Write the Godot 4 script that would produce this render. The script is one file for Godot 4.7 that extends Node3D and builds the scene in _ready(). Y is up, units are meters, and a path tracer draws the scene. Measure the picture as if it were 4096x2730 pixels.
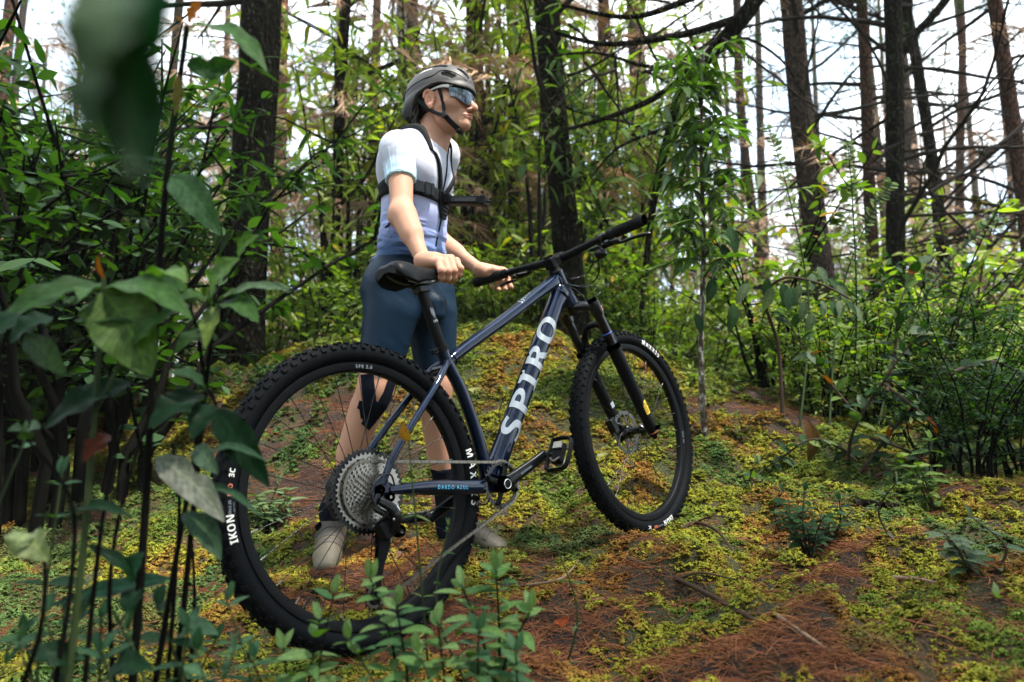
extends Node3D
# A rider standing on a mossy bank in a pine wood, holding a dark blue mountain bike. Units are metres, y is up.

var rng := RandomNumberGenerator.new()
var taken := {}
var M := {}
const FOCAL := 1642.97
const PITCH := 0.139626

class MB:
	var v := PackedVector3Array()
	var n := PackedVector3Array()
	var t := PackedVector2Array()
	var c := PackedColorArray()
	var ix := PackedInt32Array()

	func sheet(P: Array, closed: bool, col := Color.WHITE, us := 1.0, vs := 1.0, outward := true) -> void:
		var rows := P.size()
		var w: int = P[0].size()
		var first := v.size()
		var side := 0.0
		var nn := PackedVector3Array()
		for i in rows:
			var r: PackedVector3Array = P[i]
			var up: PackedVector3Array = P[mini(i + 1, rows - 1)]
			var dn: PackedVector3Array = P[maxi(i - 1, 0)]
			var mid := Vector3.ZERO
			for j in w:
				mid += r[j]
			mid /= w
			for j in w:
				var a := (j + 1) % w if closed else mini(j + 1, w - 1)
				var b := (j - 1 + w) % w if closed else maxi(j - 1, 0)
				var m := (up[j] - dn[j]).cross(r[a] - r[b]).normalized()
				nn.append(m)
				side += m.dot(r[j] - mid)
		var s := -1.0 if closed and (side < 0.0) == outward else 1.0
		var e := w + 1 if closed else w
		for i in rows:
			for j in e:
				var k := j % w
				v.append(P[i][k])
				n.append(nn[i * w + k] * s)
				t.append(Vector2(us * j / (e - 1), vs * i / maxi(rows - 1, 1)))
				c.append(col)
		for i in rows - 1:
			for j in e - 1:
				var a := first + i * e + j
				quad(a, a + 1, a + e + 1, a + e)

	func quad(a: int, b: int, d: int, f: int) -> void:
		tri(a, b, d)
		tri(a, d, f)

	func tri(a: int, b: int, d: int) -> void:
		if (v[b] - v[a]).cross(v[d] - v[a]).dot(n[a] + n[b] + n[d]) > 0.0:
			ix.append(a); ix.append(d); ix.append(b)
		else:
			ix.append(a); ix.append(b); ix.append(d)

	func fan(ring: PackedVector3Array, m: Vector3, col := Color.WHITE) -> void:
		var mid := Vector3.ZERO
		for p in ring:
			mid += p
		mid /= ring.size()
		var first := v.size()
		put(mid, m, Vector2(0.5, 0.5), col)
		for p in ring:
			put(p, m, Vector2(0.5, 0.5), col)
		for j in ring.size():
			tri(first, first + 1 + j, first + 1 + (j + 1) % ring.size())

	func put(p: Vector3, m: Vector3, uv: Vector2, col: Color) -> void:
		v.append(p); n.append(m); t.append(uv); c.append(col)

	# a tube along a path; radii are Vector2(across, along `up`) or floats
	func tube(path: PackedVector3Array, radii: Array, sides := 10, col := Color.WHITE, caps := true, up := Vector3.ZERO, power := 1.0) -> void:
		var rows := []
		var k := path.size()
		var tan0 := (path[1] - path[0]).normalized()
		var s := tan0.cross(up if up != Vector3.ZERO else (Vector3.UP if absf(tan0.y) < 0.9 else Vector3.RIGHT)).normalized()
		for i in k:
			var tan := (path[mini(i + 1, k - 1)] - path[maxi(i - 1, 0)]).normalized()
			if up != Vector3.ZERO:
				s = tan.cross(up).normalized()
			else:
				s = (s - tan * s.dot(tan)).normalized()
			var u := s.cross(tan).normalized()
			var rr = radii[i] if i < radii.size() else radii[-1]
			var rad: Vector2 = rr if rr is Vector2 else Vector2(rr, rr)
			var ring := PackedVector3Array()
			for j in sides:
				var a := TAU * j / sides
				var ca := cos(a)
				var sa := sin(a)
				if power != 1.0:
					ca = signf(ca) * pow(absf(ca), power)
					sa = signf(sa) * pow(absf(sa), power)
				ring.append(path[i] + s * (rad.x * ca) + u * (rad.y * sa))
			rows.append(ring)
		var length := 0.0
		for i in k - 1:
			length += path[i].distance_to(path[i + 1])
		sheet(rows, true, col, 1.0, length)
		if caps:
			fan(rows[0], -tan0, col)
			fan(rows[-1], (path[k - 1] - path[k - 2]).normalized(), col)

	# profile of Vector2(radius, along axis) turned about an axis
	func lathe(prof: Array, o: Vector3, axis: Vector3, sides := 24, col := Color.WHITE, ring_closed := false) -> void:
		var a := axis.normalized()
		var s := a.cross(Vector3.UP if absf(a.y) < 0.9 else Vector3.RIGHT).normalized()
		var u := a.cross(s)
		var rows := []
		var pr := prof.duplicate()
		if ring_closed:
			pr.append(prof[0])
		# columns run along the profile so that the outside is found from the profile's own middle
		for j in sides + 1:
			var q := TAU * j / sides
			var row := PackedVector3Array()
			for p in pr:
				row.append(o + a * p.y + (s * cos(q) + u * sin(q)) * p.x)
			rows.append(row)
		if ring_closed:
			var rr := []
			for r in rows:
				rr.append(r.slice(0, r.size() - 1))
			ring_sheet(rr, col)
		else:
			var first := v.size()
			sheet(rows, false, col)
			# turn normals away from the axis' inner side
			var sum := 0.0
			var mid := Vector3.ZERO
			for i in range(first, v.size()):
				mid += v[i]
			mid /= v.size() - first
			for i in range(first, v.size()):
				sum += n[i].dot(v[i] - mid)
			if sum < 0.0:
				for i in range(first, v.size()):
					n[i] = -n[i]

	func ring_sheet(rows: Array, col: Color) -> void:
		sheet(rows, true, col)

	func torus(o: Vector3, axis: Vector3, R: float, rx: float, ry: float, seg := 48, sides := 10, col := Color.WHITE, from := 0.0, to := TAU) -> void:
		var a := axis.normalized()
		var s := a.cross(Vector3.UP if absf(a.y) < 0.9 else Vector3.RIGHT).normalized()
		var u := a.cross(s)
		var rows := []
		for i in seg + 1:
			var q := lerpf(from, to, float(i) / seg)
			var d := s * cos(q) + u * sin(q)
			var ring := PackedVector3Array()
			for j in sides:
				var w := TAU * j / sides
				ring.append(o + d * (R + rx * cos(w)) + a * (ry * sin(w)))
			rows.append(ring)
		sheet(rows, true, col, 1.0, 1.0)

	func ball(o: Vector3, r: Vector3, seg := 14, col := Color.WHITE, basis := Basis()) -> void:
		var rows := []
		for i in seg + 1:
			var p := PI * (0.001 + 0.998 * i / seg)
			var ring := PackedVector3Array()
			for j in seg * 2:
				var q := TAU * j / (seg * 2)
				ring.append(o + basis * Vector3(r.x * sin(p) * cos(q), r.y * cos(p), r.z * sin(p) * sin(q)))
			rows.append(ring)
		sheet(rows, true, col)

	func box(o: Vector3, h: Vector3, basis := Basis(), bev := 0.0, col := Color.WHITE) -> void:
		var id := {}
		for sx in [-1, 1]:
			for sy in [-1, 1]:
				for sz in [-1, 1]:
					for ax in 3:
						var q := Vector3(sx * (h.x - bev), sy * (h.y - bev), sz * (h.z - bev))
						var m := Vector3.ZERO
						var sg: int = [sx, sy, sz][ax]
						q[ax] = sg * h[ax]
						m[ax] = sg
						id[Vector4i(sx, sy, sz, ax)] = v.size()
						put(o + basis * q, (basis * m).normalized(), Vector2(q.x + q.z, q.y + q.z), col)
		for ax in 3:
			var b := (ax + 1) % 3
			var d := (ax + 2) % 3
			for s in [-1, 1]:
				var k := []
				for w in [[-1, -1], [1, -1], [1, 1], [-1, 1]]:
					var g := Vector4i(0, 0, 0, ax)
					g[ax] = s
					g[b] = w[0]
					g[d] = w[1]
					k.append(id[g])
				quad(k[0], k[1], k[2], k[3])
			if bev > 0.0:
				for s1 in [-1, 1]:
					for s2 in [-1, 1]:
						var k := []
						for w in [[-1, b], [1, b], [1, d], [-1, d]]:
							var g := Vector4i(0, 0, 0, w[1])
							g[ax] = w[0]
							g[b] = s1
							g[d] = s2
							k.append(id[g])
						quad(k[0], k[1], k[2], k[3])
		if bev > 0.0:
			for sx in [-1, 1]:
				for sy in [-1, 1]:
					for sz in [-1, 1]:
						tri(id[Vector4i(sx, sy, sz, 0)], id[Vector4i(sx, sy, sz, 1)], id[Vector4i(sx, sy, sz, 2)])

	# an outline in a plane, given depth
	func slab(outline: PackedVector2Array, o: Vector3, ex: Vector3, ey: Vector3, ez: Vector3, thick: float, col := Color.WHITE) -> void:
		var tris := Geometry2D.triangulate_polygon(outline)
		for s in [-1.0, 1.0]:
			var first := v.size()
			for p in outline:
				put(o + ex * p.x + ey * p.y + ez * (s * thick * 0.5), ez * s, p, col)
			for i in range(0, tris.size(), 3):
				tri(first + tris[i], first + tris[i + 1], first + tris[i + 2])
		var k := outline.size()
		var ccw := not Geometry2D.is_polygon_clockwise(outline)
		for i in k:
			var p := outline[i]
			var q := outline[(i + 1) % k]
			var e := (q - p).normalized()
			var m2 := Vector2(e.y, -e.x) if ccw else Vector2(-e.y, e.x)
			var m := (ex * m2.x + ey * m2.y).normalized()
			var f := v.size()
			for w in [[p, -0.5], [q, -0.5], [q, 0.5], [p, 0.5]]:
				put(o + ex * w[0].x + ey * w[0].y + ez * (w[1] * thick), m, w[0], col)
			quad(f, f + 1, f + 2, f + 3)

	func add(o: MB, x: Transform3D, col = null) -> void:
		var f := v.size()
		for i in o.v.size():
			v.append(x * o.v[i])
			n.append((x.basis * o.n[i]).normalized())
			t.append(o.t[i])
			c.append(o.c[i] if col == null else o.c[i] * col)
		for i in o.ix:
			ix.append(i + f)

	func mesh() -> ArrayMesh:
		var a := []
		a.resize(Mesh.ARRAY_MAX)
		a[Mesh.ARRAY_VERTEX] = v
		a[Mesh.ARRAY_NORMAL] = n
		a[Mesh.ARRAY_TEX_UV] = t
		a[Mesh.ARRAY_COLOR] = c
		a[Mesh.ARRAY_INDEX] = ix
		var m := ArrayMesh.new()
		m.add_surface_from_arrays(Mesh.PRIMITIVE_TRIANGLES, a)
		return m

# a field of distances on a grid, joined smoothly and meshed as surface nets
class Field:
	var prims := []

	func cap(a: Vector3, b: Vector3, ra: float, rb: float, k := 0.02, w := Vector3.ZERO, s := 1.0, op := 0) -> void:
		prims.append([0, a, b, ra, rb, k, w, s, op])

	func ell(o: Vector3, r: Vector3, k := 0.01, basis := Basis(), op := 0) -> void:
		prims.append([1, o, r, basis.inverse(), basis, k, 0, 0, op])

	func value(q: Vector3) -> float:
		var g := 0.5
		for p in prims:
			var k: float = p[5]
			var pt: Vector3 = q - p[1]
			var d: float
			if p[0] == 0:
				var sq: float = 1.0 - 1.0 / p[7]
				var w: Vector3 = p[6]
				var B: Vector3 = p[2] - p[1]
				B -= w * (B.dot(w) * sq)
				pt -= w * (pt.dot(w) * sq)
				var h := clampf(pt.dot(B) / maxf(B.length_squared(), 1e-9), 0.0, 1.0)
				d = (pt - B * h).length() - p[3] - (p[4] - p[3]) * h
			else:
				var e: Vector3 = p[3] * pt / p[2]
				var el := e.length()
				d = (el - 1.0) * (el / maxf((e / p[2]).length(), 1e-6))
			var h2 := maxf(k - absf(d - g), 0.0) / k
			if p[8] == 0:
				g = minf(d, g) - h2 * h2 * k * 0.25
			else:
				h2 = maxf(k - absf(-d - g), 0.0) / k
				g = maxf(-d, g) + h2 * h2 * k * 0.25
		return g

	func slope(q: Vector3) -> Vector3:
		var e := 0.002
		return Vector3(value(q + Vector3(e, 0, 0)) - value(q - Vector3(e, 0, 0)), value(q + Vector3(0, e, 0)) - value(q - Vector3(0, e, 0)), value(q + Vector3(0, 0, e)) - value(q - Vector3(0, 0, e))).normalized()

	# the point where a ray from outside meets the surface, lifted off it
	func hit(o: Vector3, dir: Vector3, lift: float) -> Vector3:
		var t := 0.0
		for i in 40:
			var d := value(o + dir * t) - lift
			if d < 0.0003:
				break
			t += d * 0.8
		return o + dir * t

	func run(cell: float, grow := 0.0, post = null, paint = null, pad := 0.0) -> MB:
		var lo := Vector3.INF
		var hi := -Vector3.INF
		var bx := []
		for p in prims:
			var l: Vector3
			var h: Vector3
			if p[0] == 0:
				var e: Vector3 = Vector3.ONE * maxf(p[3], p[4]) + Vector3(absf(p[6].x), absf(p[6].y), absf(p[6].z)) * maxf(p[3], p[4]) * maxf(p[7] - 1.0, 0.0)
				l = p[1].min(p[2]) - e
				h = p[1].max(p[2]) + e
			else:
				var q: Basis = p[4]
				var e2 := Vector3(absf(q.x.x) * p[2].x + absf(q.y.x) * p[2].y + absf(q.z.x) * p[2].z, absf(q.x.y) * p[2].x + absf(q.y.y) * p[2].y + absf(q.z.y) * p[2].z, absf(q.x.z) * p[2].x + absf(q.y.z) * p[2].y + absf(q.z.z) * p[2].z)
				l = p[1] - e2
				h = p[1] + e2
			var m: float = maxf(grow, 0.0) + pad + cell * 2.5 + p[5] * 0.5
			bx.append([l - Vector3.ONE * m, h + Vector3.ONE * m])
			if p[8] == 0:
				lo = lo.min(l - Vector3.ONE * m)
				hi = hi.max(h + Vector3.ONE * m)
		var nx := int((hi.x - lo.x) / cell) + 2
		var ny := int((hi.y - lo.y) / cell) + 2
		var nz := int((hi.z - lo.z) / cell) + 2
		var f := PackedFloat32Array()
		f.resize(nx * ny * nz)
		f.fill(0.5)
		for q in prims.size():
			var p: Array = prims[q]
			var a0: Vector3 = ((bx[q][0] - lo) / cell).floor().max(Vector3.ZERO)
			var a1: Vector3 = ((bx[q][1] - lo) / cell).ceil()
			var x0 := int(a0.x)
			var x1 := mini(int(a1.x), nx - 1)
			var k: float = p[5]
			var op: int = p[8]
			var kind: int = p[0]
			var A: Vector3 = p[1]
			var B := Vector3.ZERO
			var ra := 0.0
			var rb := 0.0
			var w := Vector3.ZERO
			var sq := 0.0
			var inv := Basis()
			var rr := Vector3.ONE
			var rmin := 1.0
			if kind == 0:
				w = p[6]
				sq = 1.0 - 1.0 / p[7]
				B = p[2] - A
				B -= w * (B.dot(w) * sq)
				ra = p[3]
				rb = p[4]
			else:
				rr = p[2]
				inv = p[3]
				rmin = minf(rr.x, minf(rr.y, rr.z))
			var bb := maxf(B.length_squared(), 1e-9)
			for k3 in range(int(a0.z), mini(int(a1.z), nz - 1) + 1):
				for j in range(int(a0.y), mini(int(a1.y), ny - 1) + 1):
					var row := (k3 * ny + j) * nx
					for i in range(x0, x1 + 1):
						var pt := Vector3(lo.x + i * cell, lo.y + j * cell, lo.z + k3 * cell) - A
						var d: float
						if kind == 0:
							if sq != 0.0:
								pt -= w * (pt.dot(w) * sq)
							var h := clampf(pt.dot(B) / bb, 0.0, 1.0)
							d = (pt - B * h).length() - ra - (rb - ra) * h
						else:
							var e := inv * pt / rr
							var el := e.length()
							d = (el - 1.0) * (el / maxf((e / rr).length(), 1e-6))
						var g := f[row + i]
						if op == 0:
							var h2 := maxf(k - absf(d - g), 0.0) / k
							f[row + i] = minf(d, g) - h2 * h2 * k * 0.25
						else:
							var h3 := maxf(k - absf(-d - g), 0.0) / k
							f[row + i] = maxf(-d, g) + h3 * h3 * k * 0.25
		if grow != 0.0 or post != null:
			var lim := cell * 2.0 + absf(grow) + pad
			for k3 in nz:
				for j in ny:
					var row := (k3 * ny + j) * nx
					for i in nx:
						var d := f[row + i]
						if d < lim:
							d -= grow
							if post != null:
								d = post.call(Vector3(lo.x + i * cell, lo.y + j * cell, lo.z + k3 * cell), d)
							f[row + i] = d
		var m := MB.new()
		var id := PackedInt32Array()
		id.resize(f.size())
		id.fill(-1)
		var sx := 1
		var sy := nx
		var sz := nx * ny
		var off := [0, sx, sy, sx + sy, sz, sx + sz, sy + sz, sx + sy + sz]
		var edges := [[0, 1], [2, 3], [4, 5], [6, 7], [0, 2], [1, 3], [4, 6], [5, 7], [0, 4], [1, 5], [2, 6], [3, 7]]
		var corner := [Vector3(0, 0, 0), Vector3(1, 0, 0), Vector3(0, 1, 0), Vector3(1, 1, 0), Vector3(0, 0, 1), Vector3(1, 0, 1), Vector3(0, 1, 1), Vector3(1, 1, 1)]
		var near := cell * 3.0
		for k3 in nz - 1:
			for j in ny - 1:
				var row := (k3 * ny + j) * nx
				for i in nx - 1:
					var b := row + i
					if absf(f[b]) > near:
						continue
					var neg := 0
					for o in off:
						if f[b + o] < 0.0:
							neg += 1
					if neg == 0 or neg == 8:
						continue
					var s := Vector3.ZERO
					var cnt := 0
					for e in edges:
						var va := f[b + off[e[0]]]
						var vb := f[b + off[e[1]]]
						if (va < 0.0) != (vb < 0.0):
							s += corner[e[0]].lerp(corner[e[1]], va / (va - vb))
							cnt += 1
					s /= cnt
					var g := Vector3(
						f[b + 1] - f[b] + f[b + sy + 1] - f[b + sy] + f[b + sz + 1] - f[b + sz] + f[b + sy + sz + 1] - f[b + sy + sz],
						f[b + sy] - f[b] + f[b + sy + 1] - f[b + 1] + f[b + sy + sz] - f[b + sz] + f[b + sy + sz + 1] - f[b + sz + 1],
						f[b + sz] - f[b] + f[b + sz + 1] - f[b + 1] + f[b + sz + sy] - f[b + sy] + f[b + sz + sy + 1] - f[b + sy + 1])
					id[b] = m.v.size()
					var pos := lo + (Vector3(i, j, k3) + s) * cell
					m.put(pos, g.normalized(), Vector2(pos.x + pos.z, pos.y), paint.call(pos, g.normalized()) if paint != null else Color.WHITE)
		for k3 in range(1, nz - 1):
			for j in range(1, ny - 1):
				var row := (k3 * ny + j) * nx
				for i in range(1, nx - 1):
					var b := row + i
					if id[b] < 0:
						continue
					var s0 := f[b] < 0.0
					if (f[b + sx] < 0.0) != s0 and id[b - sy] >= 0 and id[b - sz] >= 0 and id[b - sy - sz] >= 0:
						m.quad(id[b], id[b - sy], id[b - sy - sz], id[b - sz])
					if (f[b + sy] < 0.0) != s0 and id[b - sx] >= 0 and id[b - sz] >= 0 and id[b - sx - sz] >= 0:
						m.quad(id[b], id[b - sx], id[b - sx - sz], id[b - sz])
					if (f[b + sz] < 0.0) != s0 and id[b - sx] >= 0 and id[b - sy] >= 0 and id[b - sx - sy] >= 0:
						m.quad(id[b], id[b - sx], id[b - sx - sy], id[b - sy])
		return m

# ---------------------------------------------------------------- naming and tagging
func numbered(called: String) -> String:
	if not taken.has(called):
		taken[called] = 0
		return called
	taken[called] += 1
	return "%s_%03d" % [called, taken[called]]

func thing(called: String, label: String, category: String, where := Vector3.ZERO, group := "") -> Node3D:
	var o := Node3D.new()
	o.name = numbered(called)
	add_child(o)
	o.position = where
	tag(o, label, category, group)
	return o

func tag(o: Node, label: String, category: String, group := "") -> void:
	o.set_meta("label", label)
	o.set_meta("category", category)
	if group != "":
		o.set_meta("group", group)

func part(called: String, parent: Node) -> Node3D:
	var o := Node3D.new()
	o.name = called
	parent.add_child(o, true)
	return o

var part_count := {}
func obj(called: String, shape, m: Material, parent: Node) -> MeshInstance3D:
	var o := MeshInstance3D.new()
	o.mesh = shape.mesh() if shape is MB else shape
	o.material_override = m
	var nm := called
	if parent.has_node(NodePath(nm)):
		var key := [parent.get_instance_id(), called]
		part_count[key] = part_count.get(key, 0) + 1
		nm = "%s_%03d" % [called, part_count[key]]
	o.name = nm
	parent.add_child(o, true)
	return o

func many(called: String, m: Mesh, mat: Material, xs: Array, cols: Array, parent: Node) -> MultiMeshInstance3D:
	var mm := MultiMesh.new()
	mm.transform_format = MultiMesh.TRANSFORM_3D
	mm.use_colors = true
	mm.mesh = m
	mm.instance_count = xs.size()
	for i in xs.size():
		mm.set_instance_transform(i, xs[i])
		mm.set_instance_color(i, cols[i])
	var o := MultiMeshInstance3D.new()
	o.multimesh = mm
	o.material_override = mat
	o.name = called
	o.set_meta("kind", "stuff")
	parent.add_child(o, true)
	return o

# ---------------------------------------------------------------- materials (colours given as linear base colours)
func lin(r: float, g: float, b: float) -> Color:
	return Color(r, g, b).linear_to_srgb()

func mat(called: String, col: Color, rough := 0.6, metal := 0.0, spec := 0.5) -> StandardMaterial3D:
	var m := StandardMaterial3D.new()
	m.resource_name = called
	m.albedo_color = col
	m.roughness = rough
	m.metallic = metal
	m.metallic_specular = spec
	M[called] = m
	return m

func noise_tex(seed_: int, freq: float, ramp: Array, size := 512, octaves := 4, kind := FastNoiseLite.TYPE_SIMPLEX_SMOOTH, stretch := Vector2.ONE) -> ImageTexture:
	var im := noise_img(seed_, freq, size, octaves, kind, stretch)
	var out := Image.create(size, size, false, Image.FORMAT_RGB8)
	var g := Gradient.new()
	var offs := PackedFloat32Array()
	var cols := PackedColorArray()
	for r in ramp:
		offs.append(r[0])
		cols.append(r[1])
	g.offsets = offs
	g.colors = cols
	var lut := []
	for i in 256:
		lut.append(g.sample(i / 255.0))
	var d := im.get_data()
	for y in size:
		for x in size:
			out.set_pixel(x, y, lut[d[y * size + x]])
	return ImageTexture.create_from_image(out)

func noise_img(seed_: int, freq: float, size := 512, octaves := 4, kind := FastNoiseLite.TYPE_SIMPLEX_SMOOTH, stretch := Vector2.ONE) -> Image:
	var f := FastNoiseLite.new()
	f.seed = seed_
	f.noise_type = kind
	f.frequency = freq
	f.fractal_octaves = octaves
	var im := f.get_seamless_image(int(size / stretch.x), int(size / stretch.y))
	im.convert(Image.FORMAT_L8)
	if stretch != Vector2.ONE:
		im.resize(size, size, Image.INTERPOLATE_CUBIC)
	return im

func at(px: float, py: float, dep: float) -> Vector3:
	var q := Vector3((px - 1176.5) / FOCAL * dep, -(py - 784.0) / FOCAL * dep, -dep)
	return Vector3(0, 0.5, 0) + q.rotated(Vector3.RIGHT, PITCH)

# lettering laid on a surface: `to` turns text coordinates (metres, from its middle) into [point, normal]
func lettering(s: String, height: float, to: Callable, fine := 2, bold := false, spacing := 0, stretch := 1.0) -> MB:
	var tm := TextMesh.new()
	var f := SystemFont.new()
	f.font_names = PackedStringArray(["Droid Sans"])
	if bold:
		f.font_weight = 700
	var fv := FontVariation.new()
	fv.base_font = f
	fv.spacing_glyph = spacing
	tm.font = fv
	tm.text = s
	tm.font_size = 64
	tm.depth = 0.0
	tm.pixel_size = 0.01
	tm.curve_step = 6.0
	var a := tm.surface_get_arrays(0) if tm.get_surface_count() else []
	var m := MB.new()
	if a.is_empty():
		return m
	var P: PackedVector3Array = a[Mesh.ARRAY_VERTEX]
	var I: PackedInt32Array = a[Mesh.ARRAY_INDEX] if a[Mesh.ARRAY_INDEX] != null else PackedInt32Array(range(P.size()))
	var lo := Vector3.INF
	var hi := -Vector3.INF
	for p in P:
		lo = lo.min(p)
		hi = hi.max(p)
	var sc := height / (hi.y - lo.y)
	var mid := (lo + hi) * 0.5
	var T := []
	for i in range(0, I.size(), 3):
		T.append([(P[I[i]] - mid) * sc, (P[I[i + 1]] - mid) * sc, (P[I[i + 2]] - mid) * sc])
	for k in fine:
		var N := []
		for q in T:
			var ab: Vector3 = (q[0] + q[1]) * 0.5
			var bc: Vector3 = (q[1] + q[2]) * 0.5
			var ca: Vector3 = (q[2] + q[0]) * 0.5
			N.append([q[0], ab, ca])
			N.append([ab, q[1], bc])
			N.append([ca, bc, q[2]])
			N.append([ab, bc, ca])
		T = N
	for q in T:
		var b := m.v.size()
		for p in q:
			var r: Array = to.call(Vector2(p.x * stretch, p.y))
			m.put(r[0], r[1], Vector2(p.x, p.y), Color.WHITE)
		m.tri(b, b + 1, b + 2)
	return m

# ---------------------------------------------------------------- the scene
func _ready() -> void:
	rng.seed = 11
	var cam := Camera3D.new()
	cam.name = "camera"
	cam.position = Vector3(0, 0.5, 0)
	cam.rotation.x = PITCH
	cam.fov = 51.02
	cam.near = 0.05
	cam.far = 400.0
	var lens := CameraAttributesPhysical.new()
	lens.frustum_focal_length = 25.1
	lens.frustum_focus_distance = 2.15
	lens.exposure_aperture = 2.8
	lens.frustum_near = 0.05
	lens.frustum_far = 400.0
	cam.attributes = lens
	add_child(cam)
	cam.current = true
	var we := WorldEnvironment.new()
	we.name = "world_environment"
	var e := Environment.new()
	e.background_mode = Environment.BG_SKY
	e.sky = Sky.new()
	e.sky.sky_material = make_sky()
	e.background_energy_multiplier = 0.6
	e.tonemap_mode = Environment.TONE_MAPPER_LINEAR
	e.tonemap_exposure = 3.35
	e.fog_enabled = true
	e.fog_density = 0.0008
	e.fog_light_color = Color(0.95, 0.97, 0.92)
	e.sdfgi_enabled = true
	e.ssao_enabled = true
	e.ssil_enabled = true
	we.environment = e
	add_child(we)
	var sun := DirectionalLight3D.new()
	sun.name = "sun"
	sun.light_color = Color(1.0, 0.97, 0.92)
	sun.light_energy = 1.3
	sun.light_angular_distance = 5.0
	sun.shadow_enabled = true
	add_child(sun)
	sun.look_at_from_position(Vector3(3.4, 9.0, -0.2), Vector3(0, 0.5, -2.6))
	var t0 := Time.get_ticks_msec()
	materials()
	ground()
	print("ground ", Time.get_ticks_msec() - t0)
	trees()
	print("trees ", Time.get_ticks_msec() - t0)
	thickets()
	print("thickets ", Time.get_ticks_msec() - t0)
	bicycle()
	print("bicycle ", Time.get_ticks_msec() - t0)
	rider()
	print("rider ", Time.get_ticks_msec() - t0)
	foreground()
	print("all ", Time.get_ticks_msec() - t0)

func make_sky() -> PanoramaSkyMaterial:
	# bright broken cloud over a pale blue sky
	var w := 512
	var h := 256
	var f := FastNoiseLite.new()
	f.seed = 5
	f.frequency = 1.3
	f.fractal_octaves = 5
	var im := Image.create(w, h, false, Image.FORMAT_RGBF)
	for y in h:
		var el := PI * (0.5 - (y + 0.5) / h)
		for x in w:
			var az := TAU * (x + 0.5) / w
			var d := Vector3(cos(el) * cos(az), sin(el), cos(el) * sin(az))
			var q := smoothstep(-0.25, 0.3, f.get_noise_3dv(d * 1.4))
			var c := Color(0.85, 1.12, 1.4).lerp(Color(1.7, 1.8, 1.86), q)
			if el < 0.0:
				c = c.lerp(Color(0.35, 0.36, 0.3), smoothstep(0.0, 0.12, -el))
			im.set_pixel(x, y, c)
	var p := PanoramaSkyMaterial.new()
	p.panorama = ImageTexture.create_from_image(im)
	return p

func materials() -> void:
	pass
	mat("paint", lin(0.0010, 0.0052, 0.020), 0.3, 0.45)
	M.paint.metallic_specular = 0.12
	M.paint.clearcoat_enabled = true
	M.paint.clearcoat = 0.65
	M.paint.clearcoat_roughness = 0.04
	mat("letter", lin(0.25, 0.29, 0.33), 0.3)
	mat("letter_dim", lin(0.16, 0.19, 0.22), 0.4)
	mat("letter_blue", lin(0.07, 0.45, 0.75), 0.4)
	mat("white_print", lin(0.7, 0.7, 0.68), 0.6)
	mat("matt_black", lin(0.003, 0.0035, 0.0045), 0.5, 0.0, 0.22)
	mat("gloss_black", lin(0.0035, 0.004, 0.005), 0.25, 0.0, 0.4)
	mat("rubber", lin(0.0028, 0.0036, 0.0048), 0.65, 0.0, 0.17)
	mat("grip_rubber", lin(0.006, 0.0065, 0.0075), 0.7, 0.0, 0.3)
	mat("steel", lin(0.30, 0.28, 0.245), 0.28, 0.95)
	mat("dull_steel", lin(0.12, 0.12, 0.115), 0.42, 0.85)
	mat("chain_steel", lin(0.17, 0.155, 0.13), 0.35, 0.9)
	mat("silver", lin(0.62, 0.62, 0.62), 0.25, 0.95)
	mat("red", lin(0.45, 0.03, 0.02), 0.4)
	mat("yellow", lin(0.65, 0.42, 0.03), 0.5)
	mat("coral", lin(0.6, 0.16, 0.09), 0.5)
	mat("saddle_cover", lin(0.0035, 0.004, 0.0048), 0.45, 0.0, 0.25)
	mat("skin", Color.WHITE, 0.62, 0.0, 0.38)
	M.skin.vertex_color_use_as_albedo = true
	M.skin.subsurf_scatter_enabled = true
	M.skin.subsurf_scatter_strength = 0.12
	var pores := noise_img(33, 0.22, 256, 3)
	pores.bump_map_to_normal_map(1.5)
	M.skin.normal_enabled = true
	M.skin.normal_texture = ImageTexture.create_from_image(pores)
	M.skin.normal_scale = 0.35
	M.skin.uv1_triplanar = true
	M.skin.uv1_scale = Vector3(7, 7, 7)
	mat("cloth", Color.WHITE, 0.75)
	M.cloth.vertex_color_use_as_albedo = true
	M.cloth.rim_enabled = true
	M.cloth.rim = 0.25
	var knit := noise_img(31, 0.35, 256, 2)
	knit.bump_map_to_normal_map(1.2)
	M.cloth.normal_enabled = true
	M.cloth.normal_texture = ImageTexture.create_from_image(knit)
	M.cloth.normal_scale = 0.25
	M.cloth.uv1_triplanar = true
	M.cloth.uv1_scale = Vector3(9, 9, 9)
	mat("lycra", lin(0.0022, 0.0145, 0.034), 0.5, 0.0, 0.3)
	mat("sock", lin(0.004, 0.006, 0.011), 0.9, 0.0, 0.2)
	mat("webbing", lin(0.007, 0.0085, 0.010), 0.75, 0.0, 0.25)
	mat("shoe", Color.WHITE, 0.65)
	M.shoe.vertex_color_use_as_albedo = true
	mat("helmet_shell", lin(0.052, 0.049, 0.048), 0.5, 0.0, 0.35)
	mat("helmet_foam", lin(0.004, 0.0045, 0.005), 0.8, 0.0, 0.2)
	mat("mirror_lens", lin(0.085, 0.10, 0.115), 0.05, 1.0)
	mat("pearl", lin(0.5, 0.49, 0.46), 0.35)
	mat("hair", Color.WHITE, 0.55, 0.0, 0.3)
	M.hair.vertex_color_use_as_albedo = true
	plant_materials()

# ---------------------------------------------------------------- the mountain bike: x runs forward, y up, z towards the drive side
const WR := 0.368
const WB := 1.186
const HEAD_ANGLE := 1.1571
const BB := Vector3(0.42, 0.3075, 0)

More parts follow.
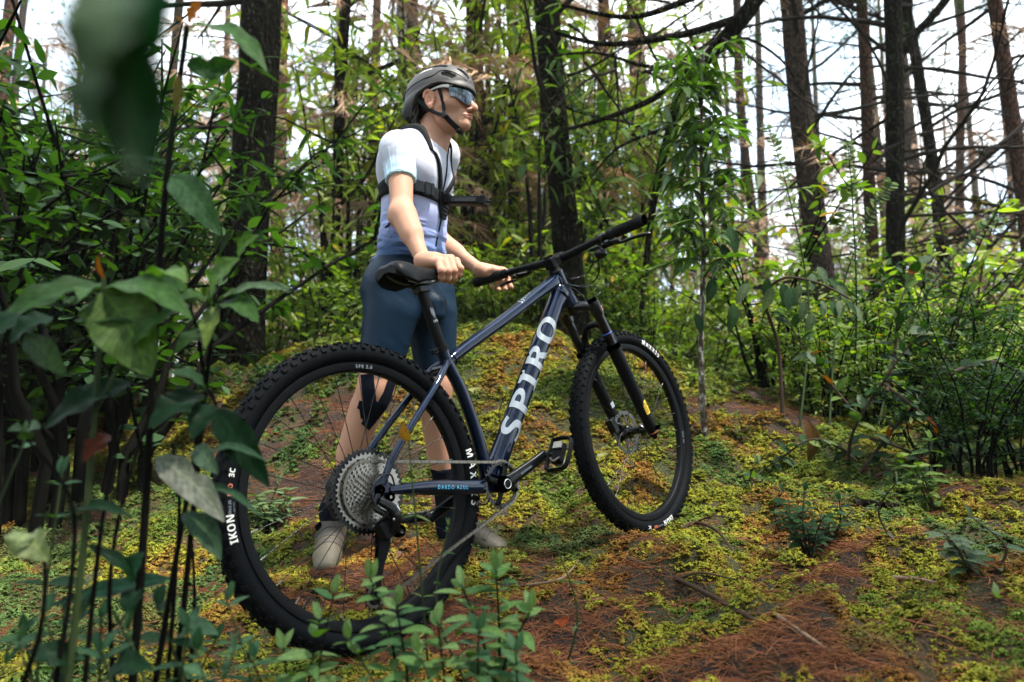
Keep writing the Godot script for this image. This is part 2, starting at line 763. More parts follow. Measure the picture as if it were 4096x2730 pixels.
func steer_point(u: float, f: float, z: float) -> Vector3:
	var ax := Vector3(-cos(HEAD_ANGLE), sin(HEAD_ANGLE), 0)
	var fw := Vector3(sin(HEAD_ANGLE), cos(HEAD_ANGLE), 0)
	return Vector3(WB, WR, 0) - fw * 0.0473 + ax * u + fw * f + Vector3(0, 0, z)

func line(a: Vector3, b: Vector3, k := 6) -> PackedVector3Array:
	var p := PackedVector3Array()
	for i in k + 1:
		p.append(a.lerp(b, float(i) / k))
	return p

func curve(pts: Array, k := 20) -> PackedVector3Array:
	var q := Curve3D.new()
	for i in pts.size():
		var a: Vector3 = pts[maxi(i - 1, 0)]
		var b: Vector3 = pts[mini(i + 1, pts.size() - 1)]
		var h := (b - a) / 6.0
		q.add_point(pts[i], -h, h)
	var out := PackedVector3Array()
	for i in k + 1:
		var f := float(i) / k * (pts.size() - 1)
		var s := mini(int(f), pts.size() - 2)
		out.append(q.sample(s, f - s))
	return out

func ramp(a, b, k: int) -> Array:
	var o := []
	for i in k + 1:
		o.append(a + (b - a) * (float(i) / k))
	return o

func bicycle() -> void:
	var bike := thing("mountain_bike", "dark blue hardtail mountain bike with knobbly tyres standing on the mossy bank", "bicycle")
	bike.transform = Transform3D(Basis(Vector3(0.6939, 0.1363, -0.7070), Vector3(-0.1586, 0.9867, 0.0345), Vector3(0.7024, 0.0882, 0.7063)).orthonormalized(), Vector3(-0.3083, 0.0143, -1.801))
	frame(bike)
	var turn := Transform3D(Basis(), steer_point(0, 0, 0)) * Transform3D(Basis(Vector3(-cos(HEAD_ANGLE), sin(HEAD_ANGLE), 0).normalized(), 0.0541), Vector3.ZERO) * Transform3D(Basis(), -steer_point(0, 0, 0))
	var fork := part("fork", bike)
	fork.transform = turn
	make_fork(fork)
	var bars := part("handlebar", bike)
	bars.transform = turn
	make_bars(bars)
	var fwh := part("front_wheel", bike)
	fwh.transform = turn * Transform3D(Basis(), Vector3(WB, WR, 0))
	make_wheel(fwh, true)
	var rwh := part("rear_wheel", bike)
	rwh.position = Vector3(0, WR, 0)
	make_wheel(rwh, false)
	cassette(rwh)
	seat(bike)
	crank(bike)
	chain(bike)
	derailleur(bike)
	cables(bike)

func tube_part(called: String, parent: Node, path: PackedVector3Array, radii: Array, m: Material, sides := 18, up := Vector3.ZERO, power := 1.0) -> MeshInstance3D:
	var b := MB.new()
	b.tube(path, radii, sides, Color.WHITE, true, up, power)
	return obj(called, b, m, parent)

func frame(bike: Node) -> void:
	var fr := part("frame", bike)
	var st := Vector3(-0.2399, 0.9708, 0)
	var Z := Vector3(0, 0, 1)
	# tubes: radii are (along the side, in the plane of the frame)
	tube_part("down_tube", fr, curve([BB + Vector3(0.012, 0.018, 0), Vector3(0.553, 0.474, 0), Vector3(0.781, 0.759, 0), Vector3(0.862, 0.858, 0), Vector3(0.893, 0.895, 0)], 16), [Vector2(0.033, 0.031), Vector2(0.03, 0.031), Vector2(0.027, 0.031), Vector2(0.026, 0.031), Vector2(0.026, 0.0305), Vector2(0.026, 0.030), Vector2(0.026, 0.030), Vector2(0.026, 0.0295), Vector2(0.026, 0.0295), Vector2(0.026, 0.0295), Vector2(0.026, 0.0295), Vector2(0.026, 0.030), Vector2(0.026, 0.031), Vector2(0.027, 0.033), Vector2(0.027, 0.035), Vector2(0.025, 0.034), Vector2(0.022, 0.03)], M.paint, 24, Vector3(-0.64, 0.77, 0), 0.82)
	tube_part("top_tube", fr, curve([BB + st * 0.372, BB + st * 0.372 + Vector3(0.06, 0.032, 0), Vector3(0.62, 0.806, 0), Vector3(0.82, 0.902, 0), Vector3(0.893, 0.925, 0)], 14), [Vector2(0.017, 0.017), Vector2(0.017, 0.0165), Vector2(0.018, 0.0165), Vector2(0.019, 0.0165), Vector2(0.019, 0.017), Vector2(0.02, 0.0175), Vector2(0.021, 0.018), Vector2(0.021, 0.0185), Vector2(0.022, 0.019), Vector2(0.022, 0.02), Vector2(0.022, 0.021), Vector2(0.023, 0.023), Vector2(0.023, 0.025), Vector2(0.02, 0.026), Vector2(0.018, 0.024)], M.paint, 22, Vector3(-0.4, 0.9, 0), 0.85)
	tube_part("seat_tube", fr, curve([BB, Vector3(0.402, 0.455, 0), Vector3(0.369, 0.585, 0), BB + st * 0.375, BB + st * 0.415], 12), [0.024, 0.0215, 0.0195, 0.0185], M.paint, 22)
	tube_part("head_tube", fr, line(steer_point(0.535, 0, 0), steer_point(0.662, 0, 0), 8), [0.0295, 0.0285, 0.0265, 0.025, 0.024, 0.0235, 0.0235, 0.024, 0.0255], M.paint, 26)
	var sh := MB.new()
	sh.tube(line(BB + Z * -0.037, BB + Z * 0.037, 2), [0.0235, 0.0235, 0.0235], 22)
	obj("bottom_bracket_shell", sh, M.paint, fr)
	for s in [1.0, -1.0]:
		var z := Vector3(0, 0, s)
		tube_part("chain_stay", fr, curve([Vector3(0.028, WR - 0.006, 0) + z * 0.068, Vector3(0.16, 0.348, 0) + z * 0.061, Vector3(0.30, 0.322, 0) + z * 0.048, Vector3(0.40, 0.306, 0) + z * 0.032], 12), [Vector2(0.009, 0.009), Vector2(0.009, 0.011), Vector2(0.009, 0.0125), Vector2(0.009, 0.0145), Vector2(0.009, 0.0155), Vector2(0.009, 0.0165), Vector2(0.009, 0.0175), Vector2(0.010, 0.018), Vector2(0.010, 0.0185), Vector2(0.010, 0.019), Vector2(0.011, 0.0195), Vector2(0.012, 0.0195), Vector2(0.013, 0.0195)], M.paint, 16, Vector3(0.15, 0.99, 0), 0.8)
		tube_part("seat_stay", fr, curve([Vector3(0.012, WR + 0.012, 0) + z * 0.069, Vector3(0.07, 0.455, 0) + z * 0.066, Vector3(0.235, 0.601, 0) + z * 0.047, Vector3(0.295, 0.655, 0) + z * 0.031, Vector3(0.318, 0.668, 0) + z * 0.016, Vector3(0.332, 0.668, 0)], 20), [0.008, 0.0085, 0.009, 0.0095, 0.0095, 0.0095, 0.0095, 0.0095, 0.0095, 0.0095, 0.0095, 0.0095, 0.0095, 0.0095, 0.0095, 0.010, 0.0105, 0.011, 0.012, 0.013, 0.013], M.paint, 14)
		var d := MB.new()
		d.slab(PackedVector2Array([Vector2(-0.021, -0.014), Vector2(-0.004, -0.03), Vector2(0.012, -0.022), Vector2(0.045, -0.014), Vector2(0.047, 0.002), Vector2(0.028, 0.016), Vector2(0.026, 0.036), Vector2(0.008, 0.038), Vector2(-0.016, 0.018)]), Vector3(0, WR, s * 0.0675), Vector3.RIGHT, Vector3.UP, Z, 0.009)
		d.lathe([Vector2(0.0, 0.008), Vector2(0.007, 0.008), Vector2(0.0125, 0.006), Vector2(0.014, 0.0), Vector2(0.014, -0.006)], Vector3(0, WR, s * 0.0715), z, 20)
		obj("dropout", d, M.paint, fr)
		var ax := MB.new()
		ax.lathe([Vector2(0.0, 0.001), Vector2(0.0045, 0.001), Vector2(0.0055, 0.004), Vector2(0.0085, 0.004), Vector2(0.009, 0.0)], Vector3(0, WR, s * 0.079), z, 16)
		obj("axle_end", ax, M.gloss_black, fr)
	tube_part("brace", fr, line(Vector3(0.299, 0.655, -0.03), Vector3(0.299, 0.655, 0.03), 3), [0.008, 0.008, 0.008, 0.008], M.paint, 12)
	# weld beads where tubes meet
	for w in [[Vector3(0.868, 0.918, 0), Vector3(0.35, 0.12, 0), 0.024], [Vector3(0.872, 0.870, 0), Vector3(0.55, 0.7, 0), 0.0305], [BB + st * 0.372 + Vector3(0.02, 0.011, 0), Vector3(0.88, 0.47, 0), 0.0178], [BB + Vector3(0.03, 0.045, 0), Vector3(0.64, 0.77, 0), 0.0325]]:
		var b := MB.new()
		b.torus(w[0], w[1], w[2], 0.003, 0.003, 40, 6)
		obj("weld", b, M.paint, fr)
	# lettering along the down tube, wrapped on its drive side
	var da := Vector3(0.553, 0.474, 0)
	var db := Vector3(0.781, 0.759, 0)
	var along := (db - da).normalized()
	var across := Vector3(-along.y, along.x, 0)
	var to := func(p: Vector2) -> Array:
		var a := p.y / 0.0272 + 0.42
		var sq := 0.82
		var cy := signf(sin(a)) * pow(absf(sin(a)), sq)
		var cz := signf(cos(a)) * pow(absf(cos(a)), sq)
		var q := da + along * (p.x + 0.165)
		return [q + across * (cy * 0.0316) + Vector3(0, 0, cz * 0.0278), (across * sin(a) + Vector3(0, 0, cos(a))).normalized()]
	obj("down_tube_lettering", lettering("SPIRO", 0.066, to, 3, true, 3, 1.72), M.letter, fr)
	var cs := func(p: Vector2) -> Array:
		var q := Vector3(0.232, 0.3335, 0) + Vector3(0.98, -0.175, -0.0).normalized() * p.x + Vector3(0.175, 0.98, 0).normalized() * p.y
		return [q + Vector3(0, 0, 0.0665 - p.x * 0.095), Vector3(0, 0, 1)]
	obj("chain_stay_lettering", lettering("DARDO AZUL", 0.0105, cs, 1, false, 14), M.letter_blue, fr)
	var ta := Vector3(0.62, 0.806, 0)
	var tal := (Vector3(0.82, 0.902, 0) - ta).normalized()
	var tac := Vector3(-tal.y, tal.x, 0)
	var tt := func(p: Vector2) -> Array:
		var a := 1.0 + p.y / 0.02
		return [ta + tal * (p.x + 0.09) + tac * (sin(a) * 0.0205) + Vector3(0, 0, cos(a) * 0.0225), tac * sin(a) + Vector3(0, 0, cos(a))]
	obj("top_tube_lettering", lettering("SPIRO", 0.017, tt, 2, true, 8), M.letter_dim, fr)
	# grey flashes low on the seat tube
	for k in 4:
		var h := 0.13 + 0.062 * k
		var b := MB.new()
		var rows := []
		for i in 9:
			var u := h + 0.052 * i / 8.0
			var r := PackedVector3Array()
			for j in 7:
				var a := 0.55 + 0.5 * j / 6.0 * sin(PI * (i + 0.3) / 8.6)
				r.append(BB + st * u + Vector3(0.017 * sin(PI * minf(1.0, u / 0.36)), 0, 0) + Vector3(0.9708, 0.2399, 0) * (sin(a) * 0.0198) + Vector3(0, 0, cos(a) * 0.0198))
			rows.append(r)
		b.sheet(rows, false)
		obj("seat_tube_flash", b, M.letter_dim, fr)
	for u in [0.19, 0.262]:
		var b := MB.new()
		var q: Vector3 = da + along * (u - 0.03) + across * 0.029
		b.lathe([Vector2(0.0, 0.006), Vector2(0.0035, 0.0058), Vector2(0.005, 0.004), Vector2(0.0052, 0.0)], q, across, 12)
		obj("bottle_bolt", b, M.gloss_black, fr)

func make_fork(fk: Node) -> void:
	var Z := Vector3(0, 0, 1)
	tube_part("steerer", fk, line(steer_point(0.50, 0, 0), steer_point(0.54, 0, 0), 2), [0.024, 0.026, 0.029], M.gloss_black, 22)
	var cr := MB.new()
	cr.tube(curve([steer_point(0.492, 0.034, -0.07), steer_point(0.506, 0.026, -0.05), steer_point(0.522, 0.006, -0.018), steer_point(0.522, 0.006, 0.018), steer_point(0.506, 0.026, 0.05), steer_point(0.492, 0.034, 0.07)], 22), [Vector2(0.02, 0.017), Vector2(0.021, 0.019), Vector2(0.021, 0.018), Vector2(0.021, 0.017), Vector2(0.022, 0.016), Vector2(0.023, 0.016), Vector2(0.024, 0.016), Vector2(0.025, 0.017), Vector2(0.026, 0.017), Vector2(0.026, 0.017), Vector2(0.026, 0.017), Vector2(0.026, 0.017), Vector2(0.026, 0.017), Vector2(0.026, 0.017), Vector2(0.025, 0.017), Vector2(0.024, 0.016), Vector2(0.023, 0.016), Vector2(0.022, 0.016), Vector2(0.021, 0.017), Vector2(0.021, 0.018), Vector2(0.021, 0.019), Vector2(0.02, 0.017)], 20, Color.WHITE, true, Vector3(-0.4, 0.91, 0))
	obj("crown", cr, M.gloss_black, fk)
	for s in [1.0, -1.0]:
		tube_part("crown_socket", fk, line(steer_point(0.462, 0.034, 0.066 * s), steer_point(0.516, 0.033, 0.066 * s), 6), [0.0205, 0.0225, 0.0228, 0.0228, 0.0225, 0.022, 0.020], M.gloss_black, 24)
		tube_part("stanchion", fk, line(steer_point(0.33, 0.036, 0.066 * s), steer_point(0.47, 0.034, 0.066 * s), 2), [0.0172, 0.0172, 0.0172], M.gloss_black, 22)
		tube_part("lower_leg", fk, line(steer_point(-0.025, 0.044, 0.066 * s), steer_point(0.335, 0.036, 0.066 * s), 10), [0.0165, 0.0205, 0.0195, 0.0205, 0.0215, 0.022, 0.0225, 0.023, 0.0235, 0.024, 0.0242], M.matt_black, 24)
		var seal := MB.new()
		seal.lathe([Vector2(0.0172, 0.012), Vector2(0.021, 0.012), Vector2(0.0235, 0.008), Vector2(0.0256, 0.004), Vector2(0.0256, -0.004), Vector2(0.0242, -0.006)], steer_point(0.335, 0.036, 0.066 * s), steer_point(1, 0, 0) - steer_point(0, 0, 0), 24)
		obj("wiper_seal", seal, M.gloss_black, fk)
		var dz := MB.new()
		dz.box(steer_point(-0.004, 0.05, 0.061 * s), Vector3(0.016, 0.022, 0.011), Basis(Z, -0.2), 0.004)
		obj("fork_dropout", dz, M.matt_black, fk)
	var ring := MB.new()
	ring.torus(steer_point(0.392, 0.0355, 0.066), Vector3(-0.4, 0.91, 0), 0.0176, 0.0011, 0.0018, 32, 6)
	obj("travel_ring", ring, mat("ring_blue", lin(0.02, 0.09, 0.45), 0.4), fk)
	var ar := MB.new()
	ar.tube(curve([steer_point(0.30, 0.052, -0.064), steer_point(0.375, 0.064, -0.056), steer_point(0.417, 0.072, -0.026), steer_point(0.422, 0.074, 0.0), steer_point(0.417, 0.072, 0.026), steer_point(0.375, 0.064, 0.056), steer_point(0.30, 0.052, 0.064)], 24), [Vector2(0.012, 0.017)], 14, Color.WHITE, true, Vector3(0, 0, 1) * 0.0 + Vector3(0.91, 0.4, 0))
	obj("arch", ar, M.matt_black, fk)
	var cap := MB.new()
	cap.lathe([Vector2(0.0, 0.012), Vector2(0.012, 0.012), Vector2(0.016, 0.009), Vector2(0.017, 0.003), Vector2(0.0195, 0.0)], steer_point(0.516, 0.033, 0.066), Vector3(-0.4, 0.91, 0), 22)
	obj("lockout_cap", cap, M.gloss_black, fk)
	var capl := MB.new()
	capl.lathe([Vector2(0.0, 0.007), Vector2(0.014, 0.007), Vector2(0.018, 0.0)], steer_point(0.516, 0.033, -0.066), Vector3(-0.4, 0.91, 0), 22)
	obj("air_cap", capl, M.gloss_black, fk)
	# yellow warning sticker, wrapped on the leg, and small coral badge on the crown
	var st := MB.new()
	var lines := MB.new()
	for pass_ in 2:
		var rows := []
		for i in 9:
			var r := PackedVector3Array()
			for j in 7:
				var a := lerpf(-0.62, 0.5, j / 6.0)
				r.append(steer_point(0.062 + 0.052 * i / 8.0, 0.0425 + 0.0216 * sin(a), 0.066 + 0.0216 * cos(a)))
			rows.append(r)
		if pass_ == 0:
			st.sheet(rows, false)
	for i in 5:
		var rows := []
		for k in 2:
			var r := PackedVector3Array()
			for j in 6:
				var a := lerpf(-0.5, 0.3 - 0.12 * (i % 3), j / 5.0)
				r.append(steer_point(0.07 + 0.008 * i + 0.0028 * k, 0.0425 + 0.0219 * sin(a), 0.066 + 0.0219 * cos(a)))
			rows.append(r)
		lines.sheet(rows, false)
	var sticker := obj("warning_sticker", st, M.yellow, fk)
	obj("sticker_print", lines, M.matt_black, sticker).set_meta("kind", "stuff")
	var bd := MB.new()
	for q in [[0.476, 0.0008], [0.486, 0.0]]:
		var rows := []
		for i in 3:
			var r := PackedVector3Array()
			for j in 10:
				var a := lerpf(0.05, 0.95, j / 9.0)
				r.append(steer_point(q[0] + 0.0022 * i, 0.034 + 0.0231 * sin(a), 0.066 + 0.0231 * cos(a)))
			rows.append(r)
		bd.sheet(rows, false)
	obj("crown_badge", bd, M.coral, fk).set_meta("kind", "stuff")
	var ax := MB.new()
	ax.lathe([Vector2(0.0, 0.016), Vector2(0.006, 0.016), Vector2(0.0085, 0.012), Vector2(0.009, 0.0)], steer_point(0.0, 0.047, 0.084), Z, 16)
	obj("axle_end", ax, M.gloss_black, fk)
	var rd := MB.new()
	rd.torus(steer_point(-0.012, 0.046, 0.066), Vector3(-0.4, 0.91, 0), 0.0185, 0.0018, 0.004, 28, 8)
	obj("red_rebound_ring", rd, M.coral, fk)
	var rk := MB.new()
	rk.lathe([Vector2(0.0, 0.016), Vector2(0.006, 0.016), Vector2(0.0075, 0.012), Vector2(0.0075, 0.0)], steer_point(-0.026, 0.046, 0.066), Vector3(0.4, -0.91, 0), 14)
	obj("rebound_knob", rk, M.red, fk)
	# brake caliper on the far leg with a white sticker above it
	var cal := MB.new()
	cal.box(steer_point(0.055, -0.004, -0.052), Vector3(0.017, 0.034, 0.015), Basis(Z, 0.42), 0.006)
	cal.box(steer_point(0.03, 0.016, -0.058), Vector3(0.012, 0.016, 0.010), Basis(Z, 0.42), 0.004)
	obj("brake_caliper", cal, M.gloss_black, fk)
	var ws := MB.new()
	ws.box(steer_point(0.12, 0.041, -0.0435), Vector3(0.011, 0.010, 0.0008), Basis(Z, 0.42), 0.0)
	obj("leg_sticker", ws, M.letter, fk)

func make_bars(b: Node) -> void:
	var c := steer_point(0.692, 0.042, 0)
	var half := [c, c + Vector3(0.0, 0.001, 0.05), c + Vector3(-0.003, 0.007, 0.11), c + Vector3(-0.012, 0.012, 0.19), c + Vector3(-0.030, 0.016, 0.37)]
	var pts := []
	for i in range(4, 0, -1):
		pts.append(half[i] * Vector3(1, 1, -1))
	pts.append_array(half)
	var rad := []
	for i in 33:
		var z := absf(i - 16) / 16.0
		rad.append(lerpf(0.0162, 0.0112, smoothstep(0.15, 0.7, z)))
	tube_part("bar", b, curve(pts, 32), rad, M.matt_black, 20)
	for s in [1.0, -1.0]:
		var a := c + Vector3(-0.0175, 0.0135, 0.243 * s)
		var d := c + Vector3(-0.030, 0.016, 0.375 * s)
		var g := MB.new()
		g.tube(line(a, d, 8), [0.0165, 0.0162, 0.016, 0.0158, 0.0158, 0.0158, 0.016, 0.0165, 0.0168], 22)
		var grip := obj("grip", g, M.grip_rubber, b)
		var k := MB.new()
		for i in 22:
			for j in 14:
				var t := 0.1 + 0.82 * i / 21.0
				var an := TAU * (j + 0.5 * (i % 2)) / 14.0
				var nrm := Vector3(cos(an), sin(an), 0)
				k.box(a.lerp(d, t) + nrm * 0.0166, Vector3(0.0012, 0.0019, 0.0023), Basis(nrm, Vector3(-sin(an), cos(an), 0), Vector3(0, 0, 1)), 0.0)
		obj("grip_nubs", k, M.grip_rubber, grip).set_meta("kind", "stuff")
		var col := MB.new()
		col.tube(line(a + (a - d).normalized() * 0.014, a, 2), [0.0172, 0.0176, 0.017], 20)
		obj("grip_collar", col, M.matt_black, grip)
		var e := MB.new()
		e.lathe([Vector2(0.0035, 0.0015), Vector2(0.0045, 0.003), Vector2(0.013, 0.003), Vector2(0.0168, 0.0)], d, (d - a), 22)
		obj("grip_cap", e, M.matt_black, grip)
		# brake lever
		var lv := part("brake_lever", b)
		var q := c + Vector3(-0.012, 0.012, 0)
		var clamp_ := MB.new()
		clamp_.tube(line(q + Vector3(0, 0, 0.196 * s), q + Vector3(-0.001, 0, 0.212 * s), 2), [0.0165, 0.017, 0.0165], 18)
		obj("clamp", clamp_, M.gloss_black, lv)
		var body := MB.new()
		body.tube(curve([q + Vector3(0.024, -0.018, 0.128 * s), q + Vector3(0.034, -0.017, 0.165 * s), q + Vector3(0.036, -0.014, 0.205 * s), q + Vector3(0.043, -0.013, 0.236 * s)], 12), [0.0055, 0.0065, 0.0078, 0.009, 0.0098, 0.0104, 0.0108, 0.011, 0.011, 0.0105, 0.0098, 0.009, 0.0075], 14)
		body.tube(line(q + Vector3(0.012, -0.004, 0.204 * s), q + Vector3(0.034, -0.013, 0.206 * s), 2), [0.008, 0.008, 0.008], 10)
		obj("lever_body", body, M.gloss_black, lv).set_meta("kind", "stuff")
		var bl := MB.new()
		bl.tube(curve([q + Vector3(0.050, -0.016, 0.215 * s), q + Vector3(0.060, -0.018, 0.240 * s), q + Vector3(0.056, -0.018, 0.27 * s), q + Vector3(0.056, -0.019, 0.305 * s), q + Vector3(0.063, -0.020, 0.328 * s), q + Vector3(0.072, -0.021, 0.336 * s)], 20), [Vector2(0.005, 0.0055), Vector2(0.005, 0.006), Vector2(0.0045, 0.006), Vector2(0.004, 0.006), Vector2(0.004, 0.006), Vector2(0.004, 0.006)], 12, Color.WHITE, true, Vector3.UP)
		obj("lever_blade", bl, M.gloss_black, lv)
		var piv := MB.new()
		piv.lathe([Vector2(0.0, 0.009), Vector2(0.004, 0.009), Vector2(0.0045, 0.007), Vector2(0.0045, -0.007)], q + Vector3(0.047, -0.016, 0.226 * s), Vector3.UP, 12)
		obj("pivot_pin", piv, M.silver, lv)
	# gear shifter under the bar on the drive side
	var sft := part("gear_shifter", b)
	var p := c + Vector3(-0.004, -0.022, 0.176)
	var pod := MB.new()
	pod.ball(p + Vector3(0.004, -0.010, 0.0), Vector3(0.021, 0.018, 0.022), 12)
	obj("shifter_pod", pod, M.gloss_black, sft)
	var arm := MB.new()
	arm.tube(curve([p + Vector3(-0.012, 0.034, -0.004), p + Vector3(0.006, 0.026, 0.0), p + Vector3(0.008, 0.004, 0.002)], 8), [0.007], 10)
	obj("shifter_mount", arm, M.gloss_black, sft)
	var pd := MB.new()
	pd.tube(curve([p + Vector3(0.004, -0.024, -0.006), p + Vector3(-0.014, -0.034, -0.020), p + Vector3(-0.03, -0.03, -0.022)], 8), [Vector2(0.008, 0.003)], 10, Color.WHITE, true, Vector3.UP)
	obj("shifter_paddle", pd, M.matt_black, sft)
	# stem: spacers, faceted body and face plate
	var stm := part("stem", b)
	tube_part("spacer", stm, line(steer_point(0.66, 0, 0), steer_point(0.677, 0, 0), 3), [0.0245, 0.022, 0.019, 0.0185], M.matt_black, 22)
	var ax := Vector3(-cos(HEAD_ANGLE), sin(HEAD_ANGLE), 0)
	var fw := Vector3(sin(HEAD_ANGLE), cos(HEAD_ANGLE), 0)
	var B := Basis(fw, ax, Vector3(0, 0, 1))
	var sb := MB.new()
	sb.box(steer_point(0.695, -0.002, 0), Vector3(0.021, 0.021, 0.0205), B, 0.006)
	sb.box(steer_point(0.693, 0.020, 0), Vector3(0.016, 0.0165, 0.024), B, 0.006)
	obj("stem_body", sb, M.matt_black, stm).set_meta("kind", "stuff")
	var fp := MB.new()
	fp.box(steer_point(0.692, 0.047, 0), Vector3(0.0165, 0.0195, 0.0255), B, 0.007)
	obj("face_plate", fp, M.matt_black, stm)
	var tc := MB.new()
	tc.lathe([Vector2(0.0, 0.004), Vector2(0.014, 0.004), Vector2(0.017, 0.0)], steer_point(0.716, -0.002, 0), ax, 20)
	obj("top_cap", tc, M.gloss_black, stm)
	for s in [-1, 1]:
		for h in [-1, 1]:
			var bo := MB.new()
			bo.lathe([Vector2(0.0, 0.003), Vector2(0.0025, 0.004), Vector2(0.004, 0.003), Vector2(0.004, 0.0)], steer_point(0.692 + 0.013 * h, 0.0635, 0.017 * s), fw, 10)
			obj("stem_bolt", bo, M.dull_steel, stm)

func tyre_text(w: Node, s: String, deg: float, size: float, m: Material, spacing := 2, bold := true, rad := 0.3445) -> void:
	var to := func(p: Vector2) -> Array:
		var a := deg_to_rad(deg) - p.x / rad
		var r := rad + p.y
		var x := clampf((r - 0.3445) / 0.0255, -0.99, 0.99)
		return [Vector3(cos(a) * r, sin(a) * r, 0.0278 * sqrt(1.0 - x * x) + 0.0006), Vector3(cos(a) * x, sin(a) * x, sqrt(1.0 - x * x))]
	obj("tyre_lettering", lettering(s, size, to, 1, bold, spacing), m, w)

func make_wheel(w: Node, front: bool) -> void:
	var Z := Vector3(0, 0, 1)
	var ty := MB.new()
	var prof := []
	for i in 20:
		var a := TAU * i / 20.0
		prof.append(Vector2(0.3445 + 0.0255 * cos(a), 0.0278 * sin(a)))
	ty.lathe(prof, Vector3.ZERO, Z, 120, Color.WHITE, true)
	var tyre := obj("tyre", ty, M.rubber, w)
	var kn := MB.new()
	var count := 78
	for i in count:
		for k in 5:
			var b: float = [-1.02, -0.5, 0.0, 0.5, 1.02][k]
			var a := TAU * (i + (0.5 if k % 2 == 1 else 0.0) + (0.12 if k == 0 else 0.0)) / count
			if k == 2 and i % 2 == 0:
				b = 0.2
			elif k == 2:
				b = -0.2
			var nr := Vector3(cos(a) * cos(b), sin(a) * cos(b), sin(b))
			var tg := Vector3(-sin(a), cos(a), 0)
			var ct := Vector3(cos(a), sin(a), 0)
			var o := ct * (0.3445 + 0.0255 * cos(b)) + Vector3(0, 0, 0.0278 * sin(b))
			var edge := k == 0 or k == 4
			kn.box(o + nr * 0.0012, Vector3(0.0034, 0.0062 if edge else 0.0052, 0.0058 if edge else 0.0042), Basis(nr, tg, nr.cross(tg)), 0.0)
	obj("tread_knobs", kn, M.rubber, tyre).set_meta("kind", "stuff")
	var rm := MB.new()
	rm.lathe([Vector2(0.3215, -0.0155), Vector2(0.3225, 0.0), Vector2(0.3215, 0.0155), Vector2(0.3195, 0.0162), Vector2(0.313, 0.0152), Vector2(0.303, 0.0135), Vector2(0.2985, 0.0105), Vector2(0.297, 0.006), Vector2(0.297, -0.006), Vector2(0.2985, -0.0105), Vector2(0.303, -0.0135), Vector2(0.313, -0.0152), Vector2(0.3195, -0.0162)], Vector3.ZERO, Z, 96, Color.WHITE, true)
	obj("rim", rm, M.matt_black, w)
	var rl := func(p: Vector2) -> Array:
		var a := deg_to_rad(-12.0 if front else 82.0) - p.x / 0.31
		var r := 0.31 + p.y
		return [Vector3(cos(a) * r, sin(a) * r, 0.0155), Z]
	obj("rim_lettering", lettering("SPR 30" if front else "SPR 2.0", 0.009, rl, 1, true, 8), M.letter_dim, w)
	var hub := MB.new()
	if front:
		hub.lathe([Vector2(0.008, -0.05), Vector2(0.011, -0.046), Vector2(0.026, -0.03), Vector2(0.026, -0.025), Vector2(0.015, -0.018), Vector2(0.0145, 0.02), Vector2(0.024, 0.027), Vector2(0.024, 0.031), Vector2(0.012, 0.036), Vector2(0.009, 0.05)], Vector3.ZERO, Z, 26)
	else:
		hub.lathe([Vector2(0.009, -0.068), Vector2(0.012, -0.05), Vector2(0.028, -0.034), Vector2(0.028, -0.028), Vector2(0.018, -0.02), Vector2(0.019, 0.01), Vector2(0.029, 0.016), Vector2(0.029, 0.02), Vector2(0.014, 0.024), Vector2(0.01, 0.068)], Vector3.ZERO, Z, 26)
	obj("hub", hub, M.gloss_black, w)
	for i in 28:
		var s := 1.0 if i % 2 == 0 else -1.0
		var zf := s * (0.029 if front else (0.018 if s > 0 else 0.031))
		var grp := i / 2
		var a1 := TAU * (i + 0.5) / 28.0
		var lead := (1.0 if grp % 2 == 0 else -1.0) * 0.84
		var a0 := a1 + lead
		var p0 := Vector3(cos(a0) * 0.024, sin(a0) * 0.024, zf)
		var p1 := Vector3(cos(a1) * 0.298, sin(a1) * 0.298, s * 0.003)
		var sp := MB.new()
		sp.tube(PackedVector3Array([p0, p0.lerp(p1, 0.94)]), [0.0011, 0.0011], 6)
		var spoke := obj("spoke", sp, M.gloss_black, w)
		var nip := MB.new()
		nip.tube(PackedVector3Array([p0.lerp(p1, 0.935), p1]), [0.0018, 0.0021], 6)
		obj("nipple_%03d" % i, nip, M.dull_steel, w)
	var vl := MB.new()
	var va := 1.62 if front else 4.0
	var vd := Vector3(cos(va), sin(va), 0)
	vl.tube(PackedVector3Array([vd * 0.297, vd * 0.272, vd * 0.266]), [0.003, 0.0028, 0.0016], 8)
	obj("valve", vl, M.gloss_black, w)
	# brake disc on the non-drive side
	var disc := MB.new()
	var R := 0.08 if front else 0.08
	var dz := -0.043
	disc.add(ring_plate(R, R - 0.014, 0.0018, 60, dz, 0.0025, 12), Transform3D())
	for i in 6:
		var a := TAU * i / 6.0
		disc.tube(curve([Vector3(cos(a) * 0.022, sin(a) * 0.022, dz), Vector3(cos(a + 0.2) * 0.045, sin(a + 0.2) * 0.045, dz), Vector3(cos(a + 0.5) * (R - 0.012), sin(a + 0.5) * (R - 0.012), dz)], 6), [Vector2(0.004, 0.0009)], 8, Color.WHITE, true, Z)
	obj("brake_disc", disc, M.dull_steel, w).set_meta("kind", "stuff")
	var car := MB.new()
	car.add(ring_plate(0.026, 0.012, 0.003, 24, dz, 0.0, 0), Transform3D())
	obj("disc_carrier", car, M.gloss_black, w)
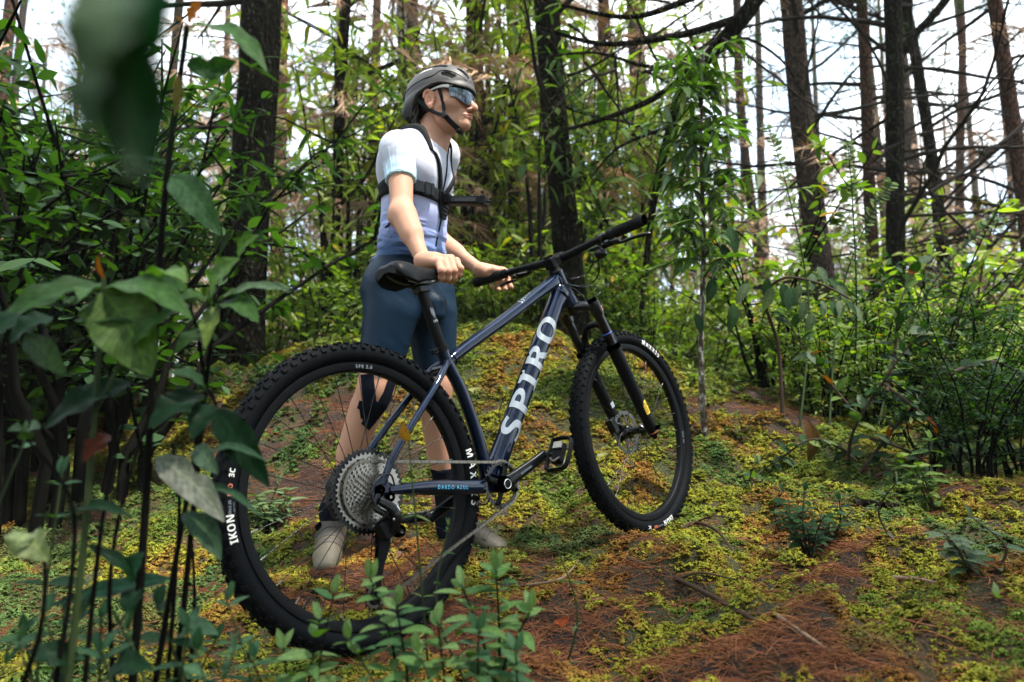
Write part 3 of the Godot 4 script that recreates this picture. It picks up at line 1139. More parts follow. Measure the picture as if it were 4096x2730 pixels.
	if front:
		tyre_text(w, "MAXXIS", 60.0, 0.020, M.white_print, 12)
		tyre_text(w, "IKON", -81.0, 0.019, M.white_print, 1)
		tyre_text(w, "EXO", -96.0, 0.0095, M.coral, 2)
		tyre_text(w, "29x2.20", -90.5, 0.006, M.letter_dim, 2)
		tyre_text(w, "3C", -103.0, 0.011, M.white_print, 1)
	else:
		tyre_text(w, "MAXXIS", -4.0, 0.0235, M.white_print, 18)
		tyre_text(w, "IKON", 182.5, 0.0175, M.white_print, 1)
		tyre_text(w, "EXO", 169.0, 0.010, M.coral, 2)
		tyre_text(w, "29x2.20", 175.0, 0.006, M.letter_dim, 2)
		tyre_text(w, "60 TPI", 175.0, 0.005, M.letter_dim, 2, false, 0.334)
		tyre_text(w, "3C", 163.0, 0.012, M.white_print, 1)

# a flat ring across z, with an optional wavy rim
func ring_plate(ro: float, ri: float, thick: float, seg: int, z: float, wave: float, lobes: int) -> MB:
	var m := MB.new()
	for s in [-1.0, 1.0]:
		var f := m.v.size()
		for i in seg + 1:
			var a := TAU * i / seg
			var wv := wave * sin(a * lobes)
			for r in [ri + wv, ro + wv]:
				m.put(Vector3(cos(a) * r, sin(a) * r, z + s * thick * 0.5), Vector3(0, 0, s), Vector2(a, r), Color.WHITE)
		for i in seg:
			m.quad(f + i * 2, f + i * 2 + 1, f + i * 2 + 3, f + i * 2 + 2)
	for k in 2:
		var f := m.v.size()
		for i in seg + 1:
			var a := TAU * i / seg
			var r: float = (ri if k == 0 else ro) + wave * sin(a * lobes)
			for s in [-0.5, 0.5]:
				m.put(Vector3(cos(a) * r, sin(a) * r, z + s * thick), Vector3(cos(a), sin(a), 0) * (1 if k else -1), Vector2(a, s), Color.WHITE)
		for i in seg:
			m.quad(f + i * 2, f + i * 2 + 1, f + i * 2 + 3, f + i * 2 + 2)
	return m

func gear(teeth: int, inner: float, thick: float, z: float, tall := 0.0048) -> MB:
	var m := MB.new()
	var r := teeth * 0.0127 / TAU
	var prof := []
	for i in teeth:
		for q in [[-0.5, -tall * 0.55], [-0.26, -tall * 0.5], [-0.12, tall * 0.5], [0.12, tall * 0.5], [0.26, -tall * 0.5]]:
			var a: float = TAU * (i + q[0]) / teeth
			prof.append([Vector2(cos(a), sin(a)), r + q[1]])
	var k := prof.size()
	for s in [-1.0, 1.0]:
		var f := m.v.size()
		for p in prof:
			m.put(Vector3(p[0].x * inner, p[0].y * inner, z + s * thick * 0.5), Vector3(0, 0, s), p[0], Color.WHITE)
			m.put(Vector3(p[0].x * p[1], p[0].y * p[1], z + s * thick * 0.5), Vector3(0, 0, s), p[0], Color.WHITE)
		for i in k:
			var j := (i + 1) % k
			m.quad(f + i * 2, f + i * 2 + 1, f + j * 2 + 1, f + j * 2)
	for w in 2:
		for i in k:
			var j := (i + 1) % k
			var a := Vector2(prof[i][0] * (prof[i][1] if w else inner))
			var b := Vector2(prof[j][0] * (prof[j][1] if w else inner))
			var e := (b - a).normalized()
			var nrm := Vector3(e.y, -e.x, 0) * (1 if w else -1)
			var f := m.v.size()
			for q in [[a, -0.5], [b, -0.5], [b, 0.5], [a, 0.5]]:
				m.put(Vector3(q[0].x, q[0].y, z + q[1] * thick), nrm, q[0], Color.WHITE)
			m.quad(f, f + 1, f + 2, f + 3)
	return m

func cassette(w: Node) -> void:
	var T := [51, 45, 39, 34, 30, 26, 23, 20, 17, 14, 12, 10]
	for i in 12:
		var inner: float = (T[i + 1] * 0.0127 / TAU - 0.0085) if i < 11 else 0.014
		var g := gear(T[i], maxf(inner, 0.016), 0.0019, 0.024 + 0.00365 * i)
		if i == 0:
			g = gear(T[i], inner - 0.004, 0.0022, 0.0235)
			for k in 8:
				var a := TAU * k / 8.0
				g.tube(PackedVector3Array([Vector3(cos(a) * 0.03, sin(a) * 0.03, 0.022), Vector3(cos(a + 0.25) * 0.09, sin(a + 0.25) * 0.09, 0.0225)]), [Vector2(0.006, 0.0012)], 6, Color.WHITE, true, Vector3(0, 0, 1))
		var so := obj("sprocket", g, M.gloss_black if i == 0 else M.steel, w)
		if i == 0:
			so.set_meta("kind", "stuff")
	# rivets between the sprockets
	var rv := MB.new()
	for i in range(1, 9):
		var r0: float = T[i] * 0.0127 / TAU - 0.0105
		var cnt := maxi(6, int(T[i] / 3.0))
		for k in cnt:
			var a := TAU * (k + 0.37 * i) / cnt
			rv.tube(PackedVector3Array([Vector3(cos(a) * r0, sin(a) * r0, 0.0235 + 0.00365 * i), Vector3(cos(a) * r0, sin(a) * r0, 0.0262 + 0.00365 * i)]), [0.0031, 0.003], 8)
	obj("sprocket_rivets", rv, M.gloss_black, w).set_meta("kind", "stuff")
	var lk := MB.new()
	lk.lathe([Vector2(0.010, 0.006), Vector2(0.013, 0.005), Vector2(0.0165, 0.002), Vector2(0.017, -0.004)], Vector3(0, 0, 0.066), Vector3(0, 0, 1), 24)
	obj("lock_ring", lk, M.silver, w)

func seat(bike: Node) -> void:
	var st := Vector3(-0.2399, 0.9708, 0)
	var fw := Vector3(0.9708, 0.2399, 0)
	var post := part("seat_post", bike)
	tube_part("post_tube", post, line(BB + st * 0.36, BB + st * 0.585, 3), [0.0158], M.matt_black, 22)
	var cl := MB.new()
	cl.box(BB + st * 0.592, Vector3(0.021, 0.012, 0.02), Basis(Vector3(0, 0, 1), 0.1), 0.006)
	cl.box(BB + st * 0.60 + Vector3(0, 0.006, 0), Vector3(0.024, 0.005, 0.029), Basis(Vector3(0, 0, 1), 0.05), 0.003)
	obj("saddle_clamp", cl, M.gloss_black, post).set_meta("kind", "stuff")
	var mk := MB.new()
	for k in 4:
		var rows := []
		for i in 2:
			var r := PackedVector3Array()
			for j in 4:
				var a := -0.35 + 0.19 * k + 0.07 * j / 3.0
				var u: float = 0.508 + [0.006, 0.0, -0.004, 0.004][k] + (0.03 - 0.006 * absf(k - 1.5)) * i
				r.append(BB + st * u + fw * (0.01605 * sin(a)) + Vector3(0, 0, 0.01605 * cos(a)))
			rows.append(r)
		mk.sheet(rows, false)
	obj("post_mark", mk, M.letter, post).set_meta("kind", "stuff")
	var to := func(p: Vector2) -> Array:
		var a := p.x / 0.016
		return [BB + st * (0.496 + p.y) + fw * (0.01605 * sin(a)) + Vector3(0, 0, 0.01605 * cos(a)), fw * sin(a) + Vector3(0, 0, cos(a))]
	obj("post_lettering", lettering("SPR", 0.007, to, 1, true), M.letter, post)
	var sc := part("seat_collar", bike)
	tube_part("collar_band", sc, line(BB + st * 0.408, BB + st * 0.423, 2), [0.0212, 0.0215, 0.0208], M.matt_black, 22)
	var lug := MB.new()
	lug.box(BB + st * 0.415 - fw * 0.027, Vector3(0.009, 0.007, 0.009), Basis(fw, st, Vector3(0, 0, 1)), 0.002)
	obj("collar_lug", lug, M.matt_black, sc)
	var bo := MB.new()
	bo.lathe([Vector2(0.0015, 0.002), Vector2(0.0025, 0.003), Vector2(0.004, 0.003), Vector2(0.0042, 0.0)], BB + st * 0.415 - fw * 0.027 + Vector3(0, 0, 0.009), Vector3(0, 0, 1), 12)
	obj("collar_bolt", bo, M.steel, sc)
	# saddle
	var sd := part("saddle", bike)
	sd.transform = Transform3D(Basis.from_scale(Vector3(0.74, 1.0, 0.86)), Vector3(0.094, 0, 0))
	var keys := [[0.093, 0.052, 0.944, 0.020], [0.100, 0.064, 0.953, 0.036], [0.118, 0.070, 0.957, 0.050], [0.145, 0.071, 0.957, 0.056], [0.175, 0.066, 0.954, 0.058], [0.205, 0.052, 0.950, 0.050], [0.235, 0.037, 0.947, 0.040], [0.265, 0.028, 0.945, 0.034], [0.30, 0.023, 0.944, 0.031], [0.33, 0.0205, 0.943, 0.028], [0.352, 0.018, 0.940, 0.022], [0.362, 0.011, 0.934, 0.012]]
	var top := []
	var base := []
	for k in keys:
		var r := PackedVector3Array()
		var b := PackedVector3Array()
		for j in 17:
			var u := -1.0 + 2.0 * j / 16.0
			var y: float = k[2] - k[3] * pow(absf(u), 2.6) - 0.004 * exp(-u * u * 18.0)
			var z: float = k[1] * sin(u * PI * 0.5) if absf(u) < 0.999 else k[1] * u
			r.append(Vector3(k[0], y, z))
		for j in range(16, -1, -1):
			var q := r[j]
			r.append(Vector3(q.x + (0.004 if k[0] < 0.2 else -0.003), lerpf(q.y, k[2] - k[3] * 0.9, 0.25) - 0.010, q.z * 0.93))
		top.append(r)
	var m := MB.new()
	m.sheet(top, true)
	m.fan(top[0], Vector3(-1, 0, 0))
	m.fan(top[-1], Vector3(1, 0, 0))
	obj("saddle_cover", m, M.saddle_cover, sd)
	for s in [1.0, -1.0]:
		tube_part("rail", sd, curve([Vector3(0.128, 0.925, 0.034 * s), Vector3(0.165, 0.908, 0.026 * s), Vector3(0.22, 0.900, 0.022 * s), Vector3(0.29, 0.901, 0.022 * s), Vector3(0.335, 0.918, 0.010 * s), Vector3(0.348, 0.928, 0.006 * s)], 16), [0.0035], M.dull_steel, 10)
	var uz := MB.new()
	uz.torus(Vector3(0.19, 0.895, 0.028), Vector3(0.2, 0.9, 0.3), 0.018, 0.0014, 0.0014, 20, 6, Color.WHITE, 0.4, 3.2)
	obj("rail_clip", uz, M.steel, sd)

func crank(bike: Node) -> void:
	var ck := part("crankset", bike)
	var Z := Vector3(0, 0, 1)
	var dir := Vector3(cos(0.329), sin(0.329), 0)
	var ring := gear(32, 0.054, 0.0034, 0.050, 0.007)
	var rg := MB.new()
	rg.add(ring, Transform3D(Basis(), BB))
	obj("chainring", rg, M.gloss_black, ck)
	for k in 4:
		var a := 0.329 + PI * 0.25 + PI * 0.5 * k
		tube_part("spider_arm", ck, line(BB + Vector3(cos(a) * 0.018, sin(a) * 0.018, 0.055), BB + Vector3(cos(a) * 0.057, sin(a) * 0.057, 0.053), 4), [Vector2(0.011, 0.005), Vector2(0.009, 0.0045), Vector2(0.008, 0.004), Vector2(0.009, 0.004), Vector2(0.010, 0.0035)], M.matt_black, 12, Z)
		var bl := MB.new()
		bl.lathe([Vector2(0.0, 0.004), Vector2(0.003, 0.005), Vector2(0.0045, 0.004), Vector2(0.005, 0.0)], BB + Vector3(cos(a) * 0.057, sin(a) * 0.057, 0.0565), Z, 12)
		obj("ring_bolt", bl, M.gloss_black, ck)
	for s in [1.0, -1.0]:
		var d: Vector3 = dir * s
		var arm := MB.new()
		arm.tube(curve([BB + d * -0.006 + Z * (0.062 * s), BB + d * 0.03 + Z * (0.066 * s), BB + d * 0.09 + Z * (0.072 * s), BB + d * 0.15 + Z * (0.078 * s), BB + d * 0.182 + Z * (0.080 * s)], 16), [Vector2(0.022, 0.010), Vector2(0.023, 0.011), Vector2(0.022, 0.0115), Vector2(0.0205, 0.0115), Vector2(0.019, 0.0115), Vector2(0.018, 0.011), Vector2(0.0175, 0.011), Vector2(0.017, 0.0105), Vector2(0.0165, 0.0105), Vector2(0.016, 0.010), Vector2(0.0155, 0.010), Vector2(0.0155, 0.010), Vector2(0.0155, 0.010), Vector2(0.016, 0.010), Vector2(0.0165, 0.010), Vector2(0.016, 0.0095), Vector2(0.012, 0.008)], 18, Color.WHITE, true, Z, 0.75)
		obj("crank_arm", arm, M.gloss_black, ck)
		var boss := MB.new()
		boss.lathe([Vector2(0.0125, 0.012), Vector2(0.0155, 0.013), Vector2(0.021, 0.011), Vector2(0.0235, 0.004), Vector2(0.024, -0.016)], BB + Z * (0.064 * s), Z * s, 28)
		obj("crank_boss", boss, M.gloss_black, ck)
		var rgs := MB.new()
		rgs.torus(BB + Z * (0.0768 * s), Z, 0.0128, 0.0016, 0.0014, 28, 8)
		obj("spindle_ring", rgs, M.silver, ck)
		var hole := MB.new()
		hole.lathe([Vector2(0.0, -0.004), Vector2(0.0115, -0.004), Vector2(0.0125, 0.0)], BB + Z * (0.077 * s), Z * s, 24)
		obj("spindle_bore", hole, M.matt_black, ck)
		pedal(bike, BB + d * 0.172 + Z * (0.087 * s), s, dir)
	var to := func(p: Vector2) -> Array:
		var q := BB + dir * (0.082 + p.x) + Vector3(-dir.y, dir.x, 0) * p.y
		return [q + Z * (0.0715 + 0.0110 + p.x * 0.09), Z]
	obj("crank_lettering", lettering("SHIMANO", 0.0075, to, 1, false, 1), M.letter, ck)

func pedal(bike: Node, o: Vector3, s: float, dir: Vector3) -> void:
	var pd := part("pedal", bike)
	var Z := Vector3(0, 0, s)
	var ex := Vector3(cos(1.0), sin(1.0), 0) if s > 0 else Vector3(0.99, -0.05, 0).normalized()
	var ey := Vector3(-ex.y, ex.x, 0)
	tube_part("pedal_spindle", pd, line(o, o + Z * 0.07, 4), [0.0075, 0.0085, 0.0085, 0.008, 0.007], M.gloss_black, 14)
	var cage := MB.new()
	var c := o + Z * 0.052
	cage.tube(curve([c + ex * 0.047 - Z * 0.034, c + ex * 0.05 + Z * 0.0, c + ex * 0.043 + Z * 0.035, c + Z * 0.042, c - ex * 0.043 + Z * 0.035, c - ex * 0.05, c - ex * 0.047 - Z * 0.034, c - Z * 0.036, c + ex * 0.047 - Z * 0.034], 32), [Vector2(0.005, 0.0085)], 10, Color.WHITE, false, ey)
	obj("pedal_cage", cage, M.matt_black, pd)
	var body := MB.new()
	body.box(c, Vector3(0.031, 0.009, 0.022), Basis(ex, ey, ex.cross(ey)), 0.005)
	obj("pedal_body", body, M.matt_black, pd)
	for f in [1.0, -1.0]:
		var cl := MB.new()
		cl.box(c + ey * (0.0125 * f) + ex * (0.022 * f), Vector3(0.012, 0.004, 0.017), Basis(ex, ey, ex.cross(ey)), 0.003)
		cl.tube(curve([c + ey * (0.012 * f) - ex * (0.018 * f) + Z * 0.018, c + ey * (0.015 * f) - ex * (0.03 * f), c + ey * (0.012 * f) - ex * (0.018 * f) - Z * 0.018], 8), [0.0035], 8)
		obj("cleat_clip", cl, M.steel, pd).set_meta("kind", "stuff")

func chain(bike: Node) -> void:
	var ch := part("chain", bike)
	var path := PackedVector3Array()
	var c0 := Vector2(0, WR)
	var r0 := 0.0755
	var arc := func(c: Vector2, r: float, a: float, b: float, z0: float, z1: float, k: int) -> void:
		for i in k + 1:
			var t := float(i) / k
			var g := lerpf(a, b, t)
			path.append(Vector3(c.x + r * cos(g), c.y + r * sin(g), lerpf(z0, z1, t)))
	arc.call(c0, r0, 1.75, 5.1, 0.0345, 0.0345, 30)
	arc.call(Vector2(0.016, 0.254), 0.021, 0.35, -0.5, 0.036, 0.036, 8)
	arc.call(Vector2(-0.031, 0.124), 0.021, 2.75, 5.2, 0.036, 0.036, 14)
	arc.call(Vector2(BB.x, BB.y), 0.0655, -1.05, 1.75, 0.050, 0.050, 26)
	path.append(path[0])
	var links := []
	for inner in 2:
		var b := MB.new()
		for s in [-1.0, 1.0]:
			var z: float = s * (0.0017 if inner else 0.0028)
			var ol := PackedVector2Array()
			for e in [[-0.00635, PI * 0.5], [0.00635, -PI * 0.5]]:
				for j in 5:
					var a: float = e[1] + PI * j / 4.0
					ol.append(Vector2(e[0] + cos(a) * 0.0042, sin(a) * 0.0042))
				ol.append(Vector2(0, sin(e[1] + PI) * 0.0029))
			b.slab(ol, Vector3(0, 0, z), Vector3.RIGHT, Vector3.UP, Vector3(0, 0, 1), 0.0010)
		b.tube(PackedVector3Array([Vector3(-0.00635, 0, -0.003), Vector3(-0.00635, 0, 0.003)]), [0.0034], 8)
		b.tube(PackedVector3Array([Vector3(0.00635, 0, -0.003), Vector3(0.00635, 0, 0.003)]), [0.0034], 8)
		links.append(b.mesh())
	var left := 0.0
	var n := 0
	for i in path.size() - 1:
		var a := path[i]
		var b := path[i + 1]
		var l := a.distance_to(b)
		while left < l:
			var p := a.lerp(b, left / l)
			var q := p + (b - a).normalized() * 0.004
			var ex := (q - p).normalized()
			var ez := (Vector3(0, 0, 1) - ex * ex.z).normalized()
			var o := obj("link", links[n % 2], M.chain_steel, ch)
			o.transform = Transform3D(Basis(ex, ez.cross(ex), ez), p)
			n += 1
			left += 0.0127
		left -= l

func derailleur(bike: Node) -> void:
	var d := part("rear_derailleur", bike)
	var Z := Vector3(0, 0, 1)
	var up := Vector2(0.016, 0.254)
	var low := Vector2(-0.031, 0.124)
	var hg := MB.new()
	hg.tube(curve([Vector3(-0.004, 0.362, 0.074), Vector3(-0.022, 0.335, 0.076), Vector3(-0.01, 0.318, 0.082), Vector3(0.012, 0.305, 0.084)], 12), [Vector2(0.008, 0.005)], 12, Color.WHITE, true, Z)
	obj("hanger_arm", hg, M.gloss_black, d)
	var bd := MB.new()
	bd.tube(curve([Vector3(-0.012, 0.345, 0.082), Vector3(0.014, 0.322, 0.092), Vector3(0.022, 0.295, 0.092), Vector3(0.018, 0.268, 0.078)], 14), [Vector2(0.008, 0.007), Vector2(0.009, 0.008), Vector2(0.010, 0.009), Vector2(0.011, 0.009), Vector2(0.011, 0.010), Vector2(0.012, 0.010), Vector2(0.012, 0.010)], 14, Color.WHITE, true, Z, 0.6)
	obj("linkage", bd, M.gloss_black, d)
	var body := MB.new()
	body.box(Vector3(0.004, 0.276, 0.068), Vector3(0.021, 0.024, 0.015), Basis(Z, 0.35), 0.007)
	obj("spring_body", body, M.matt_black, d)
	var b1 := MB.new()
	b1.lathe([Vector2(0.004, 0.002), Vector2(0.005, 0.005), Vector2(0.0105, 0.005), Vector2(0.012, 0.002), Vector2(0.012, -0.006)], Vector3(0.018, 0.348, 0.086), Z, 20)
	obj("mounting_bolt", b1, M.silver, d)
	var b2 := MB.new()
	b2.tube(curve([Vector3(0.008, 0.297, 0.098), Vector3(0.024, 0.298, 0.099), Vector3(0.028, 0.315, 0.099), Vector3(0.022, 0.326, 0.098)], 10), [Vector2(0.0035, 0.0025)], 8, Color.WHITE, true, Z)
	obj("cable_guide", b2, M.silver, d)
	for s in 2:
		var bo := MB.new()
		bo.lathe([Vector2(0.001, 0.001), Vector2(0.0025, 0.003), Vector2(0.0035, 0.002), Vector2(0.0035, -0.004)], Vector3(-0.012 + 0.012 * s, 0.312 + 0.004 * s, 0.092), Z, 10)
		obj("limit_screw", bo, M.steel, d)
	var cl := MB.new()
	cl.lathe([Vector2(0.0, 0.012), Vector2(0.012, 0.012), Vector2(0.015, 0.008), Vector2(0.016, -0.008)], Vector3(0.046, 0.262, 0.062), Z, 20)
	obj("clutch_cover", cl, M.gloss_black, d)
	var axis := (low - up).normalized()
	var sd := Vector2(-axis.y, axis.x)
	for z in [0.0445, 0.0275]:
		var cg := MB.new()
		var ol := PackedVector2Array()
		for q in [[-0.012, -0.011], [0.0, -0.017], [0.03, -0.012], [0.07, -0.008], [0.11, -0.009], [0.135, -0.016], [0.152, -0.010], [0.154, 0.008], [0.14, 0.015], [0.10, 0.006], [0.06, 0.009], [0.02, 0.018], [-0.008, 0.014]]:
			ol.append(up + axis * q[0] + sd * q[1])
		cg.slab(ol, Vector3(0, 0, z), Vector3.RIGHT, Vector3.UP, Z, 0.0022)
		obj("cage_plate", cg, M.matt_black, d)
	for c in [up, low]:
		var jw := MB.new()
		jw.add(gear(13 if c == up else 14, 0.006, 0.0022, 0.036), Transform3D(Basis(), Vector3(c.x, c.y, 0)))
		obj("jockey_wheel", jw, M.matt_black, d)
		var jb := MB.new()
		jb.lathe([Vector2(0.0, 0.003), Vector2(0.003, 0.003), Vector2(0.0045, 0.0), Vector2(0.0045, -0.02)], Vector3(c.x, c.y, 0.0475), Z, 12)
		obj("jockey_bolt", jb, M.dull_steel, d)

func cables(bike: Node) -> void:
	var c := part("cables", bike)
	c.name = "cable_run"
	var w := func(called: String, pts: Array, r: float) -> void:
		tube_part(called, c, curve(pts, 28), [r], M.gloss_black, 8)
	w.call("brake_hose", [Vector3(0.884, 0.991, -0.135), Vector3(0.895, 0.985, -0.09), Vector3(0.905, 0.965, -0.05), Vector3(0.915, 0.94, -0.03), Vector3(0.905, 0.915, -0.02)], 0.0026)
	w.call("brake_hose", [Vector3(0.895, 0.993, 0.135), Vector3(0.955, 0.975, 0.11), Vector3(0.985, 0.945, 0.06), Vector3(0.965, 0.93, 0.03), Vector3(0.925, 0.925, 0.022)], 0.0026)
	w.call("gear_cable", [Vector3(0.905, 0.955, 0.165), Vector3(0.93, 0.915, 0.14), Vector3(0.955, 0.895, 0.085), Vector3(0.94, 0.895, 0.04), Vector3(0.905, 0.905, 0.024)], 0.0024)
	w.call("lockout_cable", [Vector3(0.89, 0.905, 0.028), Vector3(0.945, 0.89, 0.045), Vector3(1.0, 0.892, 0.06), Vector3(1.02, 0.87, 0.066), Vector3(0.99, 0.853, 0.066)], 0.0022)
	w.call("brake_hose", [Vector3(0.90, 0.90, 0.026), Vector3(0.955, 0.87, 0.03), Vector3(1.01, 0.82, 0.01), Vector3(1.03, 0.74, -0.03), Vector3(1.075, 0.58, -0.055), Vector3(1.12, 0.46, -0.05)], 0.0024)
	w.call("gear_cable", [Vector3(0.04, 0.372, 0.078), Vector3(0.03, 0.40, 0.082), Vector3(-0.005, 0.40, 0.088), Vector3(-0.035, 0.37, 0.09), Vector3(-0.03, 0.335, 0.09)], 0.0024)
	w.call("gear_cable", [BB + Vector3(-0.02, -0.03, 0.02), BB + Vector3(-0.05, -0.045, 0.03), BB + Vector3(-0.085, -0.035, 0.035), BB + Vector3(-0.10, -0.01, 0.04)], 0.0024)

# ---------------------------------------------------------------- the rider
var J := {}
var FRONT := Vector3(0.94, 0, 0.34)
var RIGHT := Vector3(-0.34, 0, 0.94)
var fold := FastNoiseLite.new()

func torso_bones(f: Field) -> void:
	f.cap(J.pelvis, J.waist, 0.102, 0.086, 0.035, J.hip_side, 1.32)
	f.cap(J.waist, J.ribs, 0.086, 0.088, 0.03, RIGHT, 1.42)
	f.cap(J.ribs, J.chest, 0.088, 0.095, 0.03, RIGHT, 1.46)
	f.cap(J.chest, J.upper, 0.093, 0.058, 0.03, RIGHT, 1.48)
	for s in [[J.sho_r, 0.049], [J.sho_l, 0.049]]:
		f.cap(J.upper + Vector3(0, 0.018, 0), s[0], 0.050, s[1], 0.06)
	f.cap(J.chest + FRONT * 0.05 + RIGHT * 0.07, J.chest + FRONT * 0.055 + RIGHT * 0.05 + Vector3(0, 0.02, 0), 0.048, 0.042, 0.05)
	f.cap(J.chest + FRONT * 0.05 - RIGHT * 0.07, J.chest + FRONT * 0.055 - RIGHT * 0.05 + Vector3(0, 0.02, 0), 0.048, 0.042, 0.05)
	f.cap(J.upper - FRONT * 0.03, J.chest - FRONT * 0.035, 0.054, 0.062, 0.04, RIGHT, 1.6)

func neck_bones(f: Field, r: float) -> void:
	f.cap(J.upper + Vector3(0, 0.0, 0), J.neck, r + 0.008, r, 0.05)
	f.cap(J.neck, J.skull, r, r - 0.002, 0.03)

func hip_bones(f: Field) -> void:
	f.cap(J.glute_r, J.glute_r + Vector3(0, 0.02, 0), 0.086, 0.08, 0.05)
	f.cap(J.glute_l, J.glute_l + Vector3(0, 0.02, 0), 0.084, 0.08, 0.05)
	f.cap(J.groin, J.groin + Vector3(0.006, -0.035, 0.004), 0.034, 0.026, 0.05)

func leg_bones(f: Field, s: String) -> void:
	f.cap(J["hip_" + s], J["knee_" + s], 0.088, 0.054, 0.05)
	f.cap(J["hip_" + s].lerp(J["knee_" + s], 0.25) + J.leg_front * 0.02, J["hip_" + s].lerp(J["knee_" + s], 0.75) + J.leg_front * 0.012, 0.064, 0.051, 0.05)
	f.cap(J["knee_" + s], J["ankle_" + s], 0.047, 0.034, 0.04)
	f.cap(J["knee_" + s] + J.leg_front * 0.022, J["knee_" + s] + J.leg_front * 0.02 - Vector3(0, 0.05, 0), 0.038, 0.032, 0.03)
	f.cap(J["knee_" + s].lerp(J["ankle_" + s], 0.16) - J.leg_front * 0.018, J["knee_" + s].lerp(J["ankle_" + s], 0.52) - J.leg_front * 0.016, 0.045, 0.036, 0.04)

func arm_bones(f: Field, s: String) -> void:
	f.cap(J["sho_" + s], J["elbow_" + s], 0.0455, 0.034, 0.03)
	f.cap(J["elbow_" + s], J["wrist_" + s], 0.034, 0.0232, 0.02)
	f.cap(J["elbow_" + s].lerp(J["wrist_" + s], 0.12), J["elbow_" + s].lerp(J["wrist_" + s], 0.45), 0.0355, 0.0305, 0.03)
	f.cap(J["elbow_" + s] + J["point_" + s] * 0.012, J["elbow_" + s] + J["point_" + s] * 0.018, 0.031, 0.029, 0.02)

func skin_tone(p: Vector3, n: Vector3) -> Color:
	var k := fold.get_noise_3dv(p * 9.0) * 0.05 + fold.get_noise_3dv(p * 60.0) * 0.03
	return Color(0.43 * (1.0 + k), 0.232 * (1.0 + k * 1.3), 0.155 * (1.0 + k * 1.5))

func jersey_tone(p: Vector3, n: Vector3) -> Color:
	var t := clampf((at(950, 600, 2.43).y - p.y) / (at(950, 600, 2.43).y - at(950, 400, 2.43).y) * -1.0 + 0.0, -1.0, 2.0)
	t = (p.y - J.hem.y) / (J.dye_top - J.hem.y)
	var blue := Color(0.045, 0.10, 0.25)
	var mid := Color(0.24, 0.29, 0.54)
	var white := Color(0.44, 0.452, 0.55)
	var c := blue.lerp(mid, smoothstep(0.06, 0.48, t)).lerp(white, smoothstep(0.36, 1.2, t))
	if t < 0.13:
		c = Color(0.032, 0.082, 0.215)
	return c

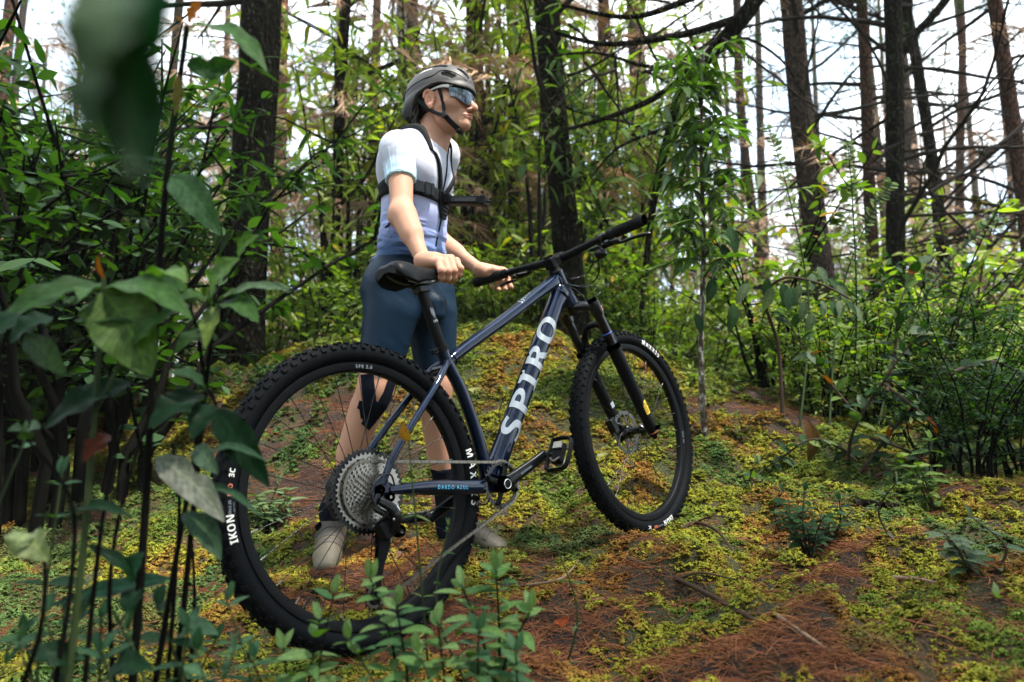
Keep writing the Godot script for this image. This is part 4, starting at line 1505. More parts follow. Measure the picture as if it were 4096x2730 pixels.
func rider() -> void:
	fold.seed = 3
	fold.frequency = 1.0
	fold.fractal_octaves = 3
	J = {
		"pelvis": at(938, 648, 2.47), "waist": at(948, 575, 2.45), "ribs": at(953, 495, 2.44), "chest": at(951, 405, 2.44), "upper": at(968, 356, 2.45),
		"sho_r": at(918, 347, 2.325), "sho_l": at(1014, 355, 2.60), "neck": at(1000, 300, 2.45), "skull": at(1012, 258, 2.44),
		"elbow_r": at(923, 487, 2.215), "wrist_r": at(972, 598, 2.115), "elbow_l": at(1000, 548, 2.75), "wrist_l": at(1102, 619, 2.655),
		"hip_r": at(905, 668, 2.40), "knee_r": at(861, 892, 2.36), "ankle_r": at(763, 1172, 2.44), "hip_l": at(985, 672, 2.55), "knee_l": at(1000, 885, 2.53), "ankle_l": at(1028, 1195, 2.60),
		"glute_r": at(893, 668, 2.44), "glute_l": at(932, 668, 2.57), "groin": at(1000, 700, 2.42),
	}
	J.hip_side = Vector3(-0.6, 0, 0.8)
	J.leg_front = Vector3(0.8, 0, 0.6)
	J.point_r = (J.elbow_r * 2.0 - J.sho_r - J.wrist_r).normalized()
	J.point_l = (J.elbow_l * 2.0 - J.sho_l - J.wrist_l).normalized()
	J.hem = at(950, 604, 2.43)
	J.dye_top = at(950, 440, 2.43).y
	var person := thing("person", "cyclist in white and blue jersey, dark shorts and grey helmet standing behind the bicycle", "person", Vector3.ZERO)
	# --- body
	var f := Field.new()
	torso_bones(f)
	neck_bones(f, 0.050)
	hip_bones(f)
	for s in ["r", "l"]:
		leg_bones(f, s)
		arm_bones(f, s)
	var body := f.run(0.0105, 0.0, null, skin_tone)
	body.add(head_mesh(), head_xf())
	body.add(hand_right(), Transform3D())
	body.add(hand_left(), Transform3D())
	obj("body", body, M.skin, person)
	# --- jersey: trunk, then the two sleeves
	var t := Field.new()
	torso_bones(t)
	var bare := Field.new()
	torso_bones(bare)
	for s in ["r", "l"]:
		bare.cap(J["sho_" + s], J["sho_" + s].lerp(J["elbow_" + s], 0.22), 0.0485, 0.042, 0.04)
	bare.cap(J.upper, J.neck.lerp(J.upper, 0.35), 0.066, 0.058, 0.05)
	neck_bones(t, 0.053)
	hip_bones(t)
	var ncol := (Vector3(0, 1, 0) + FRONT * 0.85).normalized()
	var col_at: Vector3 = J.neck + Vector3(0, -0.045, 0)
	var trunk := t.run(0.0062, 0.006, func(p: Vector3, d: float) -> float:
		var low: float = clampf((at(0, 480, 2.43).y - p.y) / 0.1, 0.0, 1.0)
		var r: float = (p - J.ribs).dot(RIGHT)
		var fr: float = (p - J.ribs).dot(FRONT)
		d -= 0.011 * low * maxf(0.0, fold.get_noise_3d(r * 3.2 + 5.0, p.y * 17.0 + r * 1.5 + fr * 2.2, fr * 3.2) + 0.1) * 1.6
		d -= 0.0022 * (1.0 - low) * fold.get_noise_3d(r * 5.0, p.y * 9.0 + fr * 6.0, fr * 5.0)
		d = maxf(d, J.hem.y + 0.02 * (p - J.hem).dot(FRONT) - p.y)
		var q: Vector3 = p - col_at
		if Vector3(q.x, 0, q.z).length() < 0.085:
			d = maxf(d, q.dot(ncol))
		return d, jersey_tone)
	obj("jersey", trunk, M.cloth, person)
	var zip := t
	for s in ["r", "l"]:
		var sl := Field.new()
		var a: Vector3 = J["sho_" + s]
		var b: Vector3 = J["elbow_" + s]
		var dir := (b - a).normalized()
		var cuff := a.lerp(b, 0.50)
		sl.cap(a, a.lerp(b, 0.75), 0.0525, 0.0382, 0.03)
		sl.cap(a, J.upper.lerp(a, 0.7) + Vector3(0, 0.008, 0), 0.0535, 0.052, 0.04)
		var m := sl.run(0.0065, 0.0055, func(p: Vector3, d: float) -> float:
			var h: float = (p - a).dot(dir)
			d -= 0.0022 * fold.get_noise_3d(p.x * 12.0 + h * 9.0, h * 22.0, p.z * 12.0)
			return maxf(d, (p - cuff).dot(dir)), func(p: Vector3, n: Vector3) -> Color:
			var h: float = clampf((p - a).dot(dir) / (cuff - a).length(), 0.0, 1.0)
			return Color(0.40, 0.42, 0.50).lerp(Color(0.36, 0.54, 0.62), smoothstep(0.35, 0.95, h)))
		var so := obj("sleeve", m, M.cloth, person)
		var st := MB.new()
		for k in 9:
			var an := TAU * (k + 0.5) / 16.0 - 0.9
			var sx := (RIGHT - dir * RIGHT.dot(dir)).normalized()
			var sy := dir.cross(sx)
			var pts := PackedVector3Array()
			var rd := sx * cos(an) + sy * sin(an)
			for i in 9:
				var c := a.lerp(b, 0.12 + 0.37 * i / 8.0)
				pts.append(sl.hit(c + rd * 0.12, -rd, 0.0062))
			st.tube(pts, [Vector2(0.0008, 0.0006)], 5)
		obj("sleeve_pinstripe", st, mat("pinstripe", lin(0.42, 0.55, 0.68), 0.8), so).set_meta("kind", "stuff")
		if s == "r":
			var rows := ["SPIRO BICYCLES", "WITH MEDELLIN ANTIOQUIA", "GREAT RIDES START HERE"]
			var out := at(915, 390, 1.9) - at(915, 390, 2.3)
			out = (out - dir * out.dot(dir)).normalized()
			var sx := dir.cross(out).normalized()
			if sx.x < 0.0:
				sx = -sx
			for k in 3:
				var line_at := a.lerp(b, 0.345 + 0.032 * k)
				var to := func(p: Vector2) -> Array:
					var an := p.x / 0.055
					var rd := out * cos(an) + sx * sin(an)
					return [sl.hit(line_at - dir * p.y + rd * 0.1, -rd, 0.0063), rd]
				obj("sleeve_lettering", lettering(rows[k], 0.0042, to, 0, false, 2), M.letter_dim, so)
	# --- zip
	var zp := PackedVector3Array()
	for i in 26:
		var y := lerpf(J.neck.y - 0.055, J.hem.y + 0.004, i / 25.0)
		var o: Vector3 = Vector3(J.ribs.x, y, J.ribs.z) + FRONT * 0.3
		o += RIGHT * (0.004 * sin(i * 0.9) * clampf((i - 12) / 8.0, 0.0, 1.0))
		zp.append(t.hit(o, -FRONT, 0.0078))
	var zm := MB.new()
	zm.tube(zp, [Vector2(0.0032, 0.0018)], 6, Color.WHITE, true, FRONT)
	obj("zip", zm, M.sock, person)
	# --- shorts
	var h := Field.new()
	h.cap(J.pelvis, J.waist, 0.102, 0.086, 0.035, J.hip_side, 1.32)
	h.cap(J.waist, J.ribs, 0.086, 0.088, 0.03, RIGHT, 1.42)
	hip_bones(h)
	for s in ["r", "l"]:
		h.cap(J["hip_" + s], J["knee_" + s], 0.088, 0.054, 0.05)
		h.cap(J["hip_" + s].lerp(J["knee_" + s], 0.25) + J.leg_front * 0.02, J["hip_" + s].lerp(J["knee_" + s], 0.75) + J.leg_front * 0.012, 0.064, 0.051, 0.05)
	var cr: Vector3 = J.hip_r.lerp(J.knee_r, 0.845)
	var dr: Vector3 = (J.knee_r - J.hip_r).normalized()
	var cl: Vector3 = J.hip_l.lerp(J.knee_l, 0.93)
	var dl: Vector3 = (J.knee_l - J.hip_l).normalized()
	var shorts := h.run(0.009, 0.0045, func(p: Vector3, d: float) -> float:
		d -= 0.003 * maxf(0.0, fold.get_noise_3d(p.x * 4.0, p.y * 13.0 + p.x * 9.0, p.z * 4.0)) * clampf((p.y - 0.72) / 0.1, 0.15, 1.0)
		d = maxf(d, p.y - J.hem.y - 0.03)
		if (p - J.knee_r).length() < (p - J.knee_l).length():
			return maxf(d, (p - cr).dot(dr))
		return maxf(d, (p - cl).dot(dl)))
	obj("shorts", shorts, M.lycra, person)
	# --- socks and shoes
	for s in ["r", "l"]:
		var k := Field.new()
		leg_bones(k, s)
		k.prims = k.prims.slice(2)
		k.cap(J["ankle_" + s], J["ankle_" + s] + Vector3(0.0, -0.04, 0), 0.037, 0.037, 0.03)
		var top: Vector3 = J["knee_" + s].lerp(J["ankle_" + s], 0.635 if s == "r" else 0.60)
		var dd: Vector3 = (J["ankle_" + s] - J["knee_" + s]).normalized()
		obj("sock", k.run(0.008, 0.003, func(p: Vector3, d: float) -> float: return maxf(d, (top - p).dot(dd))), M.sock, person)
	shoe(person, "r", at(766, 1230, 2.50), at(745, 1312, 2.27), Vector3(-1, 0, 0))
	shoe(person, "l", at(1048, 1238, 2.62), at(1152, 1268, 2.535), Vector3(0.2, 0, 1))
	knee_tape(person)
	harness(person, bare)
	helmet(person)

func shoe(person: Node, s: String, heel: Vector3, toe: Vector3, outer: Vector3) -> void:
	var sh := part("shoe", person)
	var fwd := (toe - heel).normalized()
	var side := fwd.cross(Vector3.UP).normalized()
	var up := side.cross(fwd).normalized()
	var L := 0.272
	var o := heel.lerp(toe, 0.5) - fwd * (L * 0.5)
	var f := Field.new()
	f.cap(o + fwd * 0.035 + up * 0.028, o + fwd * 0.10 + up * 0.03, 0.036, 0.036, 0.02)
	f.cap(o + fwd * 0.10 + up * 0.028, o + fwd * 0.20 + up * 0.016, 0.038, 0.030, 0.02, side, 1.25)
	f.cap(o + fwd * 0.19 + up * 0.012, o + fwd * (L - 0.028) + up * 0.008, 0.029, 0.024, 0.02, side, 1.55)
	f.cap(o + fwd * 0.04 + up * 0.045, J["ankle_" + s] + Vector3(0, -0.025, 0), 0.036, 0.041, 0.03)
	f.cap(o + fwd * 0.075 + up * 0.05, o + fwd * 0.15 + up * 0.03, 0.034, 0.03, 0.03)
	var lip: Vector3 = o + fwd * 0.05 + up * 0.098
	var upper := f.run(0.006, 0.0, func(p: Vector3, d: float) -> float:
		d = maxf(d, (p - lip).dot((up - fwd * 0.28).normalized()))
		return maxf(d, -(p - o).dot(up) - 0.004), func(p: Vector3, n: Vector3) -> Color:
		var x := (p - o).dot(fwd)
		var c := Color(0.062, 0.053, 0.034)
		if x > 0.17:
			c *= 0.9 + 0.22 * sin(x * 620.0) * sin((p - o).dot(side) * 620.0)
		if (p - o).dot(up) < 0.010:
			c *= 0.75
		return c)
	obj("shoe_upper", upper, M.shoe, sh)
	var g := Field.new()
	g.cap(o + fwd * 0.035, o + fwd * 0.10, 0.035, 0.033, 0.02, up, 0.45)
	g.cap(o + fwd * 0.10, o + fwd * 0.245, 0.035, 0.034, 0.02, up, 0.4)
	g.cap(o + fwd * 0.17, o + fwd * 0.235, 0.044, 0.036, 0.02, up, 0.3)
	var sole := g.run(0.006, 0.0, func(p: Vector3, d: float) -> float: return maxf(d, absf((p - o).dot(up) + 0.006) - 0.011))
	obj("shoe_sole", sole, mat("sole_" + s, lin(0.02, 0.021, 0.02), 0.8), sh)
	# straps and the dial
	for q in [[0.108, 0.012], [0.140, 0.011], [0.170, 0.009]]:
		var rows := []
		for i in 2:
			var r := PackedVector3Array()
			for j in 13:
				var a := lerpf(-1.25, 1.25, j / 12.0)
				var rd := up * cos(a) + side * sin(a)
				r.append(f.hit(o + fwd * (q[0] + (i * 2 - 1) * q[1] + 0.012 * a * 0.4) + up * 0.02 + rd * 0.075, -rd, 0.0028))
			rows.append(r)
		var r0: PackedVector3Array = rows[0]
		var lo := PackedVector3Array()
		var hi := PackedVector3Array()
		for j in 13:
			lo.append(r0[j] - up * 0.004 - fwd * 0.0005)
			hi.append(rows[1][j] - up * 0.004 + fwd * 0.0005)
		var b := MB.new()
		b.sheet([lo, rows[0], rows[1], hi], false, Color(0.036, 0.031, 0.021))
		obj("shoe_strap", b, M.shoe, sh)
	var rd2 := (up * 0.75 + side * signf(outer.dot(side)) * 0.65).normalized()
	var dp := f.hit(o + fwd * 0.098 + up * 0.03 + rd2 * 0.08, -rd2, 0.002)
	var d := MB.new()
	d.lathe([Vector2(0.0, 0.011), Vector2(0.006, 0.011), Vector2(0.009, 0.010), Vector2(0.0125, 0.008), Vector2(0.0135, 0.003), Vector2(0.0165, 0.002), Vector2(0.017, -0.004)], dp, rd2, 26)
	obj("closure_dial", d, M.white_print, sh)

func knee_tape(person: Node) -> void:
	var f := Field.new()
	leg_bones(f, "r")
	var b := MB.new()
	# each band is a run of picture points on the leg, laid on its near side
	var bands := [[[842, 860], [846, 900], [850, 940], [848, 972]], [[868, 925], [858, 940], [840, 948], [826, 950]], [[905, 868], [893, 905], [876, 935], [852, 965], [838, 982]], [[822, 930], [838, 935], [852, 940]]]
	var wide := [0.022, 0.020, 0.018, 0.014]
	for k in bands.size():
		var pts: Array = bands[k]
		var rows := []
		var n := pts.size()
		var path := []
		for i in 4 * (n - 1) + 1:
			var t := i / 4.0
			var j := mini(int(t), n - 2)
			path.append(Vector2(pts[j][0], pts[j][1]).lerp(Vector2(pts[j + 1][0], pts[j + 1][1]), t - j))
		for i in path.size():
			var d: Vector2 = (path[mini(i + 1, path.size() - 1)] - path[maxi(i - 1, 0)]).normalized()
			var s := Vector2(-d.y, d.x)
			var r := PackedVector3Array()
			for j in 7:
				var q: Vector2 = path[i] + s * (lerpf(-1, 1, j / 6.0) * wide[k] * 695.0)
				var o := at(q.x, q.y, 1.9)
				var dir := (at(q.x, q.y, 2.4) - o).normalized()
				var h := f.hit(o, dir, 0.0012 + 0.0004 * k)
				if f.value(h) > 0.004:
					h = rows[-1][j] if rows.size() else h
				r.append(h)
			rows.append(r)
		b.sheet(rows, false)
	obj("knee_tape", b, M.sock, person).set_meta("kind", "stuff")

func ribbon(called: String, f: Field, rays: Array, m: Material, parent: Node, lift := 0.0125) -> MeshInstance3D:
	# rays: rows of [origin, direction] across the width; the outer rows fold down to the cloth
	var rows := []
	for r in rays:
		var row := PackedVector3Array()
		for j in r.size():
			var l := lift
			if j == 0 or j == r.size() - 1:
				l = 0.006
			row.append(f.hit(r[j][0], r[j][1], l))
		rows.append(row)
	var b := MB.new()
	b.sheet(rows, false)
	return obj(called, b, m, parent)

func harness(person: Node, t: Field) -> void:
	var hs := part("chest_harness", person)
	var by := at(950, 456, 2.42).y
	var c := Vector3(J.ribs.x, by, J.ribs.z)
	var rays := []
	for i in 65:
		var a := TAU * i / 64.0
		var rd := FRONT * cos(a) + RIGHT * sin(a)
		var row := []
		for j in 6:
			var v: float = [-0.0205, -0.02, -0.008, 0.008, 0.02, 0.0205][j]
			row.append([c + Vector3(0, v + 0.012 * cos(a) * -0.4, 0) + rd * 0.4, -rd])
		rays.append(row)
	ribbon("chest_band", t, rays, M.webbing, hs)
	for s in [1.0, -1.0]:
		rays = []
		for i in 34:
			var row := []
			for j in 5:
				var v: float = [-0.0105, -0.010, 0.0, 0.010, 0.0105][j] * (1.0 - 0.5 * smoothstep(6.0, 16.0, float(i)))
				if i < 16:
					var k := i / 15.0
					var r: float = lerpf(0.022, 0.086, pow(k, 1.15)) * s
					var y := lerpf(by + 0.02, J.sho_r.y + 0.005, k)
					row.append([Vector3(J.ribs.x, y, J.ribs.z) + RIGHT * (r + v) + FRONT * 0.4, -FRONT])
				else:
					var a := (i - 16) / 17.0 * 2.1 + 0.08
					var rd := FRONT * cos(a) + Vector3.UP * sin(a)
					row.append([Vector3(J.upper.x, J.sho_r.y + 0.002, J.upper.z) - FRONT * 0.01 + RIGHT * (0.088 * s + v) + rd * 0.3, -rd])
			rays.append(row)
		ribbon("shoulder_strap", t, rays, M.webbing, hs)
	# buckle on the band, right side of the chest
	var B := Basis(FRONT, Vector3.UP, RIGHT)
	var bk := t.hit(c + (FRONT * 0.62 + RIGHT * 0.78).normalized() * 0.4, -(FRONT * 0.62 + RIGHT * 0.78).normalized(), 0.014)
	var nb := t.slope(bk)
	nb = Vector3(nb.x, 0, nb.z).normalized()
	var Bb := Basis(Vector3.UP.cross(nb), Vector3.UP, nb)
	for q in [[-0.018, 0.02, 0.0195, 0.007], [0.014, 0.012, 0.0215, 0.0085], [0.034, 0.007, 0.0225, 0.007]]:
		var b := MB.new()
		b.box(bk + Bb.x * q[0], Vector3(q[1], q[2], q[3]), Bb, 0.003)
		obj("buckle_piece", b, M.gloss_black, hs)
	# the plate at the breastbone and the camera arm that sticks out of it
	var pl := t.hit(c + FRONT * 0.4 + Vector3(0, -0.012, 0), -FRONT, 0.012)
	var pb := MB.new()
	pb.slab(PackedVector2Array([Vector2(-0.034, 0.034), Vector2(0.034, 0.034), Vector2(0.036, -0.004), Vector2(0.016, -0.062), Vector2(-0.016, -0.062), Vector2(-0.036, -0.004)]), pl, RIGHT, Vector3.UP, FRONT, 0.008)
	obj("chest_plate", pb, M.matt_black, hs)
	for k in 6:
		var rb := MB.new()
		rb.box(pl + FRONT * 0.006 + Vector3(0, 0.024 - 0.014 * k, 0), Vector3(0.003, 0.0028, 0.03 - 0.003 * k), B, 0.001)
		obj("plate_rib", rb, M.gloss_black, hs)
	var clip := MB.new()
	clip.box(pl + FRONT * 0.018 + Vector3(0, 0.004, 0), Vector3(0.012, 0.017, 0.018), B, 0.004)
	obj("mount_clip", clip, M.matt_black, hs)
	var dn := Vector3(0, -0.12, 0)
	var ad := (FRONT + dn).normalized()
	var Ba := Basis(ad, RIGHT.cross(ad), RIGHT)
	var o := pl + ad * 0.028 + Vector3(0, 0.0, 0)
	var arm := part("camera_arm", hs)
	for q in [["arm_rail", 0.058, 0.0, 0.058, 0.0135, 0.02], ["arm_end", 0.121, 0.0, 0.010, 0.0165, 0.021]]:
		var b := MB.new()
		b.box(o + ad * q[1], Vector3(q[3], q[4], q[5]), Ba, 0.004)
		obj(q[0], b, M.matt_black, arm)
	var in_ := MB.new()
	in_.box(o + ad * 0.055 + RIGHT * 0.0195, Vector3(0.046, 0.0075, 0.0018), Ba, 0.001)
	obj("arm_slot", in_, M.gloss_black, arm)
	var kb := MB.new()
	kb.tube(PackedVector3Array([o + ad * 0.13, o + ad * 0.142, o + ad * 0.146]), [0.004, 0.004, 0.0025], 10)
	obj("arm_knob", kb, M.gloss_black, arm)

func head_xf() -> Transform3D:
	var yaw := deg_to_rad(25.0)
	var fx := Vector3(cos(yaw), 0, sin(yaw))
	var rz := Vector3(-sin(yaw), 0, cos(yaw))
	var tilt := deg_to_rad(8.0)
	var x := fx * cos(tilt) + Vector3.UP * sin(tilt)
	return Transform3D(Basis(x, rz.cross(x), rz), at(1019, 250, 2.44))

func head_mesh() -> MB:
	var f := Field.new()
	f.ell(Vector3(-0.014, 0.046, 0), Vector3(0.097, 0.089, 0.075), 0.02)
	f.ell(Vector3(0.028, -0.002, 0), Vector3(0.066, 0.078, 0.056), 0.03)
	for s in [1.0, -1.0]:
		f.cap(Vector3(0.000, -0.028, 0.053 * s), Vector3(0.006, -0.056, 0.045 * s), 0.016, 0.013, 0.02)
		f.cap(Vector3(0.006, -0.056, 0.045 * s), Vector3(0.064, -0.084, 0.010 * s), 0.013, 0.011, 0.02)
		f.cap(Vector3(0.062, -0.014, 0.040 * s), Vector3(0.040, -0.012, 0.050 * s), 0.016, 0.016, 0.025)
		f.cap(Vector3(0.082, 0.034, 0.032 * s), Vector3(0.091, 0.030, 0.010 * s), 0.011, 0.011, 0.012)
	f.cap(Vector3(0.018, -0.058, 0), Vector3(0.064, -0.074, 0), 0.036, 0.016, 0.03)
	f.cap(Vector3(0.079, -0.0860, -0.003), Vector3(0.079, -0.0860, 0.003), 0.0112, 0.0112, 0.016)
	# muzzle, nose and lips
	f.cap(Vector3(0.077, -0.056, -0.008), Vector3(0.077, -0.056, 0.008), 0.0155, 0.0155, 0.018)
	f.cap(Vector3(0.090, 0.014, 0), Vector3(0.1150, -0.034, 0), 0.0092, 0.0094, 0.012)
	f.cap(Vector3(0.1150, -0.035, 0), Vector3(0.1160, -0.0385, 0), 0.0104, 0.0104, 0.008)
	for s in [1.0, -1.0]:
		f.cap(Vector3(0.105, -0.0420, 0.0095 * s), Vector3(0.098, -0.0420, 0.0125 * s), 0.0064, 0.0058, 0.006)
		f.cap(Vector3(0.0995, -0.0577, 0.003 * s), Vector3(0.0865, -0.0605, 0.023 * s), 0.0048, 0.0032, 0.0035)
		f.cap(Vector3(0.0970, -0.0675, 0.0), Vector3(0.0855, -0.0650, 0.020 * s), 0.0052, 0.0032, 0.0035)
		f.cap(Vector3(0.107, -0.0500, 0.0060 * s), Vector3(0.110, -0.0445, 0.0052 * s), 0.0036, 0.003, 0.003, Vector3.ZERO, 1.0, 1)
	# ears: a dish with a rim, hollowed
	for s in [1.0, -1.0]:
		var o := Vector3(-0.010, 0.006, 0.077 * s)
		var b := Basis(Vector3.UP, 0.35 * s)
		f.ell(o, Vector3(0.016, 0.029, 0.006), 0.008, b)
		for k in 9:
			var a0 := -1.4 + 4.3 * k / 9.0
			var a1 := -1.4 + 4.3 * (k + 1) / 9.0
			f.cap(o + b * Vector3(cos(a0) * 0.0155 - 0.001, sin(a0) * 0.027 + 0.002, 0.004 * s), o + b * Vector3(cos(a1) * 0.0155 - 0.001, sin(a1) * 0.027 + 0.002, 0.004 * s), 0.0046, 0.0046, 0.004)
		f.ell(o + b * Vector3(0.002, -0.028, 0.002 * s), Vector3(0.008, 0.010, 0.0055), 0.006, b)
		f.ell(o + b * Vector3(0.003, -0.002, 0.0085 * s), Vector3(0.0075, 0.0145, 0.0075), 0.005, b, 1)
		f.ell(o + b * Vector3(-0.003, 0.015, 0.0085 * s), Vector3(0.007, 0.006, 0.0050), 0.004, b, 1)
		f.cap(o + b * Vector3(0.0145, -0.006, 0.002 * s), o + b * Vector3(0.0145, 0.000, 0.003 * s), 0.0052, 0.0045, 0.004)
	return f.run(0.0022, 0.0, func(p: Vector3, d: float) -> float: return maxf(d, -0.165 - p.y - p.x * 0.35), func(p: Vector3, n: Vector3) -> Color:
		var c := skin_tone(p * 1.0, n)
		var lip := Vector2((p.y + 0.0625) / 0.0095, p.z / 0.027).length()
		if p.x > 0.08 and lip < 1.0:
			c = c.lerp(Color(0.34, 0.12, 0.095), 0.75 * smoothstep(1.0, 0.6, lip))
		if p.x > 0.075 and absf(p.z) < 0.028:
			c = c.lerp(Color(0.14, 0.05, 0.04), 0.7 * smoothstep(0.0022, 0.0006, absf(p.y + 0.0625 - absf(p.z) * 0.04)))
		if absf(p.z) > 0.072:
			c = c.lerp(Color(0.50, 0.21, 0.15), 0.35)
		c = c.lerp(Color(0.48, 0.21, 0.15), 0.3 * smoothstep(0.035, 0.0, Vector3(p.x - 0.118, p.y + 0.040, p.z * 0.8).length()))
		# shaved beard shadow and hair above the ear
		var beard := smoothstep(-0.040, -0.068, p.y) * smoothstep(-0.012, 0.02, p.x) * smoothstep(-0.115, -0.10, p.y)
		c = c.lerp(Color(0.30, 0.20, 0.16), 0.05 * beard)
		if absf(p.z) < 0.0755 and (p.y > 0.030 - maxf(0.0, (p.x - 0.012)) * -0.4 and p.x < 0.03 or p.x < -0.032 and p.y > -0.075):
			var k := 0.6 + 0.4 * fold.get_noise_3d(p.x * 300.0, p.y * 60.0, p.z * 300.0)
			c = Color(0.035, 0.022, 0.015) * k
		return c)

func finger(f: Field, pts: Array, r0: float, r1: float) -> void:
	for i in pts.size() - 1:
		var a := lerpf(r0, r1, float(i) / (pts.size() - 1))
		var b := lerpf(r0, r1, float(i + 1) / (pts.size() - 1))
		f.cap(pts[i], pts[i + 1], a, b, 0.0035)
		if i > 0:
			f.cap(pts[i], pts[i] + Vector3(0, 0.001, 0), a * 1.06, a * 1.06, 0.003)

func hand_right() -> MB:
	# draped over the nose of the saddle: the fingers hang down its near side
	var f := Field.new()
	var w: Vector3 = J.wrist_r
	var k := [at(1007, 602, 2.055), at(1022, 594, 2.07), at(1036, 594, 2.09), at(1048, 601, 2.115)]
	var m := [at(1014, 622, 2.022), at(1029, 623, 2.035), at(1043, 622, 2.055), at(1058, 617, 2.085)]
	var q := [at(1014, 638, 2.035), at(1029, 639, 2.047), at(1042, 636, 2.065), at(1055, 630, 2.09)]
	var e := [at(1006, 641, 2.058), at(1020, 643, 2.068), at(1033, 640, 2.085), at(1047, 634, 2.105)]
	for i in 4:
		f.cap(w + (k[i] - k[1]) * 0.32, k[i], 0.0165, 0.0125, 0.012)
		finger(f, [k[i], m[i], q[i], e[i]], [0.0112, 0.0116, 0.0114, 0.0104][i], [0.0082, 0.0088, 0.0088, 0.008][i])
	f.cap(k[0], k[3], 0.0125, 0.011, 0.008)
	f.cap(w, w.lerp(k[1], 0.5), 0.024, 0.019, 0.02)
	# heel of the hand and thumb under the far side of the nose
	f.cap(w + Vector3(0.012, -0.012, 0.0), at(1010, 628, 2.10), 0.019, 0.016, 0.015)
	finger(f, [at(1000, 622, 2.12), at(1018, 640, 2.135), at(1034, 645, 2.12), at(1046, 642, 2.105)], 0.0135, 0.0085)
	return f.run(0.0026, 0.0, null, hand_tone.bind(m + k))

func hand_left() -> MB:
	# on the far grip: thumb along the top of the bar, fingers round the front of it
	var f := Field.new()
	var w: Vector3 = J.wrist_l
	var k := [at(1120, 620, 2.715), at(1133, 620, 2.71), at(1146, 620, 2.70), at(1157, 621, 2.69)]
	var m := [at(1127, 645, 2.745), at(1141, 644, 2.74), at(1155, 643, 2.73), at(1167, 641, 2.715)]
	var q := [at(1131, 660, 2.725), at(1146, 662, 2.715), at(1161, 662, 2.70), at(1174, 659, 2.69)]
	var e := [at(1131, 661, 2.69), at(1146, 666, 2.678), at(1162, 665, 2.665), at(1176, 661, 2.66)]
	for i in 4:
		f.cap(w + (k[i] - k[1]) * 0.3, k[i], 0.017, 0.013, 0.012)
		finger(f, [k[i], m[i], q[i], e[i]], [0.0095, 0.0102, 0.0104, 0.010][i], [0.0075, 0.008, 0.0082, 0.0078][i])
	f.cap(w, at(1128, 624, 2.675), 0.023, 0.018, 0.02)
	f.cap(w + Vector3(0.01, -0.008, 0.005), at(1128, 630, 2.645), 0.018, 0.016, 0.014)
	finger(f, [at(1116, 623, 2.645), at(1136, 621, 2.635), at(1155, 623, 2.63), at(1169, 623, 2.628)], 0.0145, 0.0088)
	return f.run(0.0028, 0.0, null, hand_tone.bind(m + k))

func hand_tone(p: Vector3, n: Vector3, knuckles: Array) -> Color:
	var c := skin_tone(p, n)
	for k in knuckles:
		c = c.lerp(Color(0.46, 0.19, 0.14), 0.4 * smoothstep(0.018, 0.004, p.distance_to(k)))
	return c

